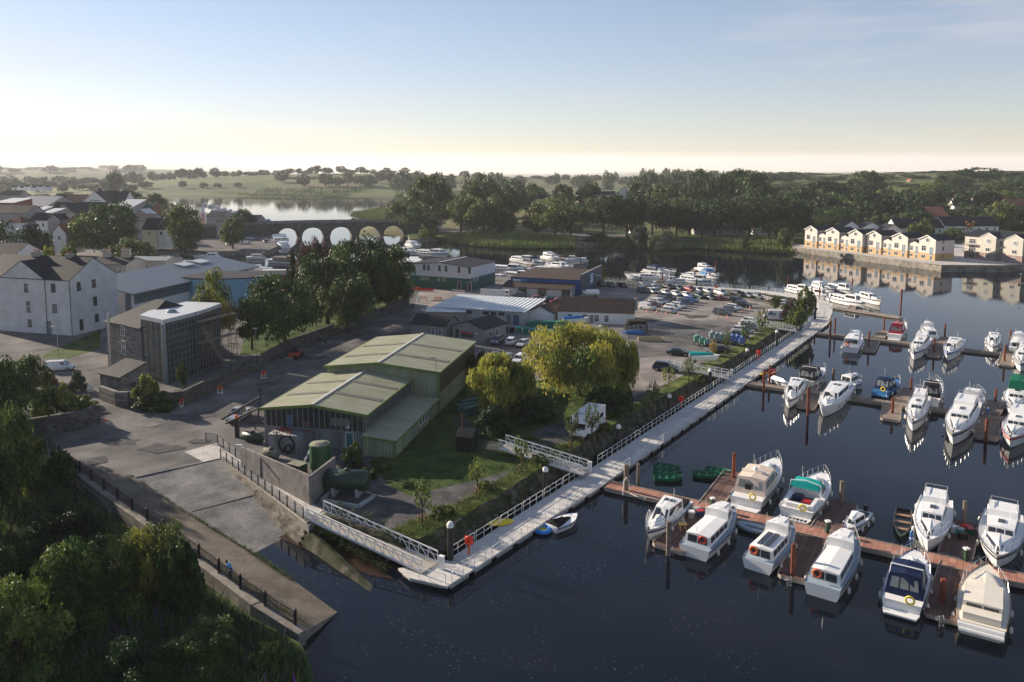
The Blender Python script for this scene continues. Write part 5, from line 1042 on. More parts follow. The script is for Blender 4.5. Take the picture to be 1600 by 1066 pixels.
# --- stone walls
def wallrun(name, pts, z, h, t, m_, label, cope=None, cat='wall', hs=None):
    root = empty(name, pts[0], 0, label, cat); b = MB(); c = MB()
    for i in range(len(pts) - 1):
        p, q = pts[i], pts[i + 1]; d = (q - p).normalized(); n = V(-d.y, d.x, 0) * t / 2; e = d * (t / 2 if 0 < i else 0)
        h0 = hs[i] if hs else h; h1 = hs[i + 1] if hs else h
        p = p - e
        b.add([p - n, q - n, q + n, p + n, p - n + V(0, 0, h0), q - n + V(0, 0, h1), q + n + V(0, 0, h1), p + n + V(0, 0, h0)], [(0, 1, 5, 4), (1, 2, 6, 5), (2, 3, 7, 6), (3, 0, 4, 7), (4, 5, 6, 7)])
        if cope: c.bar(p + V(0, 0, h0 + .06), q + V(0, 0, h1 + .06), t + .12, .12)
    b.build('stonework', m_, root)
    if cope: c.build('coping', cope, root)
    return root
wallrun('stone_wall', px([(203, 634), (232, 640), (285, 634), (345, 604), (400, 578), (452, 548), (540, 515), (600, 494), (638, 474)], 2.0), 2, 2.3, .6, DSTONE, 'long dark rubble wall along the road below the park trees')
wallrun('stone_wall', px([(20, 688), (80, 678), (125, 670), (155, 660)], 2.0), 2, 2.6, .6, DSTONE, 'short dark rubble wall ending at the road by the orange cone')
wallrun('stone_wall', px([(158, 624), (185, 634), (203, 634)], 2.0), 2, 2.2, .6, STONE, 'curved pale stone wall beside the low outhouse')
G_RUST = mat('rust_stained_concrete', (.20, .185, .175), .85, var=.35, sc=.8, bump=.2)
wallrun('yard_wall', px([(378, 731), (486, 789), (524, 757)], 2.0), 2, 3.1, .25, G_RUST, 'high stained concrete wall round the tank yard', hs=[2.7, 3.3, 3.3])
# ================================================================ walkways, gangways, pontoons
ALU = mat('white_aluminium', (.74, .74, .72), .4, metal=.1, var=.04)
DECK = brickmat('grey_deck_boards', (.47, .455, .43), (.57, .55, .52), (.28, .27, .25), 2.2, .28, .012, flat=True, stain=.2, rough=.8, bump=.2)
FLOAT = mat('float_concrete', (.33, .34, .34), .8, var=.2)
WOODR = brickmat('red_deck_boards', (.30, .145, .105), (.40, .22, .165), (.14, .08, .06), .62, 9, .02, flat=True, stain=.22, rough=.75, bump=.3, off=0)
WOODD = brickmat('dark_deck_boards', (.11, .07, .06), (.16, .105, .09), (.06, .04, .035), 9, .3, .02, flat=True, stain=.3, rough=.75, bump=.3, off=0)
WOODG = brickmat('grey_brown_deck_boards', (.20, .165, .135), (.27, .22, .18), (.12, .10, .08), .6, 9, .02, flat=True, stain=.25, rough=.8, bump=.3, off=0)
EDGE = mat('pontoon_edge', (.33, .29, .25), .8, var=.2, sc=3)
BLK = mat('black_steel', (.02, .02, .022), .5, var=.1)
RUST = mat('rusty_pile', (.16, .055, .035), .85, var=.35, sc=2)
PILEG = mat('grey_timber_pile', (.17, .14, .11), .9, var=.3, sc=3)
ORA = mat('orange_plastic', (.75, .14, .03), .5, var=0); REDP = mat('red_plastic', (.55, .03, .02), .5, var=0); YEL = mat('yellow_plastic', (.75, .55, .03), .5, var=0)
ZD = .62
inner = px([(694, 878), (919, 735), (1140, 590), (1258, 510)], ZD); outer = px([(699, 916), (941, 758), (1165, 600), (1275, 520)], ZD)
inner += px([(1276, 494), (1280, 482), (1268, 472), (1235, 465), (1180, 458), (1060, 450), (940, 443)], ZD); outer += px([(1295, 505), (1301, 486), (1290, 470), (1245, 460), (1180, 453), (1060, 445), (940, 438)], ZD)
wk = empty('floating_walkway', inner[0], 0, 'long white floating walkway on pale floats, bending round the boatyard shore', 'walkway')
m = MB(); n = len(inner)
for i in range(n - 1):
    a, b_, c, d = outer[i], outer[i + 1], inner[i + 1], inner[i]; e = V(0, 0, -.22)
    m.add([a, b_, c, d, a + e, b_ + e, c + e, d + e], [(0, 1, 2, 3), (4, 5, 1, 0), (6, 7, 3, 2), (5, 6, 2, 1), (7, 4, 0, 3)])
m.build('deck', DECK, wk)
fl = 0
for i in range(n - 1):
    Ls_ = (outer[i + 1] - outer[i]).length; k = max(1, int(Ls_ / 3.4))
    for j in range(k):
        if i > 3 and j % 2: continue
        f0, f1 = (j + .12) / k, (j + .88) / k
        o0, o1 = outer[i].lerp(outer[i + 1], f0), outer[i].lerp(outer[i + 1], f1); i0, i1 = inner[i].lerp(inner[i + 1], f0), inner[i].lerp(inner[i + 1], f1)
        m = MB(); q = [o0.lerp(i0, .05), o1.lerp(i1, .05), i1.lerp(o1, .05), i0.lerp(o0, .05)]
        m.add([p + V(0, 0, -.2) for p in q] + [p + V(0, 0, -.8) for p in q], [(3, 2, 1, 0), (4, 5, 1, 0), (5, 6, 2, 1), (6, 7, 3, 2), (7, 4, 0, 3), (4, 5, 6, 7)]); m.build('float', FLOAT, wk)
        fl += 1
def railrun(parent, line, f0, f1, hgt=1.1, mid=True, name='railing', post=1.5, r=.032):
    L_ = sum((line[i + 1] - line[i]).length for i in range(len(line) - 1)); rs = resamp(line, 200)
    def atl(d):
        t = max(0, min(1, d / L_)) * 199; i = min(198, int(t)); return rs[i].lerp(rs[i + 1], t - i)
    a, b_ = f0, f1; m = MB(); k = max(1, round((b_ - a) / post)); pts = [atl(a + (b_ - a) * j / k) for j in range(k + 1)]
    up = V(0, 0, hgt); dirn = (pts[-1] - pts[0]).normalized()
    m.tube([pts[0] - dirn * .0 + V(0, 0, .35), pts[0] - dirn * .02 + V(0, 0, hgt - .15)] + [pts[0] + dirn * .15 + up] + [p + up for p in pts[1:-1]] + [pts[-1] - dirn * .15 + up, pts[-1] + V(0, 0, hgt - .15), pts[-1] + V(0, 0, .35)], r, 5)
    if mid: m.tube([p + V(0, 0, hgt * .52) for p in pts], r * .8, 5)
    for p in pts: m.tube([p, p + up], r, 5)
    m.build(name, ALU, parent)
Lin = sum((inner[i + 1] - inner[i]).length for i in range(n - 1)); Lou = sum((outer[i + 1] - outer[i]).length for i in range(n - 1))
d0 = .3
gaps = [(inner[0] - inner[0]).length]
g2a = (P(919, 735, ZD) - inner[0]).length; g3a = g2a + (P(1140, 590, ZD) - P(919, 735, ZD)).length; g4a = g3a + (P(1250, 515, ZD) - P(1140, 590, ZD)).length
d0 = .8
while d0 < Lin - 3:
    L_ = 4.0; e = d0 + L_
    if not any(g - 2.0 < d0 + L_ / 2 < g + .8 for g in (g2a, g3a, g4a)): railrun(wk, [p + V(0, 0, 0) for p in inner], d0, min(e, Lin))
    d0 = e + .3
o2a = (P(941, 758, ZD) - outer[0]).length; o3a = o2a + (P(1165, 600, ZD) - P(941, 758, ZD)).length; o4a = o3a + (P(1275, 520, ZD) - P(1165, 600, ZD)).length
d0 = .6
while d0 < Lou - 3:
    L_ = 5.0; e = d0 + L_
    if not any(g - 1.6 < d0 + L_ / 2 < g + 3.4 for g in (o2a, o3a, o4a)): railrun(wk, outer, d0, min(e, Lou), 1.05, mid=True, post=1.65)
    d0 = e + 1.1
# landing at the near corner
lp = px([(694, 879), (622, 888), (640, 903), (699, 917)], ZD)
m = MB(); m.prism([(p.x, p.y) for p in lp], ZD - .22, ZD + .003); m.build('landing', DECK, wk)
m = MB(); m.prism([(p.x * .999, p.y + .15) for p in px([(690, 884), (628, 890), (642, 900), (690, 911)], ZD)], -.3, ZD - .22); m.build('float', FLOAT, wk)
railrun(wk, [P(699, 915, ZD), P(655, 905, ZD)], .2, 3.4, 1.05, False, post=1.5)
def gangway(label, a, b_, w, h=1.15, ha=1.0):
    """truss-sided ramp from a (bank end) to b (float end)"""
    root = empty('gangway', a, 0, label, 'gangway'); d = b_ - a; L_ = d.length; u = d.normalized(); s = Vector((-u.y, u.x, 0)).normalized() * w / 2; up = V(0, 0, 1)
    m = MB(); q = [a - s, b_ - s, b_ + s, a + s]; e = V(0, 0, -.18); m.add(q + [p + e for p in q], [(0, 1, 2, 3), (7, 6, 5, 4), (4, 5, 1, 0), (5, 6, 2, 1), (6, 7, 3, 2), (7, 4, 0, 3)]); m.build('deck', mat('beige_grating', (.42, .38, .32), .8, var=.12), root)
    k = max(6, int(L_ / 1.15))
    for sg in (-1, 1):
        m = MB(); pts = [a + s * sg + (b_ - a) * j / k for j in range(k + 1)]
        m.bar(pts[0] + up * h, pts[-1] + up * h, .11, .1); m.bar(pts[0] + up * .02, pts[-1] + up * .02, .12, .16); m.bar(pts[0] + up * h * .62, pts[-1] + up * h * .62, .05)
        for j, p in enumerate(pts): m.bar(p, p + up * h, .07)
        for j in range(k): m.bar(pts[j] + up * (h if j % 1 == 0 else 0), pts[j + 1], .055)
        m.build('truss', ALU, root)
    return root
gangway('long white truss gangway down from the concrete ramp to the near corner landing', P(493, 805, 2.05), P(672, 887, .78), 2.3)
gangway('white truss gangway down from the gravel bank to the middle of the walkway', P(785, 697, 2.9), P(915, 738, 1.3), 2.0)
gangway('white truss gangway by the car with the pink bonnet', P(1043, 571, 3.0), P(1138, 590, 1.5), 2.0)
gangway('white truss gangway in front of the big white van', P(1173, 506, 3.0), P(1243, 517, 1.5), 2.0)
def post(label, x, y, name='gate_post', cat='post', h=1.25):
    p = P(x, y, ZD); m = MB(); m.obox((0, 0, 0), .5, .35, h, R(-30)); m.obox((0, 0, h), .56, .41, .05, R(-30)); o = m.build(name, ALU); o.location = p; tag(o, label, cat); return o
post('white service box at the near corner of the walkway', 690, 889); post('white service box where the middle gangway meets the walkway', 921, 737); post('white service box where the third gangway meets the walkway', 1143, 588)
# concrete ramp with glazed fence
rp = px([(288, 706), (338, 692), (345, 700), (505, 797), (478, 818), (345, 716), (318, 722)], 2.05)
sheet('ramp', rp, 2.05, G_PALE)
G_WALLD = groundmat('stained_quay_wall', [(.07, .06, .05), (.15, .135, .115), (.24, .225, .20)], .9)
r_ = empty('quay_wall', P(345, 716, 2), 0, 'weathered stepped concrete wall along the right side of the slipway', 'wall')
p, q = P(345, 716, 2), P(480, 818, 2.0); dn_ = (q - p).normalized(); nn = V(dn_.y, -dn_.x, 0)
m = MB(); q2 = q + dn_ * 13.5
for k_, (off, zt, zt2) in enumerate([(.0, 2.14, 2.1), (.35, 1.75, 1.3), (.7, 1.3, .75), (1.0, .8, .3)]):
    a, b_ = p + nn * (off - .35), q + nn * (off - .35); a2, b2 = p + nn * off, q + nn * off
    m.add([(a.x, a.y, zt), (b_.x, b_.y, zt2 if k_ else 2.14), (b2.x, b2.y, zt2 if k_ else 2.14), (a2.x, a2.y, zt), (a2.x, a2.y, -1), (b2.x, b2.y, -1)], [(3, 2, 1, 0), (4, 5, 2, 3)])
m.build('stonework', G_WALLD, r_)
m = MB(); m.add([(q.x, q.y, 1.5), (q.x + nn.x * .9, q.y + nn.y * .9, .1), (q2.x, q2.y, -.1), (q.x - nn.x * .6, q.y - nn.y * .6, 1.2), (q2.x - nn.x * .8, q2.y - nn.y * .8, -.2)], [(0, 2, 1), (0, 3, 4, 2)]); m.build('rubble_toe', G_BANK, r_)
def fence(name, label, pts, h, n, pm, rails, infill=None, cat='fence', pr=.05):
    root = empty(name, pts[0], 0, label, cat); rs = resamp(pts, n)
    m = MB()
    for p in rs: m.bar(p, p + V(0, 0, h), pr * 2)
    m.build('posts', pm, root)
    for z in rails:
        m = MB()
        for i in range(n - 1): m.bar(rs[i] + V(0, 0, z), rs[i + 1] + V(0, 0, z), .045)
        m.build('rail', pm, root)
    if infill:
        m = MB()
        for i in range(n - 1):
            a, b_ = rs[i].lerp(rs[i + 1], .04), rs[i].lerp(rs[i + 1], .96); m.add([a + V(0, 0, .08), b_ + V(0, 0, .08), b_ + V(0, 0, h - .1), a + V(0, 0, h - .1)], [(0, 1, 2, 3)])
        m.build('infill', infill, root)
    return root
def glassmat():
    m, n, l, b = _nt('fence_mesh_panel'); b.inputs['Base Color'].default_value = (.25, .26, .27, 1); b.inputs['Roughness'].default_value = .3
    tr = n.new('ShaderNodeBsdfTransparent'); mx = n.new('ShaderNodeMixShader'); mx.inputs[0].default_value = .42; l.new(tr.outputs[0], mx.inputs[1]); l.new(b.outputs[0], mx.inputs[2]); l.new(mx.outputs[0], n['Material Output'].inputs[0]); return m
MESHP = glassmat()
fence('panel_fence', 'dark posted mesh fence along the slipway edge of the concrete ramp', px([(291, 710), (345, 716), (474, 810)], 2.14)[1:], 1.25, 13, BLK, (1.22, .1), MESHP)
fence('panel_fence', 'dark posted mesh fence on the yard side of the concrete ramp', px([(322, 690), (338, 692), (378, 722)], 2.1), 1.25, 6, BLK, (1.22,), MESHP)
def ironrail(label, pts, n):
    root = empty('iron_railing', pts[0], 0, label, 'railing'); rs = resamp(pts, n)
    for p in rs: m = MB(); m.box(-.1, .1, -.1, .1, 0, 1.35); m.lathe([(.13, 1.35), (.02, 1.5)], n=6); o = m.build('post', BLK, root, world=False); o.location = p - root.location
    m = MB()
    for i in range(n - 1):
        a, b_ = rs[i], rs[i + 1]
        for z in (.2, 1.15): m.bar(a + V(0, 0, z), b_ + V(0, 0, z), .05)
        k = int((b_ - a).length / .22)
        for j in range(1, k): q = a.lerp(b_, j / k); m.bar(q + V(0, 0, .2), q + V(0, 0, 1.28), .028)
    m.build('bars', BLK, root)
ironrail('black iron railing on the promenade wall, its near end by the walker in blue', [P(78, 702, 2.2), P(150, 757, 2.2), P(218, 805, 2.1), P(312, 873, 2.0), P(400, 939, 1.7), P(462, 978, 1.2)], 16)
wallrun('promenade_wall', [Vector((q.x, q.y, -1)) for q in (P(75, 706, 2), P(150, 762, 2), P(312, 880, 1.8), P(400, 946, 1.55), P(472, 992, .95))], -1, 3.2, .7, STONE, 'long rubble retaining wall under the black iron railing', cope=G_WALL, hs=[3.1, 3.1, 2.9, 2.65, 2.1])
# --- pontoons
def slab(parent, name, a, b_, w, z, m_, th=.35, side=0):
    u = (b_ - a); u.z = 0; L_ = u.length; rz = math.atan2(u.y, u.x); m = MB(); c = .35
    m.prism([(0, -w / 2), (L_ - c, -w / 2), (L_, -w / 2 + c), (L_, w / 2 - c), (L_ - c, w / 2), (0, w / 2)], -th, 0, 1, kt=0)
    o = m.build(name, [m_, EDGE], parent, world=False); o.location = Vector((a.x, a.y, z)) - Vector(parent.location); o.rotation_euler = (0, 0, rz)
    m = MB(); m.box(.2, L_ - .2, -w / 2 + .2, w / 2 - .2, -1.0, -th); f_ = m.build('float', FLOAT, parent, world=False); f_.location = o.location; f_.rotation_euler = o.rotation_euler
    m = MB(); m.bar((0, -w / 2 + .02, .03), (L_ - c, -w / 2 + .02, .03), .1, .07); m.bar((0, w / 2 - .02, .03), (L_ - c, w / 2 - .02, .03), .1, .07); e = m.build('edge_rail', EDGE, parent, world=False); e.location = o.location; e.rotation_euler = o.rotation_euler
    return o
ZP = .5
def pontoon(label, a, b_, w, fingers, md, mf):
    root = empty('pontoon', P(*a, ZP), 0, label, 'pontoon'); slab(root, 'main_deck', P(*a, ZP), P(*b_, ZP), w, ZP, md)
    for fa, fb, fw in fingers: slab(root, 'finger_deck', P(*fa, ZP), P(*fb, ZP), fw, ZP - .01, mf)
    return root
pontoon('nearest red-brown boarded pontoon with finger jetties between the big cruisers', (950, 757), (1700, 928), 2.3, [((1105, 800), (1043, 856), 3.6), ((1108, 790), (1148, 737), 2.6), ((1268, 838), (1240, 904), 3.0), ((1290, 830), (1318, 783), 3.2), ((1498, 883), (1475, 966), 3.2), ((1492, 868), (1508, 815), 3.0)], WOODR, WOODD)
pontoon('second grey boarded pontoon leaving the walkway by the moored canoes', (1168, 598), (1720, 676), 1.9, [((1262, 614), (1272, 600), 2.0), ((1272, 618), (1258, 636), 2.8), ((1394, 630), (1391, 655), 2.8), ((1408, 626), (1425, 607), 2.6), ((1545, 652), (1541, 684), 3.0), ((1546, 644), (1560, 627), 2.8)], WOODG, WOODG)
pontoon('third grey boarded pontoon, the farthest of the open marina', (1276, 520), (1720, 570), 1.6, [((1365, 532), (1357, 548), 2.6), ((1370, 528), (1384, 517), 2.4), ((1463, 542), (1458, 556), 2.6), ((1468, 540), (1480, 527), 2.4), ((1577, 553), (1571, 570), 2.8), ((1580, 551), (1585, 538), 2.4)], WOODG, WOODG)
pontoon('fourth pontoon with white boats along the bend of the walkway', (1290, 478), (1410, 496), 1.6, [((1330, 484), (1337, 470), 1.8)], WOODG, WOODG)
pontoon('pontoon of the mid river moorings behind the car park', (1000, 441), (1125, 428), 1.5, [((1035, 437), (1050, 424), 1.5), ((1075, 434), (1085, 420), 1.5)], WOODG, WOODG)
pontoon('pontoon among the boats behind the blue warehouse', (770, 428), (915, 410), 1.5, [((820, 424), (835, 405), 1.5), ((870, 418), (880, 402), 1.5)], WOODG, WOODG)
pontoon('pontoon behind the green and white building', (636, 402), (705, 398), 1.5, [], WOODG, WOODG)
pontoon('quay wall pontoon at the right edge beyond the terrace', (1590, 442), (1660, 446), 2.5, [], WOODD, WOODD)
def pile(x, yb, yt, m_, r, label, cap=None, wl=0.0, name='mooring_pile', cat='pile'):
    b_ = P(x, yb, wl); t = PD(x, yt, b_.y); m = MB(); h = t.z
    m.lathe([(r, -1.5), (r, h * .5), (r, h), (r * .8, h + .02)], (0, 0, 0), 10, 0)
    root = empty(name, (b_.x, b_.y, 0), 0, label, cat, 'mooring piles'); m.build('shaft', m_, root, world=False, smooth=False)
    if cap:
        c = MB(); c.lathe([(r * 1.12, h - .1), (r * 1.12, h + .2), (r * .6, h + .42), (.03, h + .45)], (0, 0, 0), 12); c.build('cap', cap, root, world=False)
    return root
PL = [(978, 772, 726, PILEG, .28, 'grey timber pile wrapped with a white rope at the walkway end of the nearest pontoon'), (997, 758, 725, PILEG, .2, 'thin grey pile left of the three green rowing boats'), (1146, 752, 708, RUST, .24, 'rusty red pile behind the big cream covered cruiser'), (1044, 868, 815, PILEG, .24, 'short timber pile at the end of the jetty with the yellow stool'),
 (1238, 905, 850, RUST, .22, 'rusty pile on the jetty right of the cruiser with an orange ring'), (1314, 792, 752, PILEG, .24, 'pale timber pile on the jetty with the bicycle'), (1505, 830, 783, PILEG, .2, 'timber pile with a nest-like top between the right hand cruisers'), (1472, 950, 905, RUST, .26, 'rusty pile on the rightmost near jetty'),
 (1262, 650, 605, RUST, .22, 'rusty pile between the first two boats of the second pontoon'), (1302, 592, 576, PILEG, .25, 'stumpy wooden pile beside the small hardtop boat'), (1193, 610, 577, RUST, .22, 'rusty pile nearest the walkway on the second pontoon'), (1202, 600, 571, RUST, .2, 'second rusty pile by the moored canoes'), (1394, 650, 622, RUST, .22, 'rusty pile at the end of the jetty in the middle of the second pontoon'), (1423, 613, 591, RUST, .2, 'rusty pile behind the black canopy boat'), (1555, 632, 608, RUST, .2, 'rusty pile beside the green canopy boat'), (1540, 690, 655, RUST, .22, 'rusty pile between the two big bows at the right of the second pontoon'),
 (1297, 530, 501, RUST, .22, 'left of the pair of rusty piles at the walkway end of the third pontoon'), (1304, 524, 497, RUST, .2, 'right of the pair of rusty piles at the walkway end of the third pontoon'), (1357, 545, 518, RUST, .2, 'rusty pile right of the houseboat'), (1381, 518, 495, RUST, .2, 'rusty pile left of the red canopy boat'), (1459, 554, 529, RUST, .2, 'rusty pile left of the blue hulled cruiser'), (1476, 527, 506, RUST, .2, 'rusty pile behind the blue hulled cruiser'), (1569, 568, 540, RUST, .2, 'rusty pile left of the far right pair of boats'), (1578, 535, 516, RUST, .2, 'rusty pile behind the far right pair of boats'),
 (1231, 444, 430, RUST, .2, 'rusty pile left of the boats by the walkway bend'), (1268, 468, 447, RUST, .2, 'left pile of the pair beside the bend boats'), (1280, 470, 449, RUST, .2, 'right pile of the pair beside the bend boats'), (1331, 452, 435, RUST, .2, 'tall rusty pile with a red tub behind the bend boats'), (1352, 468, 454, RUST, .2, 'rusty pile at the bow of the long blue lined cruiser'), (1407, 490, 452, RUST, .22, 'lone rusty pile at the end of the fourth pontoon'), (1283, 440, 427, RUST, .2, 'rusty pile before the reflected terrace'), (1279, 447, 437, RUST, .18, 'short rusty pile before the reflected terrace'),
 (850, 418, 405, BLK, .22, 'black pile among the boats behind the blue warehouse, left'), (871, 420, 405, BLK, .22, 'black pile among the boats behind the blue warehouse, centre'), (907, 414, 400, BLK, .22, 'black pile at the right end of the boats behind the warehouse'), (991, 433, 421, RUST, .2, 'rusty pile by the pale old yacht'), (1018, 438, 426, RUST, .2, 'rusty pile in the middle of the mid river boats'), (1035, 440, 427, RUST, .2, 'rusty pile right of the mid river centre'), (1080, 438, 427, RUST, .2, 'rusty pile before the large mid river cruiser'), (1118, 418, 406, RUST, .2, 'rusty pile at the right of the mid river boats'), (640, 402, 392, BLK, .2, 'black pile left of the boats by the bridge'), (665, 400, 389, BLK, .2, 'black pile right of the boats by the bridge'), (689, 396, 385, RUST, .18, 'slim pile at the bow of the long boat by the bridge')]
for x, yb, yt, m_, r, lb in PL: pile(x, yb, yt, m_, r, lb)
for x, yb, yt, lb in [(704, 884, 822, 'black pile with a white cap at the near corner of the walkway'), (852, 778, 735, 'black white-capped pile beside the middle gangway end'), (966, 706, 668, 'black white-capped pile below the camper van'), (1045, 655, 620, 'black white-capped pile halfway along the walkway'), (1109, 606, 580, 'black white-capped pile by the third gangway'), (1167, 568, 548, 'black white-capped pile left of the orange life ring on the bank'), (1213, 545, 519, 'black white-capped pile at the top of the green verge'), (1250, 521, 498, 'black white-capped pile by the fourth gangway'), (1273, 503, 468, 'tall black pile at the bend of the walkway'), (1000, 447, 432, 'black white-capped pile behind the parked pickup'), (1088, 452, 436, 'black white-capped pile behind the back row of cars')]:
    pile(x, yb, yt, BLK, .3, lb, cap=WHITE, wl=0.0)
# --- boats
GEL = mat('white_gelcoat', (.74, .74, .72), .25, var=.05, sc=.8, spec=.5)
CRM = mat('cream_gelcoat', (.68, .63, .53), .35, var=.07, sc=.8)
NAVY = mat('navy_paint', (.015, .03, .09), .3, var=0); BLUH = mat('blue_paint', (.02, .10, .32), .3, var=0); BLKH = mat('black_paint', (.015, .015, .017), .35, var=0); GRNH = mat('green_paint', (.01, .12, .06), .35, var=.1); REDH = mat('red_paint', (.35, .02, .03), .4, var=0)
TEAL = mat('teal_canvas', (.01, .33, .30), .8, var=.1); CNAVY = mat('navy_canvas', (.012, .022, .06), .8, var=.1); CBLK = mat('black_canvas', (.015, .015, .018), .8, var=.15); CRED = mat('red_canvas', (.30, .02, .035), .8, var=.1); CGRN = mat('green_canvas', (.01, .12, .07), .8, var=.1); CCRM = mat('cream_canvas', (.62, .52, .43), .85, var=.12, sc=1.2, bump=.5, bsc=2); CBLU = mat('blue_canvas', (.03, .14, .36), .8, var=.1)
SMOKE = mat('smoked_window', (.025, .03, .035), .08, var=0, spec=.9); CLEARW = mat('hazy_window', (.18, .2, .2), .15, var=.2); NONS = mat('grey_deck_paint', (.26, .33, .40), .6, var=.08); STEELR = mat('polished_rail', (.6, .6, .6), .25, metal=.7, var=0); FEND = mat('white_fender', (.65, .65, .63), .5, var=.05); SOL = mat('solar_panel', (.03, .035, .05), .15, var=0); TEAKD = mat('teak', (.28, .16, .09), .6, var=.2)
def hull(L, B, fb, full=.5, n=12):
    """rings across the hull from stern to bow, eleven points each"""
    rings = []; sheer = []
    for i in range(n + 1):
        s = i / n; s = s ** .85; w = B / 2 * (.88 + .12 * min(1, s / .3)) * (1 if s < full else max(.0, 1 - ((s - full) / (1 - full)) ** 2.2)) + .03; zs = fb * (1 + .38 * s * s)
        r = []
        for wf, z in ((1, zs), (.985, zs * .88), (.96, zs * .70), (.90, zs * .35), (.84, .10), (.6, -.4)):
            x = s * L - (1 - z / zs) * L * .09 * s ** 4; ww_ = w * (wf if s < .6 else wf - (1 - wf) * (s - .6) * .9 * 1.0); r.append((x, -max(.015, ww_), z))
        r += [(p[0], -p[1], p[2]) for p in r[::-1]]; rings.append(r); sheer.append((s * L, w, zs))
    return rings, sheer
def box5(m, x0, x1, w0, w1, z0, z1, rf, ra, ins, crown=.06, k=0):
    a, b_, c, d = V(x0, -w0, z0), V(x1, -w1, z0), V(x1, w1, z0), V(x0, w0, z0)
    A_, B_, C_, D_ = V(x0 + ra, -(w0 - ins), z1), V(x1 - rf, -(w1 - ins), z1), V(x1 - rf, w1 - ins, z1), V(x0 + ra, w0 - ins, z1)
    E_, F_ = V(x0 + ra, 0, z1 + crown), V(x1 - rf, 0, z1 + crown)
    m.add([a, b_, c, d, A_, B_, C_, D_, E_, F_], [(0, 1, 5, 4), (1, 2, 6, 9, 5), (2, 3, 7, 6), (3, 0, 4, 8, 7), (4, 5, 9, 8), (8, 9, 6, 7)], k)
    return dict(s=(a, b_, B_, A_), p=(c, d, D_, C_), f=(b_, c, C_, B_), b=(d, a, A_, D_))
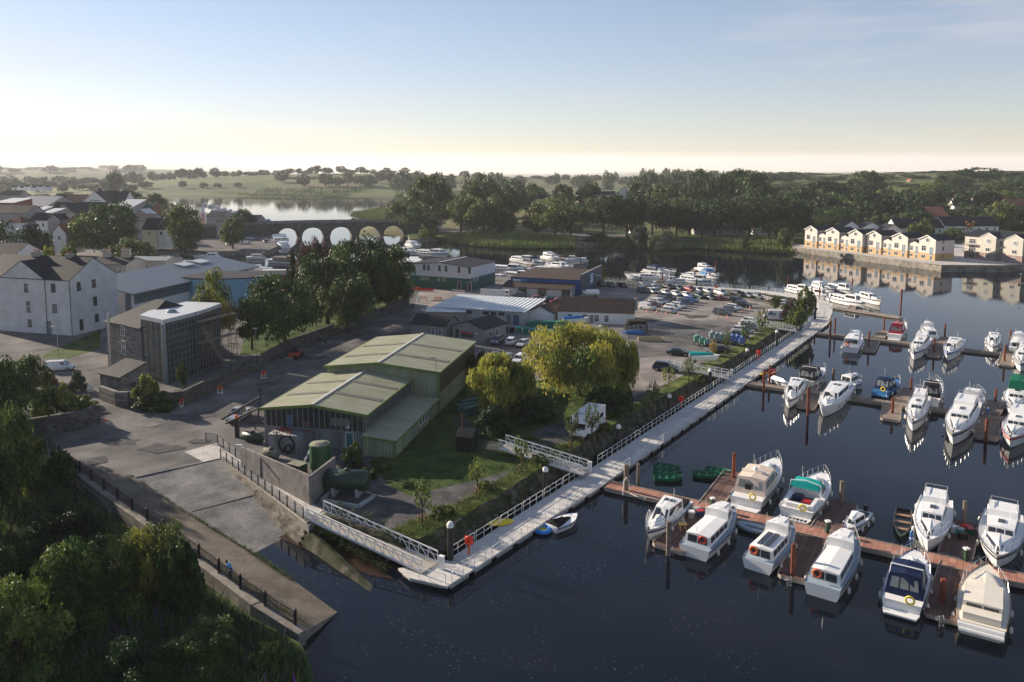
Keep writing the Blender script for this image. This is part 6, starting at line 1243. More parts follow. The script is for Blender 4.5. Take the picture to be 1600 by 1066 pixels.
def boat(label, stern, bow, style, B=None, hc=None, stripe=None, can=None, name='motor_boat', cat='boat', group=None, det=2, deckm=None, hullm=None, ring=None, zs=(.3, .9), L=None, rail=True, extra=(), fenders=3):
    a, b_ = P(*stern, zs[0]), P(*bow, zs[1]); d = b_ - a; d.z = 0
    L = L or d.length; u = d.normalized(); B = B or L * (.36 if L < 9 else .33); fb = {'dinghy': .45, 'small': .65, 'speed': .6, 'inflatable': .35}.get(style, .62 + .045 * L)
    root = empty(name, (a.x, a.y, 0), math.atan2(u.y, u.x), label, cat, group)
    GEL_ = hullm or GEL; stripe = stripe or NAVY; hc = hc or BLKH
    rings, sheer = hull(L, B, fb, .42 if style != 'barge' else .75)
    m = MB(); n = 12; R_ = [list(r) for r in rings]
    vs = [p for r in R_ for p in r]; m.v = [Vector(p) for p in vs]
    km = [1, 0, 0, 2 if hc is not GEL_ else 0, 2, 2, 2, 2, 0, 0, 1]
    km = [0, 1, 0, 0, 2, 2, 2, 0, 0, 1, 0]
    for i in range(n):
        for j in range(11): m.f.append((i * 12 + j, i * 12 + j + 1, (i + 1) * 12 + j + 1, (i + 1) * 12 + j)); m.m.append(km[j])
    m.f.append(list(range(11, -1, -1))); m.m.append(0); m.f.append([n * 12 + j for j in range(12)]); m.m.append(0)
    m.build('hull', [GEL_, stripe, hc], root, world=False)
    m = MB(); dk = -.03 if style not in ('dinghy', 'inflatable') else -.28
    for i in range(n):
        (x0, w0, z0), (x1, w1, z1) = sheer[i], sheer[i + 1]; m.add([(x0, -w0 * .985, z0 + dk), (x1, -w1 * .985, z1 + dk), (x1, w1 * .985, z1 + dk), (x0, w0 * .985, z0 + dk)], [(0, 1, 2, 3)])
    m.build('deck', deckm or GEL_, root, world=False)
    if det > 0 and style != 'inflatable':
        m = MB(); m.tube([(x, -w, z) for x, w, z in sheer] + [(x, w, z) for x, w, z in sheer[::-1]], .04, 4); m.build('rub_rail', stripe if style != 'dinghy' else GEL_, root, world=False)
    h = lambda s: fb * (1 + .38 * s * s)
    def wd_(s): return B / 2 * (1 if s < .42 else max(.0, 1 - ((s - .42) / .58) ** 2.2))
    def blk(nm, mm, x0, x1, z1, rf, ra, ins=.12, inset=.3, crown=.06, wf=None, side=0, front=0, back=0, gl=SMOKE, sv=(.35, .85), fv=(.2, .88), wing=None, z0=None, mats=None):
        w0 = max(.25, wd_(x0) - inset); w1 = wf if wf is not None else max(.2, wd_(x1) - inset); zb = (h(x0) if z0 is None else z0) - .04
        m = MB(); q = box5(m, x0 * L, x1 * L, w0, w1, zb, zb + z1, rf, ra, ins, crown); o = m.build(nm, mm, root, world=False)
        if side:
            for sd_ in 'sp':
                m = MB()
                for i in range(side): m.panel(q[sd_], .06 + .88 * i / side + .015, .06 + .88 * (i + 1) / side - .015, sv[0], sv[1])
                m.build('side_window', gl, root, world=False)
        if front:
            m = MB()
            for i in range(front): m.panel(q['f'], .05 + .9 * i / front + .02, .05 + .9 * (i + 1) / front - .02, fv[0], fv[1])
            m.build('windscreen', gl, root, world=False)
        if back:
            m = MB()
            for i in range(back): m.panel(q['b'], .08 + .84 * i / back + .02, .08 + .84 * (i + 1) / back - .02, fv[0], fv[1])
            m.build('rear_window', gl, root, world=False)
        return q, zb + z1
    top = None
    if style == 'aft':     # tall wheelhouse forward, long aft cabin
        blk('aft_cabin', GEL_, .07, .58, 1.05, .1, .08, side=4, back=2, sv=(.35, .85), inset=.42, crown=.1); q, zt = blk('wheelhouse', GEL_, .52, .80, 1.75, .45, .12, side=2, front=3, sv=(.5, .9), fv=(.45, .92), inset=.38, crown=.08)
        blk('fore_cabin', GEL_, .76, .92, .42, .5, .0, side=0, inset=.35)
        if det > 1:
            m = MB(); m.box(.60 * L, .74 * L, -.45, .45, zt + .03, zt + .1); m.build('roof_hatch', GEL_, root, world=False)
            m = MB(); m.tube([(.07 * L, 0, h(0) + 1.1), (.05 * L, 0, h(0) + 2.0)], .02, 4); m.build('flagstaff', STEELR, root, world=False)
    elif style == 'sedan':
        blk('coachroof', GEL_, .55, .88, .5, 1.2, 0, inset=.38, ins=.2, crown=.1); q, zt = blk('cabin', GEL_, .28, .70, 1.3, 1.3, .1, side=2, front=2, sv=(.42, .88), fv=(.15, .9), inset=.3, crown=.06)
        m = MB(); m.box(.05 * L, .27 * L, -B * .34, B * .34, h(0) - .02, h(0) + .35); m.build('cockpit_seats', can or NONS, root, world=False)
        m = MB(); m.box(.36 * L, .42 * L, -.55, -.1, zt + .05, zt + .1); m.box(.36 * L, .42 * L, .1, .55, zt + .05, zt + .1); m.build('sunroof', SOL, root, world=False)
    elif style == 'sport':  # raked foredeck, canvas cockpit
        blk('coachroof', GEL_, .42, .88, .62, 2.2, 0, inset=.34, ins=.25, crown=.14, side=2, sv=(.3, .75)); q, zt = blk('windscreen_frame', GEL_, .36, .60, 1.05, 1.0, 0, side=1, front=3, sv=(.3, .9), inset=.3, ins=.2, crown=.02)
        q, zt = blk('canopy', can or CNAVY, .10, .50, 1.75, .8, .55, ins=.28, inset=.22, crown=.14, side=2, back=3, gl=CLEARW, sv=(.4, .82), fv=(.35, .85))
        m = MB(); m.prism([(-.09 * L, -B * .36), (0, -B * .42), (0, B * .42), (-.09 * L, B * .36)], .2, .36); m.build('swim_platform', GEL_, root, world=False)
        if det > 1: m = MB(); m.tube([(.30 * L, -B * .42, h(.3) + .1), (.26 * L, -B * .36, h(.3) + 1.95), (.26 * L, B * .36, h(.3) + 1.95), (.30 * L, B * .42, h(.3) + .1)], .07, 6); m.build('radar_arch', GEL_, root, world=False)
    elif style == 'openback':   # canvas only over the helm, open cockpit
        blk('coachroof', GEL_, .45, .88, .66, 2.4, 0, inset=.34, ins=.25, crown=.14, side=2, sv=(.3, .75)); blk('windscreen_frame', GEL_, .38, .60, 1.15, 1.1, 0, side=1, front=3, sv=(.3, .9), inset=.3, ins=.2, crown=.02)
        m = MB(); box5(m, .27 * L, .44 * L, B * .40, B * .40, h(.3) + 1.15, h(.3) + 1.75, .35, .2, .25, .12); m.build('canopy', can, root, world=False)
        m = MB(); m.tube([(.24 * L, -B * .45, h(.2)), (.30 * L, -B * .4, h(.3) + 1.75), (.31 * L, 0, h(.3) + 1.95), (.30 * L, B * .4, h(.3) + 1.75), (.24 * L, B * .45, h(.2))], .07, 6); m.build('radar_arch', GEL_, root, world=False)
        m = MB(); m.box(.06 * L, .32 * L, -B * .36, B * .36, h(0) - .02, h(0) + .03); m.build('cockpit_sole', mat('dark_cockpit', (.06, .06, .065), .6), root, world=False)
        for y0, y1, x0, x1, mm in ((-B * .4, -B * .3, .05, .33, GEL_), (B * .3, B * .4, .05, .33, GEL_), (-B * .3, B * .3, .03, .08, GEL_), (-B * .25, -.1, .12, .2, REDH), (.1, B * .25, .2, .3, NAVY)): m = MB(); m.box(x0 * L, x1 * L, y0, y1, h(0), h(0) + .42); m.build('seat', mm, root, world=False)
        m = MB(); m.prism([(-.09 * L, -B * .36), (0, -B * .42), (0, B * .42), (-.09 * L, B * .36)], .2, .36); m.build('swim_platform', GEL_, root, world=False)
        m = MB()
        for i in range(7): y = (-3 + i) * B * .1; m.box(-.075 * L, -.03 * L, y - B * .035, y + B * .035, .36, .375)
        m.build('tread_pads', BLKH, root, world=False)
    elif style == 'fly':    # beamy cruiser with a three pane wheelhouse front
        blk('fore_cabin', GEL_, .60, .90, .62, 1.1, 0, inset=.45, front=1, gl=SOL, fv=(.15, .8), crown=.08, ins=.15, side=2, sv=(.3, .75)); q, zt = blk('saloon', GEL_, .16, .66, 1.35, .75, .1, inset=.42, side=4, front=3, sv=(.4, .85), fv=(.35, .9), crown=.05)
        q, z3 = blk('upper_helm', GEL_, .16, .40, .55, .35, .05, z0=zt + .03, inset=.62, ins=.06, crown=0)
        m = MB(); 
        for y in (-B * .3, B * .3): m.tube([(.12 * L, y, zt + .05), (.12 * L, y, zt + .75), (.3 * L, y, zt + .75)], .03, 4)
        m.tube([(.12 * L, -B * .3, zt + .75), (.12 * L, B * .3, zt + .75)], .03, 4); m.build('top_rail', STEELR, root, world=False)
        if det > 1: m = MB(); m.box(.45 * L, .52 * L, -.3, .3, zt + .05, zt + .1); m.build('skylight', SMOKE, root, world=False)
    elif style == 'house':
        q, zt = blk('saloon', GEL_, .04, .78, 1.6, .5, .1, inset=.3, side=5, front=3, back=2, sv=(.45, .8), fv=(.4, .85), crown=.08)
        m = MB(); m.box(.3 * L, .36 * L, -.9, -.2, zt, zt + .12); m.box(.5 * L, .56 * L, .2, .9, zt, zt + .12); m.build('roof_hatch', SMOKE, root, world=False)
    elif style == 'bowback':  # wooden classic with wheel platform (old yacht look)
        blk('coachroof', GEL_, .50, .86, .5, .7, 0, inset=.4, crown=.06, side=3, sv=(.3, .75)); blk('saloon', GEL_, .14, .54, .95, .3, .2, inset=.4, side=3, front=2, back=2)
        m = MB(); m.obox((.10 * L, 0, h(.05)), .12 * L, B * .7, .55); m.build('engine_box', GEL_, root, world=False)
    elif style == 'small':
        blk('cuddy', GEL_, .40, .78, .75, .35, .05, inset=.18, side=2, front=2, sv=(.35, .85), fv=(.3, .85), crown=.1)
        m = MB(); m.box(.05 * L, .38 * L, -B * .32, B * .32, h(0) - .02, h(0) + .02); m.build('cockpit_sole', mat('dark_cockpit', (.06, .06, .065), .6), root, world=False)
        m = MB(); m.obox((-.12, 0, .5), .35, .4, .75); m.lathe([(.14, -.2), (.1, .5)], (-.12, 0, 0), 6); m.build('outboard_motor', BLKH, root, world=False)
    elif style == 'speed':
        m = MB(); box5(m, .06 * L, .84 * L, B * .40, B * .12, h(.1) - .02, h(.1) + .35, 1.6, .3, .3, .18); m.build('cover', can or CBLK, root, world=False)
    elif style == 'dinghy':
        for s in (.2, .45, .7): m = MB(); m.box((s - .03) * L, (s + .03) * L, -wd_(s) * .93, wd_(s) * .93, h(s) - .16, h(s) - .11); m.build('thwart', TEAKD if det > 1 else GEL_, root, world=False)
    elif style == 'inflatable':
        m = MB(); pts = [(0, -B * .4, .35), (L * .6, -B * .42, .38), (L * .88, -B * .22, .45), (L, 0, .5), (L * .88, B * .22, .45), (L * .6, B * .42, .38), (0, B * .4, .35)]; m.tube(pts, .24, 10); m.build('tube', GEL_, root, world=False, smooth=True)
    elif style == 'barge':
        q, zt = blk('cabin', can or BROWNR, .08, .72, 1.25, .2, .1, inset=.35, side=6, back=2, sv=(.4, .8), crown=.1)
        blk('wheelhouse', TEAKD, .02, .18, 2.0, .1, .1, inset=.5, side=1, front=2, sv=(.5, .9))
    if rail and style in ('aft', 'sedan', 'sport', 'openback', 'fly', 'bowback', 'house'):
        m = MB(); s0 = .55; ss = [s0 + (1 - s0) * i / 6 for i in range(7)]
        pp = [(s * L, -(wd_(s) * .96 + .02), h(s) + .72 * min(1, (s - s0) / .08 + .1)) for s in ss]; pp[-1] = (L * .995, -.1, h(1) + .72)
        path = pp + [(p[0], -p[1], p[2]) for p in pp[::-1]]; m.tube(path, .028 if det > 1 else .04, 4)
        for s in ss[1:]:
            for sg in (-1, 1): w_ = wd_(s) * .96 + .02 if s < 1 else .1; m.tube([(min(s, .985) * L, sg * w_, h(s) - .02), (min(s, .99) * L, sg * w_, h(s) + .72)], .022 if det > 1 else .035, 4)
        m.build('bow_rail', STEELR, root, world=False)
    if det > 1 and style in ('aft', 'sedan', 'sport', 'openback', 'fly', 'bowback', 'house', 'small'):
        for sg in (-1, 1):
            for i in range(fenders):
                s = .15 + .5 * i / max(1, fenders - 1); m = MB(); x, y, z = s * L, sg * (wd_(s) + .14), h(s) * .45
                m.lathe([(.02, -.32), (.12, -.24), (.14, 0), (.12, .22), (.03, .32)], (x, y, z), 8); m.tube([(x, y, z + .3), (x, sg * (wd_(s) + .02), h(s) + .02)], .015, 3); m.build('fender', FEND, root, world=False)
    if det > 1 and style in ('aft', 'sedan', 'fly', 'house', 'sport', 'openback'):
        q_, zz = (q, zt) if style != 'openback' else (None, 0)
        if q_ and style != 'sport':
            for s_, a_, b_ in (('s', 3, 2), ('p', 2, 3)):
                A_, B_ = q_[s_][a_], q_[s_][b_]; m = MB(); f0, f1 = A_.lerp(B_, .15), A_.lerp(B_, .85); iy = V(0, .12 if A_.y < 0 else -.12, .03); m.tube([f0 + iy, f0 + iy + V(0, 0, .12), f1 + iy + V(0, 0, .12), f1 + iy], .022, 4); m.build('roof_rail', STEELR, root, world=False)
        m = MB(); xa = .42 * L; za = (zt if q_ else h(.4) + 1.6); m.tube([(xa, B * .18, za - .1), (xa - .25, B * .18, za + 1.5)], .015, 4); m.build('aerial', WHITE, root, world=False)
        for sg in (-1, 1):
            m = MB()
            for s_ in ((.5, .6, .7) if style in ('sport', 'openback', 'sedan') else (.55, .68)): w_ = wd_(s_) * .93 + .015; m.panel([(s_ * L - .25, sg * w_, h(s_) * .45), (s_ * L + .25, sg * w_ * .985, h(s_) * .45), (s_ * L + .25, sg * w_ * 1.0, h(s_) * .62), (s_ * L - .25, sg * w_ * 1.02, h(s_) * .62)] if sg < 0 else [(s_ * L + .25, sg * w_ * .985, h(s_) * .45), (s_ * L - .25, sg * w_, h(s_) * .45), (s_ * L - .25, sg * w_ * 1.02, h(s_) * .62), (s_ * L + .25, sg * w_, h(s_) * .62)], 0, 1, 0, 1, .03)
            m.build('hull_port', SMOKE, root, world=False)
        m = MB(); m.lathe([(.12, 0), (.12, .18), (.05, .25)], (.95 * L, 0, h(.95)), 8); m.build('windlass', BLKH, root, world=False)
    if ring:
        m = MB(); T = Matrix.Translation((.05 * L if style == 'aft' else -.02, B * .18 * (1 if ring is ORA else -1), h(0) + (.75 if style == 'aft' else .35))) @ Matrix.Rotation(R(90), 4, 'Y'); m.torus((0, 0, 0), .34, .09, M_=T); m.build('life_ring', ring, root, world=False)
    for e in extra: e(root, L, B, h)
    return root
def e_solar(root, L, B, h):
    for y in (-.55, .12): m = MB(); m.box(.14 * L, .46 * L, y, y + .48, h(.3) + 1.06, h(.3) + 1.13); m.build('solar_panel', SOL, root, world=False)
def e_blackdog(root, L, B, h): m = MB(); m.obox((.085 * L, .1, h(0) + .65), .3, .7, .6); m.build('folded_engine_cover', BLKH, root, world=False)
def e_mast(root, L, B, h): m = MB(); m.tube([(.35 * L, 0, h(.3) + .8), (.35 * L, 0, h(.3) + 4.2)], .035, 5); m.tube([(.35 * L, -.8, h(.3) + 3.2), (.35 * L, .8, h(.3) + 3.2)], .025, 4); m.build('mast', STEELR, root, world=False)
def e_bluetarp(root, L, B, h): m = MB(); m.obox((.17 * L, .2, h(.1) + .5), .35, 1.5, .4); m.build('bright_blue_cover', mat('bright_blue', (.03, .22, .60), .6), root, world=False)
def e_dish(root, L, B, h): m = MB(); m.lathe([(.02, 0), (.25, .05), (.3, .2), (.15, .38), (.02, .42)], (.27 * L, 0, h(.3) + 2.0), 10); m.build('radar_dome', GEL, root, world=False, smooth=True)
def e_dinghyback(root, L, B, h): m = MB(); m.tube([(-.25, -B * .42, .9), (-.25, B * .42, .9)], .28, 8); m.tube([(-.75, -B * .42, .75), (-.75, B * .40, .75)], .22, 8); m.build('stern_dinghy', FEND, root, world=False)
# near pontoon
boat('white hardtop cruiser with two dark roof panels, nearest the walkway', (1066, 790), (1010, 838), 'sedan', B=3.0, can=CBLK)
boat('white aft cabin cruiser with blue side decks, between the yellow table and the blue dinghy', (1084, 868), (1147, 800), 'aft', B=3.5, deckm=NONS, ring=REDP, stripe=NAVY)
boat('white cruiser with solar panels on its roof and an orange ring at the stern', (1183, 889), (1237, 824), 'aft', B=3.3, deckm=NONS, ring=ORA, stripe=NAVY, extra=(e_solar,))
boat('white aft cabin cruiser with an orange ring by its open rear door', (1284, 930), (1333, 842), 'aft', B=3.5, deckm=NONS, ring=ORA, stripe=BLKH)
boat('white sports cruiser with navy canopy, bright blue cover and yellow ring', (1408, 955), (1432, 865), 'sport', B=3.5, can=CNAVY, ring=YEL, stripe=NAVY, extra=(e_bluetarp,))
boat('cream cruiser with a dinghy folded at its stern, rightmost in the front row', (1532, 992), (1542, 890), 'bowback', B=3.9, hullm=CRM, stripe=TEAKD, extra=(e_dinghyback,))
boat('big white cruiser under a crumpled cream canvas enclosure with a radar dome', (1165, 792), (1214, 722), 'sport', B=4.1, can=CCRM, stripe=BLKH, ring=YEL, extra=(e_dish, e_blackdog))
boat('big white sports cruiser with a teal awning and open cluttered cockpit', (1243, 808), (1288, 744), 'openback', B=4.0, can=TEAL, ring=YEL, stripe=GEL)
boat('little white fishing boat with a dark hull and blue cuddy roof', (1352, 803), (1322, 826), 'small', B=1.9, hc=BLKH, name='fishing_boat', hullm=GEL)
boat('slim dark wooden open boat with a green bow', (1412, 797), (1408, 833), 'dinghy', B=1.6, hullm=BLKH, hc=GRNH, stripe=GRNH, name='open_boat')
boat('white river cruiser with three front panes and sloping fore cabin, left of the cluttered jetty', (1463, 790), (1449, 857), 'fly', B=3.5, stripe=GEL)
boat('wide white cruiser with three dark front panes and a railed upper deck', (1568, 812), (1557, 882), 'fly', B=4.0, stripe=BLKH)
boat('blue and white inflatable dinghy tucked beside the near pontoon', (1195, 830), (1153, 812), 'inflatable', B=1.5, hullm=mat('blue_grey_rubber', (.30, .38, .48), .5, var=.1), name='dinghy', cat='dinghy')
GB = [('topmost of the three green rowing boats moored side by side', (1024, 727), (1064, 733)), ('middle of the three green rowing boats moored side by side', (1022, 735), (1067, 740)), ('lowest of the three green rowing boats moored side by side', (1022, 746), (1067, 746))]
for lb, s, b_ in GB: boat(lb, s, b_, 'dinghy', B=1.6, hullm=GRNH, hc=GRNH, stripe=GRNH, name='rowing_boat', cat='rowing boat', group='green rowing boats on the water', zs=(.3, .4), det=1)
boat('green rowing boat with an outboard, in front of its neighbour left of the covered cruiser', (1082, 740), (1133, 743), 'dinghy', B=1.6, hullm=GRNH, hc=GRNH, stripe=GRNH, name='rowing_boat', cat='rowing boat', group='green rowing boats on the water', zs=(.3, .4), det=1)
boat('green rowing boat half hidden behind the one with an outboard', (1103, 732), (1143, 739), 'dinghy', B=1.5, hullm=GRNH, hc=GRNH, stripe=GRNH, name='rowing_boat', cat='rowing boat', group='green rowing boats on the water', zs=(.3, .4), det=1)
boat('white speedboat under a tight black cover, moored against the walkway', (860, 826), (902, 800), 'speed', B=2.3, hc=GEL, name='speedboat', can=CBLK)
# second pontoon
boat('white cruiser with a black canopied cockpit, bow toward the walkway bend', (1256, 603), (1287, 578), 'sport', B=3.4, can=CBLK, stripe=NAVY)
boat('white hardtop cruiser, nearest of the second pontoon to the walkway', (1250, 601), (1231, 634), 'sedan', B=3.0)
boat('large white sports cruiser with a dark arch and tinted windscreen', (1321, 608), (1283, 648), 'sedan', B=3.7, stripe=GEL)
boat('small white boat with a boxy hardtop and rear shelter', (1320, 606), (1345, 594), 'house', B=2.6)
boat('blue and white sports boat with a navy canopy and yellow ring', (1374, 617), (1404, 596), 'sport', B=3.0, can=CNAVY, hc=BLUH, stripe=BLUH, hullm=mat('blue_hull', (.05, .18, .38), .3, var=0), ring=YEL)
boat('white sports boat wrapped in a tall black canopy', (1452, 632), (1462, 598), 'sport', B=3.2, can=CBLK, stripe=GEL)
boat('narrow white cruiser with a green tinted canopy and a mast', (1440, 628), (1425, 670), 'fly', B=3.0, extra=(e_mast,))
boat('big white cruiser with a square wheelhouse and an orange tender bundle', (1514, 638), (1487, 692), 'fly', B=4.0, stripe=BLKH, ring=ORA)
boat('white flybridge cruiser moored stern to, left of the grey jetty', (1515, 640), (1527, 612), 'fly', B=3.4, stripe=NAVY)
boat('white cruiser with a dark green canopy at the right edge', (1592, 615), (1583, 648), 'fly', B=3.6, extra=(lambda r, L, B, h: (lambda m: (box5(m, .1 * L, .45 * L, B * .38, B * .36, h(.2) + 1.35, h(.2) + 2.6, .5, .2, .2, .1), m.build('canopy', CGRN, r, world=False)))(MB()),))
boat('white cruiser with rounded bow and three cream panes at the right edge', (1600, 655), (1577, 695), 'fly', B=3.8, stripe=REDH)
boat('small white sports boat with a canoe rack beside the walkway', (1205, 592), (1240, 600), 'speed', B=1.8, can=GEL, hc=GEL, name='speedboat')
# third pontoon
boat('boxy white houseboat cruiser with a dark blue hull base and rear ring', (1329, 549), (1340, 525), 'house', B=3.7, hc=BLUH, stripe=NAVY, ring=ORA)
boat('white sports boat with a red canopy', (1397, 530), (1412, 508), 'sport', B=3.2, can=CRED, stripe=GEL)
boat('white cruiser with three dark front panes, in front on the third pontoon', (1445, 535), (1427, 559), 'fly', B=3.4)
boat('white hardtop cruiser moored behind the one with three dark panes', (1456, 531), (1445, 512), 'aft', B=3.2)
boat('white hardtop boat with a bright blue hull', (1497, 538), (1479, 560), 'sedan', B=3.2, hc=BLUH, stripe=BLUH)
boat('small white cruiser alone in the middle right of the third pontoon', (1553, 530), (1551, 548), 'sedan', B=2.8)
boat('white cruiser at the right edge, nearer of two on the third pontoon', (1604, 552), (1594, 577), 'fly', B=3.4)
boat('white cruiser at the right edge, farther of two on the third pontoon', (1588, 551), (1593, 529), 'aft', B=3.2)
# boats at the bend
kw = dict(det=1, group='white boats moored at the walkway bend')
boat('sunlit white cruiser farthest left at the bend', (1232, 453), (1268, 458), 'aft', B=3.4, **kw); boat('white cruiser behind the pair of piles at the bend', (1256, 460), (1296, 466), 'aft', B=3.4, **kw)
boat('white cabin boat behind the rusty piles with a covered stern', (1270, 450), (1305, 455), 'sport', B=3.4, can=GEL, **kw); boat('white cruiser with red tub beyond it at the bend', (1296, 451), (1332, 457), 'aft', B=3.4, **kw)
boat('long white cruiser with a row of windows and dark blue line, biggest at the bend', (1298, 468), (1353, 478), 'aft', B=3.9, stripe=NAVY, **kw); boat('white cruiser with a black bow line, rightmost at the bend', (1340, 464), (1377, 474), 'sedan', B=3.4, stripe=BLKH, hc=BLKH, **kw)
# mid river moorings
kw = dict(det=1, group='boats moored in the river behind the car park')
for lb, s, b_, st, cn, sp_ in [('old white yacht with a raised curved bow, leftmost behind the car park', (1031, 437), (976, 431), 'bowback', None, GEL), ('white cruiser with a navy cabin canopy, farthest back on the left', (1010, 424), (1057, 428), 'sport', CNAVY, GEL), ('white cruiser just behind the old yacht', (1012, 431), (1047, 434), 'sedan', None, GEL), ('cream cruiser with pink reflections left of the large one', (1072, 443), (1037, 441), 'aft', None, NAVY),
   ('large white cruiser with a long blue waterline behind the middle cars', (1064, 438), (1112, 442), 'aft', None, BLUH), ('small open white boat in the middle of the river group', (1066, 428), (1092, 430), 'small', None, GEL), ('white flybridge boat standing tallest at the back right', (1090, 421), (1118, 424), 'fly', None, GEL), ('white boat with blue canopy at the right end of the river group', (1098, 430), (1124, 434), 'sport', CBLU, NAVY)]:
    boat(lb, s, b_, st, can=cn, stripe=sp_, **kw)
kw = dict(det=1, group='boats moored behind the blue warehouse')
for lb, s, b_, st, cn, sp_ in [('long white cruiser at the left end behind the warehouse', (768, 422), (824, 424), 'aft', None, NAVY), ('cream topped white boat at the back left of the warehouse moorings', (802, 407), (838, 410), 'aft', None, GEL), ('navy canopied boat at the back of the warehouse moorings', (820, 410), (854, 413), 'sport', CNAVY, NAVY), ('white flybridge boat behind the warehouse, centre back', (850, 403), (876, 406), 'fly', None, GEL),
   ('white and blue cruiser facing left at the right end behind the warehouse', (919, 410), (880, 407), 'aft', None, BLUH), ('white cruiser with orange buoys right above the warehouse roof', (826, 424), (882, 428), 'sedan', None, GEL), ('white sports cruiser between the two black piles', (858, 416), (896, 420), 'sedan', None, GEL), ('white boat in the gap between warehouse roof and river, left', (790, 432), (832, 434), 'aft', None, GEL), ('low white boat at the far left of the warehouse moorings', (764, 436), (800, 438), 'sedan', None, GEL)]:
    boat(lb, s, b_, st, can=cn, stripe=sp_, **kw)
kw = dict(det=1, group='boats moored by the bridge')
for lb, s, b_, st, cn, sp_ in [('white cruiser nearest the last bridge arch', (614, 393), (650, 396), 'sedan', None, GEL), ('white boat farthest back right of the bridge arches', (638, 384), (658, 386), 'sport', GEL, GEL), ('long white cruiser pointing right by the reed bank', (653, 397), (702, 400), 'aft', None, NAVY), ('white boat partly hidden by the green and white building', (630, 412), (645, 428), 'aft', None, GEL),
   ('white motor yacht moored at the town quay, left of two', (283, 405), (251, 403), 'sport', NAVY, GEL), ('larger white motor yacht moored at the town quay, right of two', (345, 404), (301, 402), 'sport', GEL, GEL), ('dark brown barge with a wheelhouse seen over the hall roof', (458, 411), (416, 407), 'barge', BROWNR, BLKH), ('white narrow boat in the water left of the brown barge', (414, 404), (384, 402), 'barge', GEL, GEL), ('white narrow boat moored before the first arch', (440, 380), (433, 372), 'aft', None, BLUH), ('small boat on the town quay before the first arch', (446, 387), (438, 381), 'sedan', None, BLUH)]:
    boat(lb, s, b_, st, can=cn, stripe=sp_, **kw)
kw = dict(det=1, group='boats moored on the lake above the bridge')
for i, (x, y) in enumerate([(322, 320), (331, 322), (340, 325), (350, 328), (358, 331), (364, 334), (336, 330), (346, 334)]):
    boat('white cruiser in the lake moorings above the bridge, %s from the far end' % ordn(i), (x - 5, y + 1), (x + 6, y - 1), 'aft', L=11, B=3.6, rail=False, **kw)
boat('white boat moored alone above the bridge by a lamp', (414, 348), (431, 347), 'sport', can=CBLU, stripe=BLUH, rail=False, **kw)
# canoes by the second pontoon
for lb, x0, y0, x1, y1, mm in [('red kayak lying on the walkway edge by the second pontoon', 1198, 582, 1214, 576, REDP), ('yellow kayak beside the red one at the walkway edge', 1186, 586, 1200, 582, YEL), ('orange kayak between the rusty piles and walkway', 1200, 586, 1214, 581, ORA)]:
    a, b_ = P(x0, y0, .5), P(x1, y1, .5); 
    d = b_ - a; m = MB()
    rr = [.03, .3, .38, .3, .03]; rings = []
    u = d.normalized(); s = V(-u.y, u.x, 0)
    for k in range(5): c_ = a.lerp(b_, k / 4); rings.append([c_ + s * math.cos(j * .785) * rr[k] + V(0, 0, math.sin(j * .785) * rr[k] * .5) for j in range(8)])
    m.loft(rings); tag(m.build('kayak', mm, org=a, smooth=True), lb, 'kayak')
# ================================================================ vehicles
TYRE = mat('tyre', (.02, .02, .02), .85, var=0); RIMM = mat('wheel_rim', (.4, .4, .4), .35, metal=.6, var=0); CGL = mat('car_glass', (.02, .025, .03), .06, var=0, spec=.9)
HEADL = mat('headlamp_glass', (.6, .6, .58), .15, var=0); TAILL = mat('tail_lamp', (.4, .02, .02), .3, var=0); PLATE = mat('number_plate', (.6, .6, .55), .5, var=0); BUMP = mat('black_trim', (.03, .03, .032), .6, var=0)
CARC = {'white': (.62, .62, .61), 'silver': (.36, .37, .38), 'grey': (.11, .12, .13), 'black': (.015, .016, .018), 'red': (.26, .015, .02), 'blue': (.02, .09, .26), 'navy': (.012, .025, .06), 'teal': (.02, .06, .07), 'dark green': (.01, .03, .025), 'dark red': (.10, .01, .015)}
CARP = {}
def paint(c): return mat('car_paint_' + c.replace(' ', '_'), CARC[c], .22, metal=.15 if c not in ('white', 'red') else 0, var=.03, spec=.6)
SHP = {  # length, width, bonnet height, roof height, nose/bonnet/screen/roof/rear points along x (0 = rear)
 'hatch': (4.1, 1.75, .92, 1.48, [(0, .45), (.02, .95)], (.05, .22, .62, .76)), 'saloon': (4.6, 1.8, .92, 1.44, [(0, .45), (0, .98)], (.16, .30, .60, .74)), 'suv': (4.6, 1.88, 1.08, 1.72, 0, (.03, .12, .62, .75)), 'estate': (4.6, 1.8, .95, 1.5, 0, (.03, .13, .62, .76)),
 'van': (4.6, 1.85, 1.1, 1.85, 0, (.01, .03, .66, .84)), 'bigvan': (5.9, 2.05, 1.2, 2.45, 0, (.005, .02, .72, .88)), 'pickup': (5.2, 1.9, 1.08, 1.78, 0, (.36, .40, .62, .73)), 'minibus': (4.9, 1.9, 1.1, 2.0, 0, (.01, .04, .72, .86))}
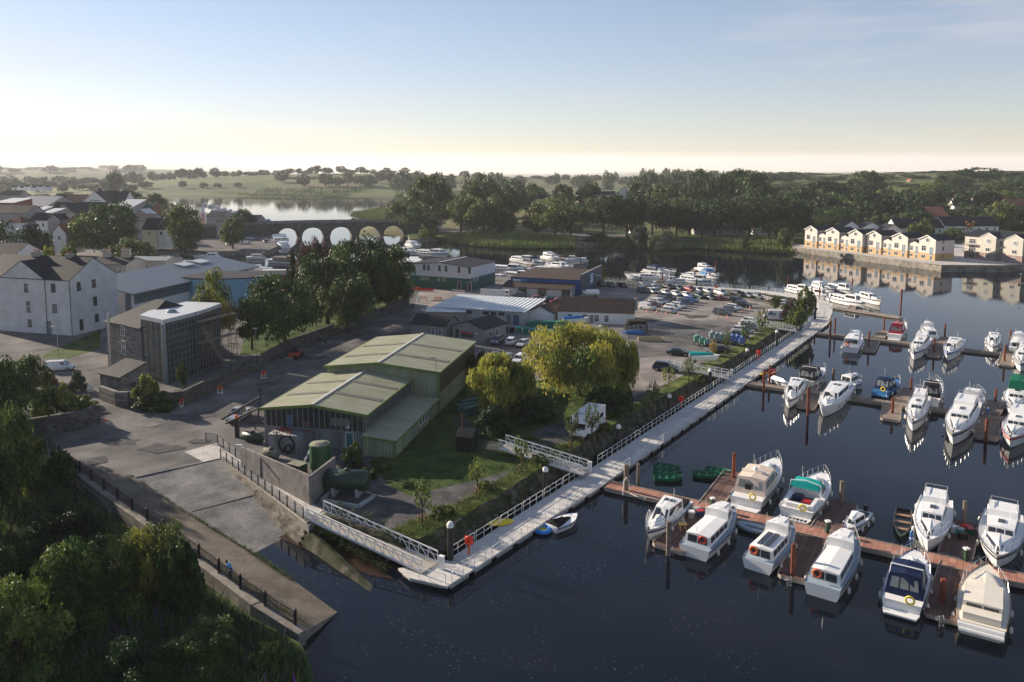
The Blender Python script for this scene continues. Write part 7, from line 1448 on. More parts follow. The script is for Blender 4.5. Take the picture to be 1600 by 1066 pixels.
def car(kind, col, x, y, head, label, z=2.0, group='cars parked in the boatyard and on the quay', name='parked_car', cat='car', at=None):
    key = (kind, col); loc = P(x, y, z) if at is None else at
    if key in CARP:
        root = copy_tree(CARP[key]); root.location = loc; root.rotation_euler = (0, 0, R(head)); root['label'] = label; root['category'] = cat
        if group: root['group'] = group
        return root
    root = empty(name, (0, 0, 0), 0, label, cat, group); L, W, hb_, hr, _, (r0, r1, s1, s0) = SHP[kind]; pm = paint(col)
    # lower body: cross sections along x with rounded nose and tail
    secs = [(0.0, .80, .42, hb_ * .88), (.02, .94, .32, hb_ * .97), (.12, 1, .26, hb_ * 1.0), (.3, 1, .24, hb_), (.6, 1, .24, hb_), (.76, .99, .26, hb_ * .99), (.90, .96, .28, hb_ * .88), (.97, .88, .32, hb_ * .74), (1.0, .76, .40, hb_ * .62)]
    rings = []
    for s, wf, z0, z1 in secs:
        w = W / 2 * wf; x_ = (s - .5) * L; rings.append([(x_, -w * .86, z0), (x_, -w, z0 + .12), (x_, -w, z1 - .16), (x_, -w * .90, z1), (x_, w * .90, z1), (x_, w, z1 - .16), (x_, w, z0 + .12), (x_, w * .86, z0)])
    m = MB(); m.loft(rings); w = W / 2 * .88; wt = W / 2 * .72
    gh = box5(m, (r0 - .5) * L, (s0 - .5) * L, w, w, hb_ - .05, hr, (s0 - s1) * L, (r1 - r0) * L, w - wt, .03)
    if kind == 'pickup': m.box(-.5 * L, (r0 - .5) * L, -W / 2 * .94, -W / 2 * .88, hb_ - .05, hb_ + .12); m.box(-.5 * L, (r0 - .5) * L, W / 2 * .88, W / 2 * .94, hb_ - .05, hb_ + .12)
    m.build('body', pm, root, world=False)
    nwin = {'van': 0, 'bigvan': 0, 'hatch': 2, 'saloon': 2, 'pickup': 2, 'suv': 3, 'estate': 3, 'minibus': 3}[kind]
    for sd_ in 'sp':
        m = MB()
        if nwin:
            for i in range(nwin): m.panel(gh[sd_], .06 + .88 * i / nwin + .012, .06 + .88 * (i + 1) / nwin - .012, .25, .88, .012)
        else: (m.panel(gh[sd_], .74, .94, .15, .8, .012) if sd_ == 's' else m.panel(gh[sd_], .06, .26, .15, .8, .012))
        m.build('side_window', CGL, root, world=False)
    m = MB(); m.panel(gh['f'], .06, .94, .12, .92, .012); m.build('windscreen', CGL, root, world=False)
    if kind not in ('van', 'bigvan'): m = MB(); m.panel(gh['b'], .08, .92, .2, .88, .012); m.build('rear_window', CGL, root, world=False)
    rw = {'suv': .37, 'bigvan': .36, 'pickup': .38, 'van': .34, 'minibus': .34}.get(kind, .31)
    for xx in (-.31 * L, .32 * L):
        for sg in (-1, 1):
            m = MB(); m.lathe([(rw, -.11), (rw, .11)], (xx, sg * (W / 2 - .09), rw), 14, 0, axis='Y'); m.lathe([(rw * .62, -.125), (rw * .62, .125)], (xx, sg * (W / 2 - .09), rw), 10, 1, axis='Y'); m.build('wheel', [TYRE, RIMM], root, world=False)
    for sg in (-1, 1):
        m = MB(); m.box(L * .462, L * .492, sg * W * .38 - .16, sg * W * .38 + .16, hb_ * .62, hb_ * .76); m.build('headlight', HEADL, root, world=False)
        m = MB(); m.box(-L * .503, -L * .485, sg * W * .37 - .13, sg * W * .37 + .13, hb_ * .68, hb_ * .9); m.build('tail_light', TAILL, root, world=False)
        m = MB(); m.box((s0 - .55) * L, (s0 - .51) * L, sg * (W / 2 + .02) - .1, sg * (W / 2 + .02) + .1, hb_, hb_ + .16); m.build('mirror', BUMP, root, world=False)
    m = MB(); m.box(L * .485, L * .506, -W * .32, W * .32, .32, .55); m.build('front_bumper', BUMP, root, world=False)
    m = MB(); m.box(-L * .506, -L * .49, -W * .2, W * .2, .5, .64); m.build('number_plate', PLATE, root, world=False)
    root.location = loc; root.rotation_euler = (0, 0, R(head)); CARP[key] = root; return root
for q in [
 ('suv', 'grey', 940, 447, -75, 'dark grey car, first from the left along the back fence beside the blue warehouse'), ('hatch', 'grey', 954, 448, -72, 'grey hatchback, second along the back fence from the blue warehouse'), ('estate', 'black', 972, 449, -70, 'black estate car, third along the back fence from the blue warehouse'),
 ('saloon', 'white', 1021, 452, -70, 'white car half hidden behind the silver people carrier at the left of the rows'), ('estate', 'silver', 1019, 458, -72, 'silver people carrier beside the tarpaulined boat trailer'),
 ('suv', 'black', 1044, 452, -68, 'black car in the back row, left of the grey one'), ('saloon', 'grey', 1059, 453, -68, 'grey saloon in the back row, left of the red car'), ('estate', 'red', 1077, 455, -68, 'red car in the back row by the fence'), ('hatch', 'silver', 1091, 456, -68, 'silver hatchback directly right of the back row red car'), ('hatch', 'silver', 1106, 458, -68, 'silver car, second to the right of the back row red car'),
 ('suv', 'white', 1126, 461, -66, 'white off-roader in the back row beneath the orange life ring post'), ('suv', 'black', 1152, 463, -66, 'black off-roader in the back row, third from its right end'), ('saloon', 'silver', 1167, 464, -66, 'silver saloon in the back row, second from its right end'), ('estate', 'grey', 1184, 466, -66, 'dark grey car at the right end of the back row'),
 ('hatch', 'white', 1040, 460, -70, 'white hatchback, leftmost of three white cars in the second row'), ('hatch', 'white', 1056, 462, -70, 'white hatchback, middle of three white cars in the second row'), ('hatch', 'white', 1073, 464, -70, 'white hatchback, rightmost of three white cars in the second row'), ('suv', 'teal', 1092, 466, -70, 'dark teal off-roader right of the three white cars'), ('hatch', 'navy', 1110, 468, -68, 'navy hatchback touching the red car in the second row'), ('saloon', 'red', 1126, 469, -20, 'red saloon in the second row seen from its side'),
 ('suv', 'black', 1044, 468, -44, 'black car at the far end of the left double row'), ('estate', 'black', 1038, 471, -44, 'black estate second from the far end of the left double row'), ('estate', 'silver', 1033, 474, -44, 'silver estate between the black and white ones in the left double row'), ('estate', 'white', 1026, 475, -44, 'white estate behind the dark red car'), ('hatch', 'dark red', 1021, 479, -44, 'dark red car partly hidden behind the white van'), ('van', 'white', 1012, 484, -40, 'white panel van at the near end of the left double row'),
 ('estate', 'blue', 1079, 472, -44, 'bright blue estate at the far end of the right hand column by a cone'), ('estate', 'navy', 1071, 475, -44, 'navy estate second in the right hand column'), ('hatch', 'navy', 1063, 478, -44, 'dark hatchback between the navy estate and the white cars'), ('estate', 'white', 1060, 481, -44, 'white estate third from the near end of the right hand column'), ('estate', 'white', 1051, 484, -44, 'white estate second from the near end of the right hand column'), ('hatch', 'silver', 1046, 489, -40, 'silver hatchback at the near end of the right hand column'),
 ('suv', 'black', 1152, 473, -40, 'black van-like off-roader at the far end of the right cluster'), ('suv', 'black', 1160, 480, -40, 'black off-roader second in the right cluster'), ('estate', 'white', 1147, 484, -40, 'white estate in the middle of the right cluster'), ('hatch', 'grey', 1140, 487, -40, 'grey hatchback behind the near off-roader of the right cluster'), ('suv', 'grey', 1128, 492, -38, 'dark grey off-roader at the near end of the right cluster by the lamp mast'),
 ('saloon', 'dark red', 1213, 474, -35, 'dark red saloon at the far right by the white fence'), ('hatch', 'white', 1224, 477, -35, 'white hatchback behind the bushes at the far right'), ('estate', 'silver', 1233, 483, -35, 'silver estate behind the bushes next to the walkway bend'), ('saloon', 'black', 1236, 490, -35, 'black saloon beyond the big white van'),
 ('estate', 'white', 1174, 506, -40, 'white estate at the far end of the row by the verge'), ('hatch', 'white', 1168, 511, -40, 'white hatchback second in the row by the verge'), ('suv', 'grey', 1172, 516, -40, 'grey off-roader third in the row by the verge'), ('estate', 'white', 1160, 520, -30, 'white estate behind the black saloon by the verge'), ('saloon', 'black', 1153, 527, -22, 'black saloon with red tail lamps at the near end of the row by the verge'),
 ('saloon', 'dark green', 1060, 555, -18, 'very dark green saloon near the third gangway'), ('suv', 'navy', 1040, 580, -25, 'dark car with a raised pink-white bonnet at the head of the third gangway'),
 ('suv', 'grey', 777, 537, -108, 'dark grey off-roader beside the grey hut'), ('hatch', 'white', 799, 538, 75, 'small white hatchback seen from behind in the yard'), ('saloon', 'silver', 818, 541, -115, 'pale silver car at the edge of the golden willow'), ('saloon', 'black', 773, 562, -105, 'black car in the near yard row behind the willow'), ('hatch', 'grey', 794, 565, -105, 'grey hatchback in the near yard row behind the willow'), ('estate', 'white', 812, 566, -110, 'white estate half covered by the willow crown'),
 ('hatch', 'red', 836, 470, -170, 'red car in front of the white workshop row'), ('suv', 'navy', 857, 472, -170, 'navy off-roader in front of the white workshop row'), ('hatch', 'grey', 812, 464, 170, 'grey car right of the white minibus'), ('hatch', 'red', 871, 474, -160, 'second red car just left of the long white store'),
 ('hatch', 'white', 244, 387, -30, 'white car below the yellow town house'), ('hatch', 'red', 232, 388, -30, 'red car left of the white one below the yellow town house'), ('suv', 'dark green', 296, 384, -60, 'dark green car on the town quay'), ('hatch', 'silver', 305, 374, -60, 'silver car by the tall quay tree'), ('hatch', 'silver', 304, 378, -60, 'second silver car by the tall quay tree'), ('hatch', 'white', 377, 382, -30, 'white car on the quay by the bridge, left'), ('hatch', 'white', 387, 382, -30, 'white car on the quay by the bridge, second'), ('estate', 'silver', 391, 375, -10, 'silver estate on the quay by the bridge'), ('saloon', 'blue', 388, 371, -10, 'blue saloon farthest back on the quay by the bridge'), ('hatch', 'dark red', 414, 379, -60, 'dark red car on the quay just before the first arch'), ('hatch', 'grey', 358, 384, -40, 'grey car in the middle of the bridge quay'),
 ('suv', 'red', 630, 423, -80, 'red car by the left corner of the green and white building'), ('hatch', 'grey', 737, 356, 0, 'grey car on the shore road beyond the river'), ('hatch', 'black', 1464, 397, 10, 'black car at the right end of the terrace')]:
    car(*q, z=2.5 if q[3] < 400 and q[2] > 1400 else 2.0)
car('van', 'white', 94, 579, 12, 'white panel van parked alone behind the orange hedge bush at the left', name='white_van', cat='van', group=None)
car('minibus', 'white', 784, 464, 172, 'white minibus parked by the white workshop wall', name='minibus', cat='minibus', group=None)
bvn = car('bigvan', 'white', 1210, 500, 168, 'large white high-roofed van with blue lettering behind the fourth gangway', name='large_van', cat='van', group=None)
m = MB(); m.box(-2.6, -1.0, 1.03, 1.06, .7, 1.9, 0); m.box(-.2, 1.2, 1.03, 1.05, 1.5, 1.8, 0); m.box(-.2, .8, 1.03, 1.05, 1.2, 1.35, 0); m.build('blue_livery', mat('blue_livery', (.02, .07, .3), .4, var=0), bvn, world=False)
pk = car('pickup', 'silver', 374, 655, -100, 'silver double cab pickup parked by the corner of the boat shed', name='pickup_truck', cat='pickup', group=None)
car('suv', 'black', 1003, 457, -80, 'black off-roader in front of the tarpaulined boat trailer')
# camper van
a = P(917, 676, 2); rt = empty('camper_van', a, R(-117), 'white coachbuilt camper van parked on the gravel track beside the willow', 'camper van'); rt.scale = (1.18, 1.15, 1.12); WV = mat('camper_white', (.66, .67, .67), .35, var=.04)
m = MB(); m.prism([(-3.3, -1.1), (1.4, -1.1), (1.4, 1.1), (-3.3, 1.1)], .45, 2.75); q = box5(m, 1.35, 3.3, 1.08, .85, .5, 1.25, .25, 0, .05, .02); q2 = box5(m, 1.35, 2.7, 1.0, .9, 1.2, 2.05, .75, 0, .12, .0); box5(m, 1.2, 2.75, 1.1, 1.05, 2.0, 2.75, .5, 0, .08, .0); m.build('body', WV, rt, world=False)
m = MB(); m.panel(q2['f'], .06, .94, .08, .92); m.build('windscreen', CGL, rt, world=False)
for s_ in 'sp': m = MB(); m.panel(q2[s_], .15, .85, .15, .85); m.build('cab_window', CGL, rt, world=False)
for x in (-2.4, -.6):
    for sg in (-1, 1): m = MB(); m.box(x, x + .95, sg * 1.11 - .02, sg * 1.11 + .02, 1.55, 2.1); m.build('side_window', CGL, rt, world=False)
for x in (-2.2, 2.2):
    for sg in (-1, 1): m = MB(); m.lathe([(.35, -.12), (.35, .12)], (x, sg * .98, .35), 14, 0, axis='Y'); m.build('wheel', TYRE, rt, world=False)
m = MB(); m.box(-1.5, -.8, -.35, .35, 2.78, 2.9); m.build('roof_hatch', GEL, rt, world=False); m = MB(); m.box(3.2, 3.42, -.85, .85, .35, .65); m.build('bumper', BUMP, rt, world=False)
for sg in (-1, 1): m = MB(); m.box(3.22, 3.36, sg * .6 - .15, sg * .6 + .15, .75, .95); m.build('headlight', HEADL, rt, world=False)
def trailer_boat(label, x, y, head, L, cov, z=2.0, hullc=None):
    root = empty('boat_on_trailer', P(x, y, z), R(head), label, 'boat'); B = L * .36; rings, sheer = hull(L, B, .8); m = MB(); T = Matrix.Translation((-L / 2, 0, .75)); m.T = T
    m.loft([[(p[0], p[1], max(p[2], .0 if abs(p[1]) > .01 else 0)) for p in r] for r in rings]); m.build('hull', hullc or GEL, root, world=False)
    m = MB(T); q = box5(m, .02 * L, .96 * L, B * .49, B * .1, .78, 1.15, 1.0, .1, B * .12, .28); m.build('cover', cov, root, world=False)
    m = MB(); m.bar((-L * .45, 0, .5), (L * .62, 0, .45), .12); m.bar((-.3 * L, -B * .4, .45), (-.3 * L, B * .4, .45), .1); m.build('trailer_frame', STEELR, root, world=False)
    for sg in (-1, 1): m = MB(); m.lathe([(.3, -.1), (.3, .1)], (-.3 * L, sg * B * .45, .3), 12, axis='Y'); m.build('wheel', TYRE, root, world=False)
trailer_boat('boat on a trailer under a turquoise cover, beside the third gangway', 1100, 568, -18, 5.6, TEAL)
trailer_boat('boat on a trailer under a grey tarpaulin behind the black off-roader', 1012, 450, 35, 7.0, mat('grey_tarp', (.34, .33, .31), .7, var=.15, bump=.4, bsc=2)); trailer_boat('small dark boat on a trailer behind the camper van', 955, 650, 58, 4.0, CBLK, hullc=BLKH)
trailer_boat('small white cabin boat ashore at the end of the blue warehouse', 923, 464, 178, 5.0, GEL); trailer_boat('pale upturned cream hull beside the blue covered boat', 920, 522, 10, 6.2, CCRM, hullc=CRM)
trailer_boat('boat under a bright blue cover in front of the long white store', 899, 508, 0, 6.0, CBLU)
for i, (x, y) in enumerate([(1088, 538), (1096, 541), (1104, 544)]): trailer_boat('small dinghy under a pale green cover, %s of three near the verge' % ['left', 'middle', 'right'][i], x, y, 80, 3.2, mat('pale_green_tarp', (.14, .26, .22), .7, var=.3, sc=2), hullc=MATS['pale_green_tarp'])
for i, (x, y) in enumerate([(1112, 532), (1119, 534), (1126, 535), (1134, 536)]): trailer_boat('sailing dinghy under a grey-green cover, %s in the covered row from the left' % ordn(i), x, y, 80, 3.6, mat('grey_green_tarp', (.20, .27, .27), .7, var=.3, sc=2), hullc=MATS['grey_green_tarp'])
for i, (x, y) in enumerate([(1143, 537), (1151, 538), (1158, 540)]): trailer_boat('sailing dinghy under a blue cover, %s of the blue ones from the left' % ordn(i), x, y, 80, 3.6, mat('blue_tarp', (.10, .15, .32), .7, var=.3, sc=2), hullc=MATS['blue_tarp'])
trailer_boat('dark jet ski on a trailer, behind the turquoise covered boat', 1113, 555, -25, 3.2, BLKH, hullc=GEL); trailer_boat('second dark jet ski on a trailer nearer the verge', 1128, 558, -25, 3.2, NAVY, hullc=BLKH)
# ================================================================ yard things
TANKG = mat('green_tank_paint', (.03, .085, .035), .35, var=.3, sc=1.2); TANKD = mat('dark_tank_paint', (.018, .045, .025), .4, var=.3, sc=1.2); MOSS = mat('mossy_top', (.22, .22, .17), .9, var=.3, sc=2)
def tank_h(name, label, x, y, z, head, L, r, m_, lift=.5, saddles=True, cat='tank'):
    root = empty(name, P(x, y, z), R(head), label, cat); m = MB(); m.lathe([(r * .3, -L / 2 - r * .22), (r * .8, -L / 2 - r * .12), (r, -L / 2 + .05), (r, L / 2 - .05), (r * .8, L / 2 + r * .12), (r * .3, L / 2 + r * .22)], (0, 0, r + lift), 20, axis='X'); m.build('shell', m_, root, world=False, smooth=True)
    m = MB(); m.lathe([(.3, 2 * r + lift - .05), (.3, 2 * r + lift + .15), (.12, 2 * r + lift + .25)], (0, 0, 0), 10); m.build('hatch', BLK, root, world=False)
    if saddles:
        for s in (-.3, .3): m = MB(); m.box(s * L - .2, s * L + .2, -r * .8, r * .8, 0, lift + r * .45); m.build('saddle', FLOAT, root, world=False)
    return root
tank_h('fuel_tank', 'large dark green fuel tank lying on concrete saddles outside the yard wall', 543, 772, 2, -8, 4.6, 1.15, TANKD)
m = MB(); 
for a, b_ in (((503, 782), (560, 792)), ((560, 792), (585, 775)), ((503, 782), (515, 770))): m.bar(P(*a, 2.15), P(*b_, 2.15), .3, .4)
tag(m.build('bund_kerb', FLOAT, org=P(545, 788, 2)), 'low concrete kerb boxed round the dark green fuel tank', 'kerb')
tank_h('old_tank', 'small dark green cylinder tank lying by the silver pickup', 396, 690, 2, -25, 3.0, .6, TANKD, .05, False)
tank_h('drum', 'pale topped drum lying on its side inside the tank yard', 424, 715, 2, -25, 2.2, .5, MOSS, .1, False, 'drum')
rt = empty('upright_tank', P(501, 737, 2), 0, 'tall upright mossy green tank with a pale top inside the concrete yard wall', 'tank'); m = MB(); m.lathe([(1.25, .6), (1.25, 3.4), (1.2, 3.5)], n=20); m.build('shell', TANKG, rt, world=False, smooth=False); m = MB(); m.lathe([(1.2, 3.5), (.6, 3.72), (.05, 3.75)], n=20); m.build('top', MOSS, rt, world=False)
for a in range(4): m = MB(); m.box(-.08, .08, -.08, .08, 0, .62); o = m.build('leg', BLK, rt, world=False); o.location = (math.cos(a * 1.57 + .7), math.sin(a * 1.57 + .7), 0)
rt = empty('steel_container', P(452, 705, 2), R(-12), 'grey ribbed steel container heaped with rusty scrap', 'container'); m = MB(); m.box(-2.6, 2.2, -.6, 2.2, 0, 2.3); m.build('box', CORR, rt, world=False)
g3 = random.Random(8)
for i in range(16): x, y = g3.uniform(-2.4, 2), g3.uniform(-.4, 2); m = MB(); m.bar((x, y, 2.38 + g3.random() * .2), (x + g3.uniform(-1.2, 1.2), y + g3.uniform(-.8, .8), 2.4 + g3.random() * .3), .14, .1); m.build('scrap', [RUST, STEEL, REDH][i % 3], rt, world=False)
m = MB(); m.torus((0, 0, 0), 1.05, .1, 22, 6, M_=Matrix.Translation((0, -.72, 1.15)) @ Matrix.Rotation(R(90), 4, 'X')); m.build('hose_coil', TYRE, rt, world=False); m = MB(); m.torus((0, 0, 0), .5, .09, 18, 6, M_=Matrix.Translation((.3, -.85, .6)) @ Matrix.Rotation(R(80), 4, 'X')); m.build('hose_coil', TYRE, rt, world=False)
def crate(name, label, x, y, z, sx, sy, sz, rz, m_, cat, lid=None):
    root = empty(name, P(x, y, z), R(rz), label, cat); m = MB(); m.prism([(-sx / 2, -sy / 2), (sx / 2, -sy / 2), (sx / 2, sy / 2), (-sx / 2, sy / 2)], 0, sz); m.build('body', m_, root, world=False)
    m = MB(); m.box(-sx / 2 - .05, sx / 2 + .05, -sy / 2 - .05, sy / 2 + .05, sz, sz + .1); m.build('lid', lid or m_, root, world=False); return root
crate('metal_box', 'dark green metal box with a flat lid inside the concrete yard wall', 465, 740, 2, 1.9, 1.4, 1.2, -30, TANKD, 'box', MOSS); crate('green_bin', 'small green bin against the shed wall behind the leaning plank', 470, 703, 2, .8, .8, 1.1, -10, TANKG, 'bin')
m = MB(); a = P(475, 722, 2); m.bar(a, a + V(1.0, 1.6, 2.2), .32, .08); tag(m.build('plank', FLOAT, org=a), 'pale plank leaning between the container and the upright tank', 'plank')
m = MB(); a = P(378, 700, 2)
rt = empty('derrick', a, 0, 'black steel lifting frame standing on the road beside the boat shed', 'lifting frame'); m = MB(); q = [P(388, 668, 2), P(366, 664, 2), P(404, 650, 2)]; tp = PD(407, 620, P(404, 650, 2).y)
m.bar(PD(347, 655, q[0].y - 1), tp, .28); m.bar(PD(352, 662, q[0].y - 2), PD(404, 638, q[0].y), .22); m.bar(tp, tp + V(0, 0, 1.6), .22); m.bar(tp, q[2] + V(.5, -2, 0), .2); m.bar(PD(388, 640, q[0].y), q[0] + V(1.4, -1.0, 0), .16); m.build('beams', BLK, rt)
m = MB(); m.bar(P(371, 683, 2), P(371, 683, 2) + V(0, 0, 2.6), .5, .5); m.build('mast', BLK, rt); m = MB(); m.lathe([(.06, 0), (.22, .1), (.22, .45), (.05, .5)], tuple(P(371, 683, 2) + V(0, 0, 2.6)), 8); m.build('winch', ORA, rt)
rt = empty('black_hut', P(730, 702, 2), R(-15), 'small black pitched-roof garden hut on the grass', 'hut'); m = MB(); m.extr([(-1.2, 0), (1.2, 0), (1.2, 2.0), (0, 2.75), (-1.2, 2.0)], -1.1, 1.1); m.build('wall', mat('black_timber', (.02, .022, .02), .85, var=.2), rt, world=False); m = MB(); m.extr([(-1.35, 1.95), (0, 2.8), (1.35, 1.95), (1.35, 2.03), (0, 2.9), (-1.35, 2.03)], -1.2, 1.2); m.build('roof', mat('black_felt', (.03, .035, .033), .9, var=.2), rt, world=False)
m = MB(); a = P(722, 706, 2); m.tube([(0, 0, 0), (0, 0, 5.2)], .06, 6); o = m.build('steel_pole', mat('pink_rust_pole', (.28, .14, .11), .7)); o.location = a; tag(o, 'thin rusty pink pole in front of the black hut', 'pole')
for i, (x, y) in enumerate([(733, 640), (738, 634), (741, 646)]):
    root = empty('upturned_boat', P(x, y, 2), R(20 + i * 14), 'dark green upturned rowing boat under the willow, %s of three stacked' % ['left', 'back', 'right'][i], 'rowing boat', 'green upturned boats under the willow'); rings, sh_ = hull(4.0, 1.5, .55); m = MB(Matrix.Translation((-2, 0, .6 + .1 * i)) @ Matrix.Rotation(R(180), 4, 'X')); m.loft(rings); m.build('hull', mat('weathered_green_hull', (.015, .09, .075), .5, var=.4, sc=2), root, world=False)
SKG = mat('skip_green', (.02, .16, .11), .6, var=.25)
def skip(label, x, y, s=1, rz=-5):
    root = empty('skip', P(x, y, 2), R(rz), label, 'skip'); m = MB(); L_ = 2.1 * s
    m.add([(-L_ * .7, -.8, 0), (L_ * .7, -.8, 0), (L_ * .7, .8, 0), (-L_ * .7, .8, 0), (-L_, -.9, 1.3), (L_, -.9, 1.3), (L_, .9, 1.3), (-L_, .9, 1.3), (0, -.9, 1.6), (0, .9, 1.6)], [(3, 2, 1, 0), (0, 1, 5, 8, 4), (1, 2, 6, 5), (2, 3, 7, 9, 6), (3, 0, 4, 7), (4, 8, 9, 7), (8, 5, 6, 9)]); m.build('body', SKG, root, world=False)
    m = MB(); m.bar((-L_, -.95, 1.3), (0, -.95, 1.62), .08); m.bar((0, -.95, 1.62), (L_, -.95, 1.3), .08); m.build('rim', GRNH, root, world=False)
skip('green covered skip in front of the small white shed, left one', 836, 511); skip('green covered skip in front of the small white shed, right one', 858, 512); skip('long green skip behind the golden willow, left of the blue kayak heap', 878, 512, 1.1)
for i in range(8): crate('wheeled_bin', '%s wheeled bin in the row behind the willow, %s from the left' % ('black' if i < 2 else 'green', ordn(i)), 790 + i * 10.5, 519 + i * .9, 2, 1.2, 1.0, 1.25, -8, BLKH if i < 2 else SKG, 'bin', BLKH if i < 2 else TEAL)['group'] = 'bins lined up behind the willow'
for lb, x, y, sx, sz, mm in [('bright blue kayaks heaped in front of the long store', 884, 510, 3.6, .6, CBLU), ('long blue plastic cover over crates by the timber stack', 990, 522, 5.0, .8, CBLU)]:
    root = empty('covered_heap', P(x, y, 2), R(-4), lb, 'heap'); m = MB(); m.loft([[(sx * (t - .5), -.8 * s_, 0), (sx * (t - .5), -.6 * s_, sz * s_), (sx * (t - .5), .6 * s_, sz * s_), (sx * (t - .5), .8 * s_, 0)] for t, s_ in ((0, .3), (.15, .9), (.5, 1), (.85, .85), (1, .3))]); m.build('cover', mm, root, world=False)
rt = empty('timber_stack', P(994, 516, 2), R(-3), 'tall stack of dark weathered pontoon timbers at the end of the long store', 'timber stack'); g4 = random.Random(4)
for l in range(5):
    for k in range(3): m = MB(); w = 5.6 - l * .35 + g4.uniform(-.3, .3); m.box(-w / 2, w / 2, -1.2 + k * .85, -.5 + k * .85, l * .5, l * .5 + .36); m.build('timber', mat('old_timber', (.05, .045, .035), .9, var=.4, sc=2), rt, world=False)
rt = empty('sand_box', P(1016, 533, 2), R(-5), 'long low plank box of brown soil by the yard fence', 'planter'); m = MB(); m.box(-2.6, 2.6, -.6, -.5, 0, .8); m.box(-2.6, 2.6, .5, .6, 0, .8); m.box(-2.6, -2.5, -.5, .5, 0, .8); m.box(2.5, 2.6, -.5, .5, 0, .8); m.build('boards', mat('pale_board', (.4, .33, .2), .8, var=.15), rt, world=False); m = MB(); m.box(-2.5, 2.5, -.5, .5, 0, .65); m.build('soil', mat('red_soil', (.16, .07, .04), .95, var=.3), rt, world=False)
GALV = mat('galvanised_fence', (.28, .28, .27), .5, metal=.3, var=.1)
fence('mesh_fence', 'thin grey wire mesh fence across the yard behind the golden willow', px([(868, 527), (960, 526), (1000, 520), (1085, 531)], 2), 1.9, 26, GALV, (1.85, .95, .1), MESHP, pr=.03)
wf = empty('white_fence', P(940, 441, 2), 0, 'white tubular fence running along the river edge behind the car park', 'fence')
fl_ = px([(935, 443), (1000, 448), (1060, 452), (1125, 459), (1185, 466), (1222, 476)], 2.0); rs = resamp(fl_, 46)
for z in (.35, .7, 1.1):
    m = MB()
    for i in range(45): m.bar(rs[i] + V(0, 0, z), rs[i + 1] + V(0, 0, z), .06)
    m.build('rail', ALU, wf)
m = MB()
for p in rs: m.bar(p, p + V(0, 0, 1.15), .09)
m.build('posts', ALU, wf)
# cones, signs, barriers
def cone(x, y, label, z=2.0):
    if 'c' in PROTO: r = copy_tree(PROTO['c'])
    else:
        r = empty('traffic_cone', (0, 0, 0), 0, 'x', 'cone', 'orange traffic cones'); m = MB(); m.lathe([(.2, .04), (.04, .78)], n=10); m.build('cone', ORA, r, world=False); m = MB(); m.box(-.26, .26, -.26, .26, 0, .05); m.build('base', ORA, r, world=False); m = MB(); m.lathe([(.147, .3), (.107, .5)], n=10); m.build('white_band', WHITE, r, world=False); PROTO['c'] = r
    r.location = P(x, y, z); r['label'] = label
for x, y, lb in [(163, 657, 'orange cone at the end of the short left stone wall'), (1011, 488, 'orange cone under the rear of the white panel van'), (1026, 489, 'orange cone under the nose of the white panel van'), (1041, 491, 'orange cone at the rear of the near silver hatchback'), (1060, 493, 'orange cone at the nose of the near silver hatchback'), (1089, 473, 'orange cone right of the bright blue estate'), (1137, 497, 'orange cone beside the near dark grey off-roader'), (1150, 495, 'orange cone at the nose of the near dark grey off-roader'), (1172, 483, 'orange cone right of the black off-roader pair'), (1160, 488, 'orange cone by the white estate of the right cluster'), (993, 457, 'orange cone left of the tarpaulined boat'), (1103, 462, 'orange cone between the first two rows of cars'), (668, 500, 'orange cone left of the two at the road works'), (672, 503, 'orange cone right of the two at the road works'), (690, 474, 'orange cone by the far road barriers')]: cone(x, y, lb)
def sign(x, y, label, kind, rz, m_, z=2.0):
    root = empty('road_sign', P(x, y, z), R(rz), label, 'sign'); m = MB()
    if kind == 'diamond': m.add([(0, -.03, .55), (.5, -.03, 1.05), (0, -.03, 1.55), (-.5, -.03, 1.05), (0, .03, .55), (.5, .03, 1.05), (0, .03, 1.55), (-.5, .03, 1.05)], [(0, 1, 2, 3), (7, 6, 5, 4), (0, 4, 5, 1), (1, 5, 6, 2), (2, 6, 7, 3), (3, 7, 4, 0)])
    else: m.box(-.5, .5, -.03, .03, .45, 1.3)
    m.build('face', m_, root, world=False); m = MB(); m.box(-.12, .12, -.05, -.035, .8, 1.3 if kind == 'diamond' else 1.0); m.build('symbol', BLK if kind == 'diamond' else WHITE, root, world=False)
    m = MB(); m.bar((-.4, -.1, 0), (-.4, .0, .9), .05); m.bar((.4, -.1, 0), (.4, 0, .9), .05); m.bar((-.4, .5, 0), (-.2, 0, .9), .05); m.bar((.4, .5, 0), (.2, 0, .9), .05); m.bar((-.4, -.08, .2), (.4, -.08, .2), .12); m.build('stand', WHITE, root, world=False)
sign(344, 616, 'orange diamond road works sign standing against the stone road wall, left one', 'diamond', 10, ORA); sign(412, 592, 'orange diamond road works sign farther up the road beside the pickup', 'diamond', 10, ORA); sign(284, 637, 'red road sign turned edge-on by the dark shrub', 'diamond', 75, REDP); sign(211, 634, 'square red temporary sign below the stone house', 'square', 0, REDP); sign(142, 613, 'white square sign at the end of the low outhouse', 'square', 5, WHITE); sign(652, 455, 'orange sign among the far red barriers', 'square', 0, ORA)
for i in range(7):
    r = empty('road_barrier', P(644 + i * 5, 454.5 + i * .3, 2), R(-2), 'red plastic road barrier before the green and white building, %s from the left' % ordn(i), 'barrier', 'red road barriers'); m = MB(); m.box(-.6, .6, -.03, .03, .25, 1.0); m.build('panel', REDP, r, world=False); m = MB(); m.box(-.55, -.45, -.3, .3, 0, .12); m.box(.45, .55, -.3, .3, 0, .12); m.build('feet', BLK, r, world=False)
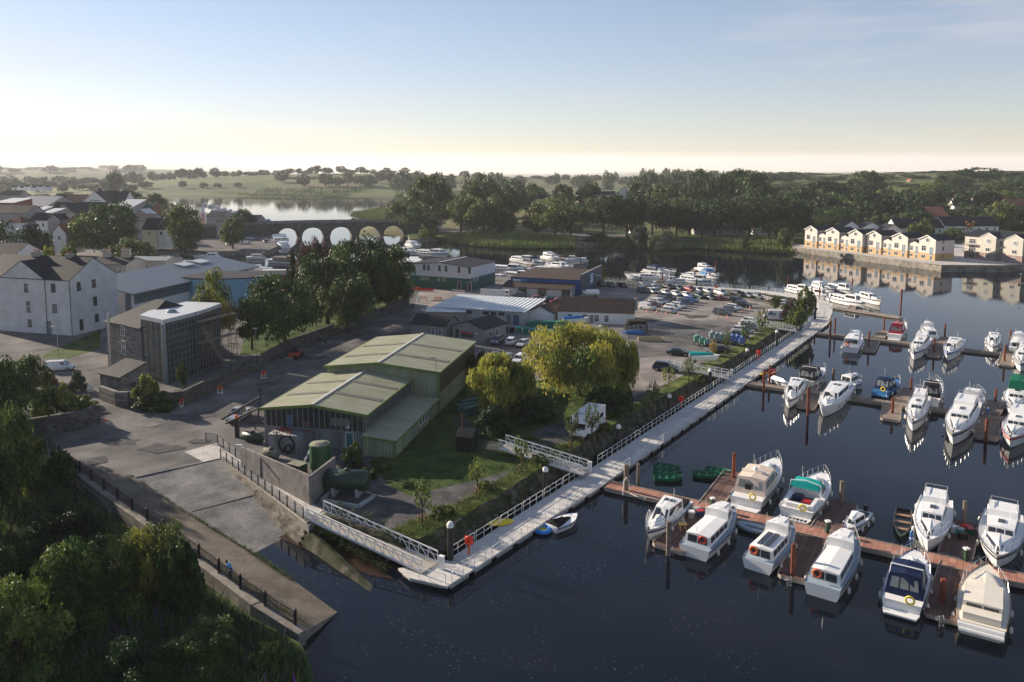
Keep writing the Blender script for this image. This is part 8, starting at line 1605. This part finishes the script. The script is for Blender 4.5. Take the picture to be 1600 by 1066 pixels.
for i, (x, y) in enumerate([(662, 470), (684, 470), (712, 458), (722, 459)]): r = empty('road_barrier', P(x, y, 2), R(-20), ['orange and white barrier beside the far cone', 'orange and white barrier right of the road hole', 'thin barrier before the dark red doors, left', 'thin barrier before the dark red doors, right'][i], 'barrier', 'red road barriers'); m = MB(); m.box(-1.1, 1.1, -.03, .03, .85, 1.05); m.box(-1.1, 1.1, -.03, .03, .4, .55); m.build('panel', ORA if i < 2 else WHITE, r, world=False); m = MB(); m.bar((-1, 0, 0), (-1, 0, 1), .06); m.bar((1, 0, 0), (1, 0, 1), .06); m.build('frame', BLK, r, world=False)
# tractor on the road
rt = empty('tractor', P(462, 560, 2), R(-110), 'orange-red compact loader parked against the stone road wall', 'loader'); m = MB(); m.box(-1.2, .6, -.7, .7, .5, 1.3); m.box(.6, 1.9, -.45, .45, .6, 1.25); m.build('body', mat('loader_red', (.40, .05, .03), .5, var=.15), rt, world=False); m = MB(); q = box5(m, -1.1, .4, .65, .65, 1.25, 2.4, .1, .1, .08, .02); m.build('cab', BLKH, rt, world=False)
m = MB(); [m.panel(q[s_], .1, .9, .15, .9) for s_ in 'spfb']; m.build('cab_glass', CGL, rt, world=False)
for x, r_ in ((-.8, .6), (1.3, .45)):
    for sg in (-1, 1): m = MB(); m.lathe([(r_, -.18), (r_, .18)], (x, sg * .85, r_), 14, axis='Y'); m.build('wheel', TYRE, rt, world=False)
m = MB(); m.box(2.1, 2.5, -.9, .9, .1, .7); m.build('bucket', STEEL, rt, world=False)
# motorbikes by the wall
for i, (x, y) in enumerate([(500, 533), (508, 536)]):
    r = empty('motorbike', P(x, y, 2), R(-60), 'dark motorbike parked on the road below the trees, %s of two' % ['left', 'right'][i], 'motorbike', 'motorbikes by the road wall'); m = MB()
    m.box(-.5, .5, -.15, .15, .4, .85); m.build('body', BLKH, r, world=False)
    for xx in (-.65, .65): m = MB(); m.torus((0, 0, 0), .27, .07, 14, 5, M_=Matrix.Translation((xx, 0, .34)) @ Matrix.Rotation(R(90), 4, 'X')); m.build('wheel', TYRE, r, world=False)
    m = MB(); m.bar((.45, -.35, 1.05), (.45, .35, 1.05), .05); m.bar((.65, 0, .34), (.42, 0, 1.05), .06); m.build('handlebar', STEEL, r, world=False)
# life rings
def lifering(x, y, label, z=ZD, zt=1.35):
    r = empty('life_ring_stand', P(x, y, z), R(-25), label, 'life ring', 'life rings on stands'); m = MB(); m.box(-.1, .1, -.04, .04, 0, zt - .2); m.build('post', ORA, r, world=False); m = MB(); m.torus((0, 0, 0), .34, .11, 16, 7, M_=Matrix.Translation((0, -.1, zt + .1)) @ Matrix.Rotation(R(90), 4, 'X')); m.build('ring', mat('bright_red', (.80, .05, .015), .4, var=0), r, world=False); m = MB(); m.box(-.42, .42, -.06, .06, zt - .32, zt + .52); m.build('housing', MATS['bright_red'], r, world=False)
lifering(733, 866, 'red life ring on an orange post at the near corner of the walkway'); lifering(1064, 637, 'red life ring stand halfway along the walkway'); lifering(1185, 562, 'red life ring on the walkway near the third pontoon'); lifering(1119, 458, 'red life ring on the white fence behind the back row of cars', 2.0)
# lamp posts
def lamp(x, y, yt, label, z=2.0, arm=.9, dx=-1):
    b_ = P(x, y, z); h = PD(x, yt, b_.y).z - z; r = empty('street_lamp', b_, 0, label, 'street lamp'); m = MB(); m.tube([(0, 0, 0), (0, 0, h)], .07, 7, taper=.045); m.build('post', GALV, r, world=False); m = MB(); m.bar((0, 0, h), (arm * dx, 0, h + .1), .07); m.obox((arm * dx * .8, 0, h + .02), .8, .28, .14); m.build('lamp_head', PALER, r, world=False); return r
lamp(92, 566, 511, 'tall street lamp standing by the orange hedge bush'); lamp(385, 741, 697, 'lamp post on the concrete ramp beside the stained wall'); lamp(1122, 500, 463, 'slim white lamp mast in the open car park', arm=.2); lamp(401, 571, 514, 'dark slender pole by the stone road wall', arm=.1); lamp(742, 536, 522, 'white lamp beside the grey hut', arm=.4, dx=1); lamp(70, 650, 630, 'thin pole above the short left stone wall', arm=.1)
lamp(533, 352, 331, 'double headed lamp on the bridge parapet', z=8.6, arm=.5); lamp(762, 430, 413, 'globe lamp by the moorings right of the green and white building', arm=.1); lamp(1594, 450, 428, 'lamp on the jetty at the right edge', z=1, arm=.1); lamp(635, 470, 425, 'pole by the left corner of the green and white building', arm=.1)
# saplings with stakes
for i, (x, yb, yt, w, lb, pl) in enumerate([(660, 818, 745, 44, 'yellow-green sapling nearest the corner gangway', 'yellow'), (746, 772, 712, 38, 'slender yellow-green sapling above the verge, left of the middle gangway', 'yellow'), (815, 738, 680, 40, 'sapling growing in front of the middle gangway truss', 'yellow'), (893, 700, 628, 30, 'thin sapling in front of the camper van cab', 'mid'), (925, 690, 625, 34, 'thin sapling beside the camper van side', 'mid'), (1020, 640, 592, 30, 'sparse sapling at the bend of the gravel track', 'mid'), (1045, 605, 570, 30, 'sapling by the car with the raised bonnet', 'yellow'), (1076, 598, 555, 28, 'sapling in front of the third gangway', 'yellow'), (1114, 560, 532, 22, 'small orange leaved tree before the turquoise covered boat', 'autumn'), (1135, 555, 512, 20, 'thin young tree among the covered dinghies', 'mid'), (1165, 535, 495, 24, 'thin young tree by the black saloon on the verge', 'mid'), (1190, 525, 478, 26, 'young tree before the fourth gangway', 'mid'), (1257, 500, 448, 32, 'bushy young tree at the walkway bend', 'mid'), (1232, 508, 470, 26, 'reddish bush at the top of the verge', 'copper'), (1212, 485, 462, 18, 'young tree behind the dark red saloon', 'mid'), (941, 442, 416, 12, 'small yellow tree at the end wall of the blue warehouse', 'yellow'), (1245, 515, 480, 30, 'leafy bush on the verge beside the tall black pile', 'mid')]):
    b_ = P(x, yb, 2); t = treeb(x, yb, 2, yt, wpx(w * (.85 if i < 12 else 1), b_.y), kind='tall' if i < 13 else 'round', pal=pl, seed=200 + i % 3, dens=130 if i < 12 else 1600, size=.075 if i < 12 else .05, name='young_tree', label=lb, group='young trees on the verge', low=.3 if i < 9 else .1)
    if i < 7: m = MB(); m.bar((-.35, -.3, 0), (-.35, -.3, .9), .07); m.bar((.35, -.3, 0), (.35, -.3, .9), .07); m.bar((-.35, -.3, .85), (.35, -.3, .85), .07); m.build('stake_frame', mat('stake_wood', (.35, .2, .12), .8), t, world=False)
# small things by the water
def disc(name, label, cat, x, y, z, R_, r, m_, m2=None):
    rt = empty(name, P(x, y, z), 0, label, cat); m = MB(); m.torus((0, 0, r), R_, r, 20, 8); m.build('tube', m_, rt, world=False, smooth=True); m = MB(); m.lathe([(R_ - r * .3, r * .8), (R_ - r * .3, r * 1.1)], n=16); m.build('floor', m2 or m_, rt, world=False)
disc('towable_ring', 'round blue and yellow towable float beside the covered speedboat', 'float', 848, 831, 0, .75, .25, mat('bright_blue', (.03, .22, .60), .6), YEL)
rt = empty('kayak', P(782, 818, .65), R(20), 'wide yellow plastic kayak lying behind the walkway rail', 'kayak'); m = MB(); m.loft([[(1.5 * (t - .5) * 2, w_ * math.cos(a * .785), .12 + h_ * math.sin(a * .785)) for a in range(8)] for t, w_, h_ in ((0, .1, .03), (.15, .55, .15), (.5, .75, .2), (.85, .55, .15), (1, .1, .03))]); m.build('hull', YEL, rt, world=False, smooth=True)
rt = empty('stool_table', P(1066, 828, .5), R(10), 'small bright yellow wooden table on the jetty between two cruisers', 'table'); m = MB(); m.box(-.45, .45, -.35, .35, .68, .74); m.build('tabletop', mat('yellow_wood', (.62, .38, .10), .5, var=.08), rt, world=False)
for sx in (-.3, .3):
    for sy in (-.22, .22): m = MB(); m.bar((sx, sy, 0), (sx * .9, sy * .9, .68), .06); m.build('leg', MATS['yellow_wood'], rt, world=False)
rt = empty('bicycle', P(1292, 803, .5), R(40), 'dark bicycle standing on the jetty beside the teal awning boat', 'bicycle')
for xx in (-.5, .5): m = MB(); m.torus((0, 0, 0), .33, .03, 16, 5, M_=Matrix.Translation((xx, 0, .35)) @ Matrix.Rotation(R(90), 4, 'X')); m.build('wheel', TYRE, rt, world=False)
m = MB(); [m.bar(a, b_, .035) for a, b_ in (((-.5, 0, .35), (-.15, 0, .85)), ((-.5, 0, .35), (0, 0, .35)), ((0, 0, .35), (.4, 0, .85)), ((-.15, 0, .85), (.38, 0, .88)), ((0, 0, .35), (-.18, 0, .98)), ((.5, 0, .35), (.36, 0, 1.05)), ((.3, -.25, 1.05), (.3, .25, 1.05)))]; m.build('frame', BLK, rt, world=False)
for x, y, lb in [(1113, 795, 'dark green service pedestal beside the cream covered cruiser'), (1293, 832, 'dark green service pedestal by the little fishing boat'), (1509, 876, 'dark green service pedestal left of the wide white cruiser')]:
    rt = empty('service_pedestal', P(x, y, .5), R(10), lb, 'pedestal', 'green service pedestals'); m = MB(); m.box(-.22, .22, -.2, .2, 0, 1.15); m.build('body', TANKD, rt, world=False); m = MB(); m.box(-.24, .24, -.22, .22, 1.15, 1.3); m.build('cap', WHITE, rt, world=False)
for x, y, lb in [(1424, 846, 'tall blue fender hung left of the three pane cruiser'), (1386, 622, 'blue pedestal right of the navy canopy boat'), (1544, 648, 'blue pedestal beside the flybridge cruiser')]:
    rt = empty('blue_pedestal', P(x, y, .5), 0, lb, 'pedestal', 'blue pedestals'); m = MB(); m.lathe([(.18, 0), (.18, 1.0), (.1, 1.15)], n=10); m.build('body', mat('mid_blue', (.03, .12, .35), .5), rt, world=False); m = MB(); m.lathe([(.2, .3), (.2, .4)], n=10); m.build('collar', WHITE, rt, world=False)
g5 = random.Random(9)
for i, (x, y) in enumerate([(1492, 832), (1500, 835), (1508, 830), (1515, 834), (1504, 842), (1088, 802), (1080, 808), (1094, 806)]):
    rt = empty('jetty_box', P(x, y, .5), R(g5.uniform(0, 90)), ['white storage box on the cluttered right jetty', 'teal folded chair bundle on the cluttered right jetty', 'red crate at the back of the cluttered right jetty', 'red and green bag on the cluttered right jetty', 'dark low box nearest on the cluttered right jetty', 'white outboard box beside the grey dinghy engine', 'grey bundle left of the aft cabin cruiser bow', 'navy bundle by the green pedestal'][i], 'box'); m = MB(); m.box(-.35, .35, -.3, .3, 0, .6); m.build('body', [WHITE, TEAL, REDP, GRNH, BLKH, WHITE, FLOAT, NAVY][i], rt, world=False); m = MB(); m.box(-.37, .37, -.32, .32, .6, .68); m.build('lid', [WHITE, FLOAT, REDP, REDH, BLKH, FLOAT, WHITE, REDH][i], rt, world=False)
# mooring rope round the first pile
m = MB(); a = P(978, 772, .55); m.tube([a + V(-.4, -.3, 0), a + V(-.3, -.2, 1.6), a + V(0, 0, 2.0), a + V(.35, .1, 1.4), a + V(.4, .2, 0), a + V(1.2, -.8, .02), a + V(2.2, -1.0, .02), a + V(1.8, -1.6, -.1)], .05, 5); tag(m.build('mooring_rope', FEND, org=a), 'white rope looped over the grey pile at the walkway end', 'rope')
# ladders on the jetties
for x, y, lb in [(1048, 861, 'small swim ladder on the end of the jetty with the yellow table'), (1232, 908, 'small swim ladder on the jetty beside the orange ring cruiser'), (1470, 970, 'small swim ladder on the rightmost near jetty end')]:
    rt = empty('swim_ladder', P(x, y, .5), R(15), lb, 'ladder', 'swim ladders'); m = MB(); [m.tube([(sx, .3, .1), (sx, .0, .45), (sx, -.1, .1), (sx, -.12, -.6)], .03, 5) for sx in (-.22, .22)]; [m.bar((-.22, -.12, z), (.22, -.12, z), .04) for z in (-.1, -.35)]; m.build('frame', STEELR, rt, world=False); m = MB(); m.box(-.25, .25, .1, .35, 0, .04); m.build('plate', STEEL, rt, world=False)
# rocks at the foot of the bank and along the promenade end
rk = MB(); g6 = random.Random(12)
for a_, b_ in seg[:60]:
    for k in range(3):
        c = a_.lerp(b_, g6.uniform(.6, 1.05)); s = g6.uniform(.12, .4); rk.lathe([(s * .3, -s * .4), (s, -s * .1), (s * .8, s * .35), (s * .2, s * .5)], (c.x, c.y, max(c.z, -.1) + .1), 6)
tag(rk.build('bank_stones', mat('bank_stone', (.12, .115, .105), .95, var=.4, sc=.7)), kind='stuff')
# wheel stops, drains and painted lines in the road (sheets)
# ================================================================ the walker in blue
pp = P(361, 903, 1.66); pr = empty('person', pp, R(-150), 'person in a light blue hooded jacket and dark trousers, bent forward beside the iron railing', 'person')
def skin(name, pts, edges, rad, m_, parent, sub=2):
    me = bpy.data.meshes.new(name); me.from_pydata(pts, edges, []); o = bpy.data.objects.new(name, me); C.objects.link(o)
    md = o.modifiers.new('Skin', 'SKIN'); 
    for i, r in enumerate(rad): me.skin_vertices[0].data[i].radius = (r, r) if not isinstance(r, tuple) else r
    me.skin_vertices[0].data[0].use_root = True
    s = o.modifiers.new('Sub', 'SUBSURF'); s.levels = sub; s.render_levels = sub; me.materials.append(m_); o.parent = parent; CH.setdefault(parent.name, []).append(o); return o
SKIN_ = mat('skin', (.45, .28, .2), .6, var=0); JK = mat('light_blue_jacket', (.10, .38, .72), .7, var=.1); TR = mat('dark_trousers', (.02, .02, .025), .8, var=0)
bp = [(0, 0, .92), (.06, 0, 1.12), (.16, 0, 1.34), (.22, 0, 1.44), (.27, 0, 1.52), (.33, 0, 1.62), (.13, .19, 1.38), (.25, .25, 1.12), (.45, .17, 1.02), (.52, .12, 1.03), (.13, -.19, 1.38), (.25, -.25, 1.12), (.45, -.17, 1.02), (.52, -.12, 1.03), (0, .1, .86), (.03, .11, .48), (-.02, .12, .08), (.12, .13, .04), (0, -.1, .86), (.08, -.11, .48), (.06, -.12, .08), (.2, -.13, .04)]
be = [(0, 1), (1, 2), (2, 3), (3, 4), (4, 5), (2, 6), (6, 7), (7, 8), (8, 9), (2, 10), (10, 11), (11, 12), (12, 13), (0, 14), (14, 15), (15, 16), (16, 17), (0, 18), (18, 19), (19, 20), (20, 21)]
br_ = [.13, .13, .15, .07, .055, .10, .07, .05, .038, .03, .07, .05, .038, .03, .095, .065, .045, .04, .095, .065, .045, .04]
skin('body', bp, be, br_, SKIN_, pr)
jp = bp[:3] + [bp[6], bp[7], bp[8], bp[10], bp[11], bp[12], (.2, 0, 1.45), (-.02, 0, .80)]; skin('jacket', jp, [(0, 1), (1, 2), (2, 3), (3, 4), (4, 5), (2, 6), (6, 7), (7, 8), (2, 9), (0, 10)], [.165, .16, .175, .09, .07, .055, .09, .07, .055, .09, .175], JK, pr)
tp_ = [(0, 0, .9), bp[14], bp[15], (bp[16][0], bp[16][1], .12), bp[18], bp[19], (bp[20][0], bp[20][1], .12)]; skin('trousers', tp_, [(0, 1), (1, 2), (2, 3), (0, 4), (4, 5), (5, 6)], [.135, .11, .08, .065, .11, .08, .065], TR, pr)
m = MB(); m.lathe([(.03, 1.50), (.10, 1.54), (.118, 1.62), (.10, 1.71), (.03, 1.745)], (.315, 0, 0), 10); m.build('hair', mat('dark_hair', (.03, .02, .015), .8, var=0), pr, world=False, smooth=True)
for x, y in ((.03, .125), (.11, -.125)): m = MB(); m.box(x - .1, x + .18, y - .055, y + .055, 0, .1); m.build('shoe', BLKH, pr, world=False)
for y in (-.12, .12):
    for k in range(5): m = MB(); yy = y + (k - 2) * .017; m.tube([(.53, yy, 1.03), (.565 - abs(k - 2) * .006, yy, 1.015), (.58 - abs(k - 2) * .008, yy, .985)], .009, 5); m.build('finger', SKIN_, pr, world=False)
rt = empty('person', P(654, 473, 2), R(60), 'tiny figure in a light blue top by the far road works', 'person'); pr2 = rt
skin('body', bp, be, br_, JK, rt, 1)
# ropes from the near cruisers to the pontoon, bollards etc. are too small to read at this distance
# ================================================================ the morning air
hz = MB(); hz.box(-4200, 4200, -60, 5600, -3.0, 125)
hm_ = bpy.data.materials.new('morning_haze'); hm_.use_nodes = True
hn = hm_.node_tree.nodes; hn.remove(hn['Principled BSDF'])
pv = hn.new('ShaderNodeVolumePrincipled'); pv.inputs['Color'].default_value = (.90, .93, 1.0, 1)
pv.inputs['Density'].default_value = 0.00008; pv.inputs['Anisotropy'].default_value = 0.1
hm_.node_tree.links.new(pv.outputs[0], hn['Material Output'].inputs['Volume'])
tag(hz.build('haze', hm_), kind='stuff')
fb = MB(); fb.box(-2600, 3800, 2300, 4300, 2.5, 96)
fm = bpy.data.materials.new('fog'); fm.use_nodes = True; fn_ = fm.node_tree.nodes; fn_.remove(fn_['Principled BSDF'])
fv = fn_.new('ShaderNodeVolumePrincipled'); fv.inputs['Color'].default_value = (.97, .95, .97, 1); fv.inputs['Density'].default_value = 0.00045; fv.inputs['Anisotropy'].default_value = 0.2
fm.node_tree.links.new(fv.outputs[0], fn_['Material Output'].inputs['Volume'])
tag(fb.build('fog_bank', fm), kind='stuff')
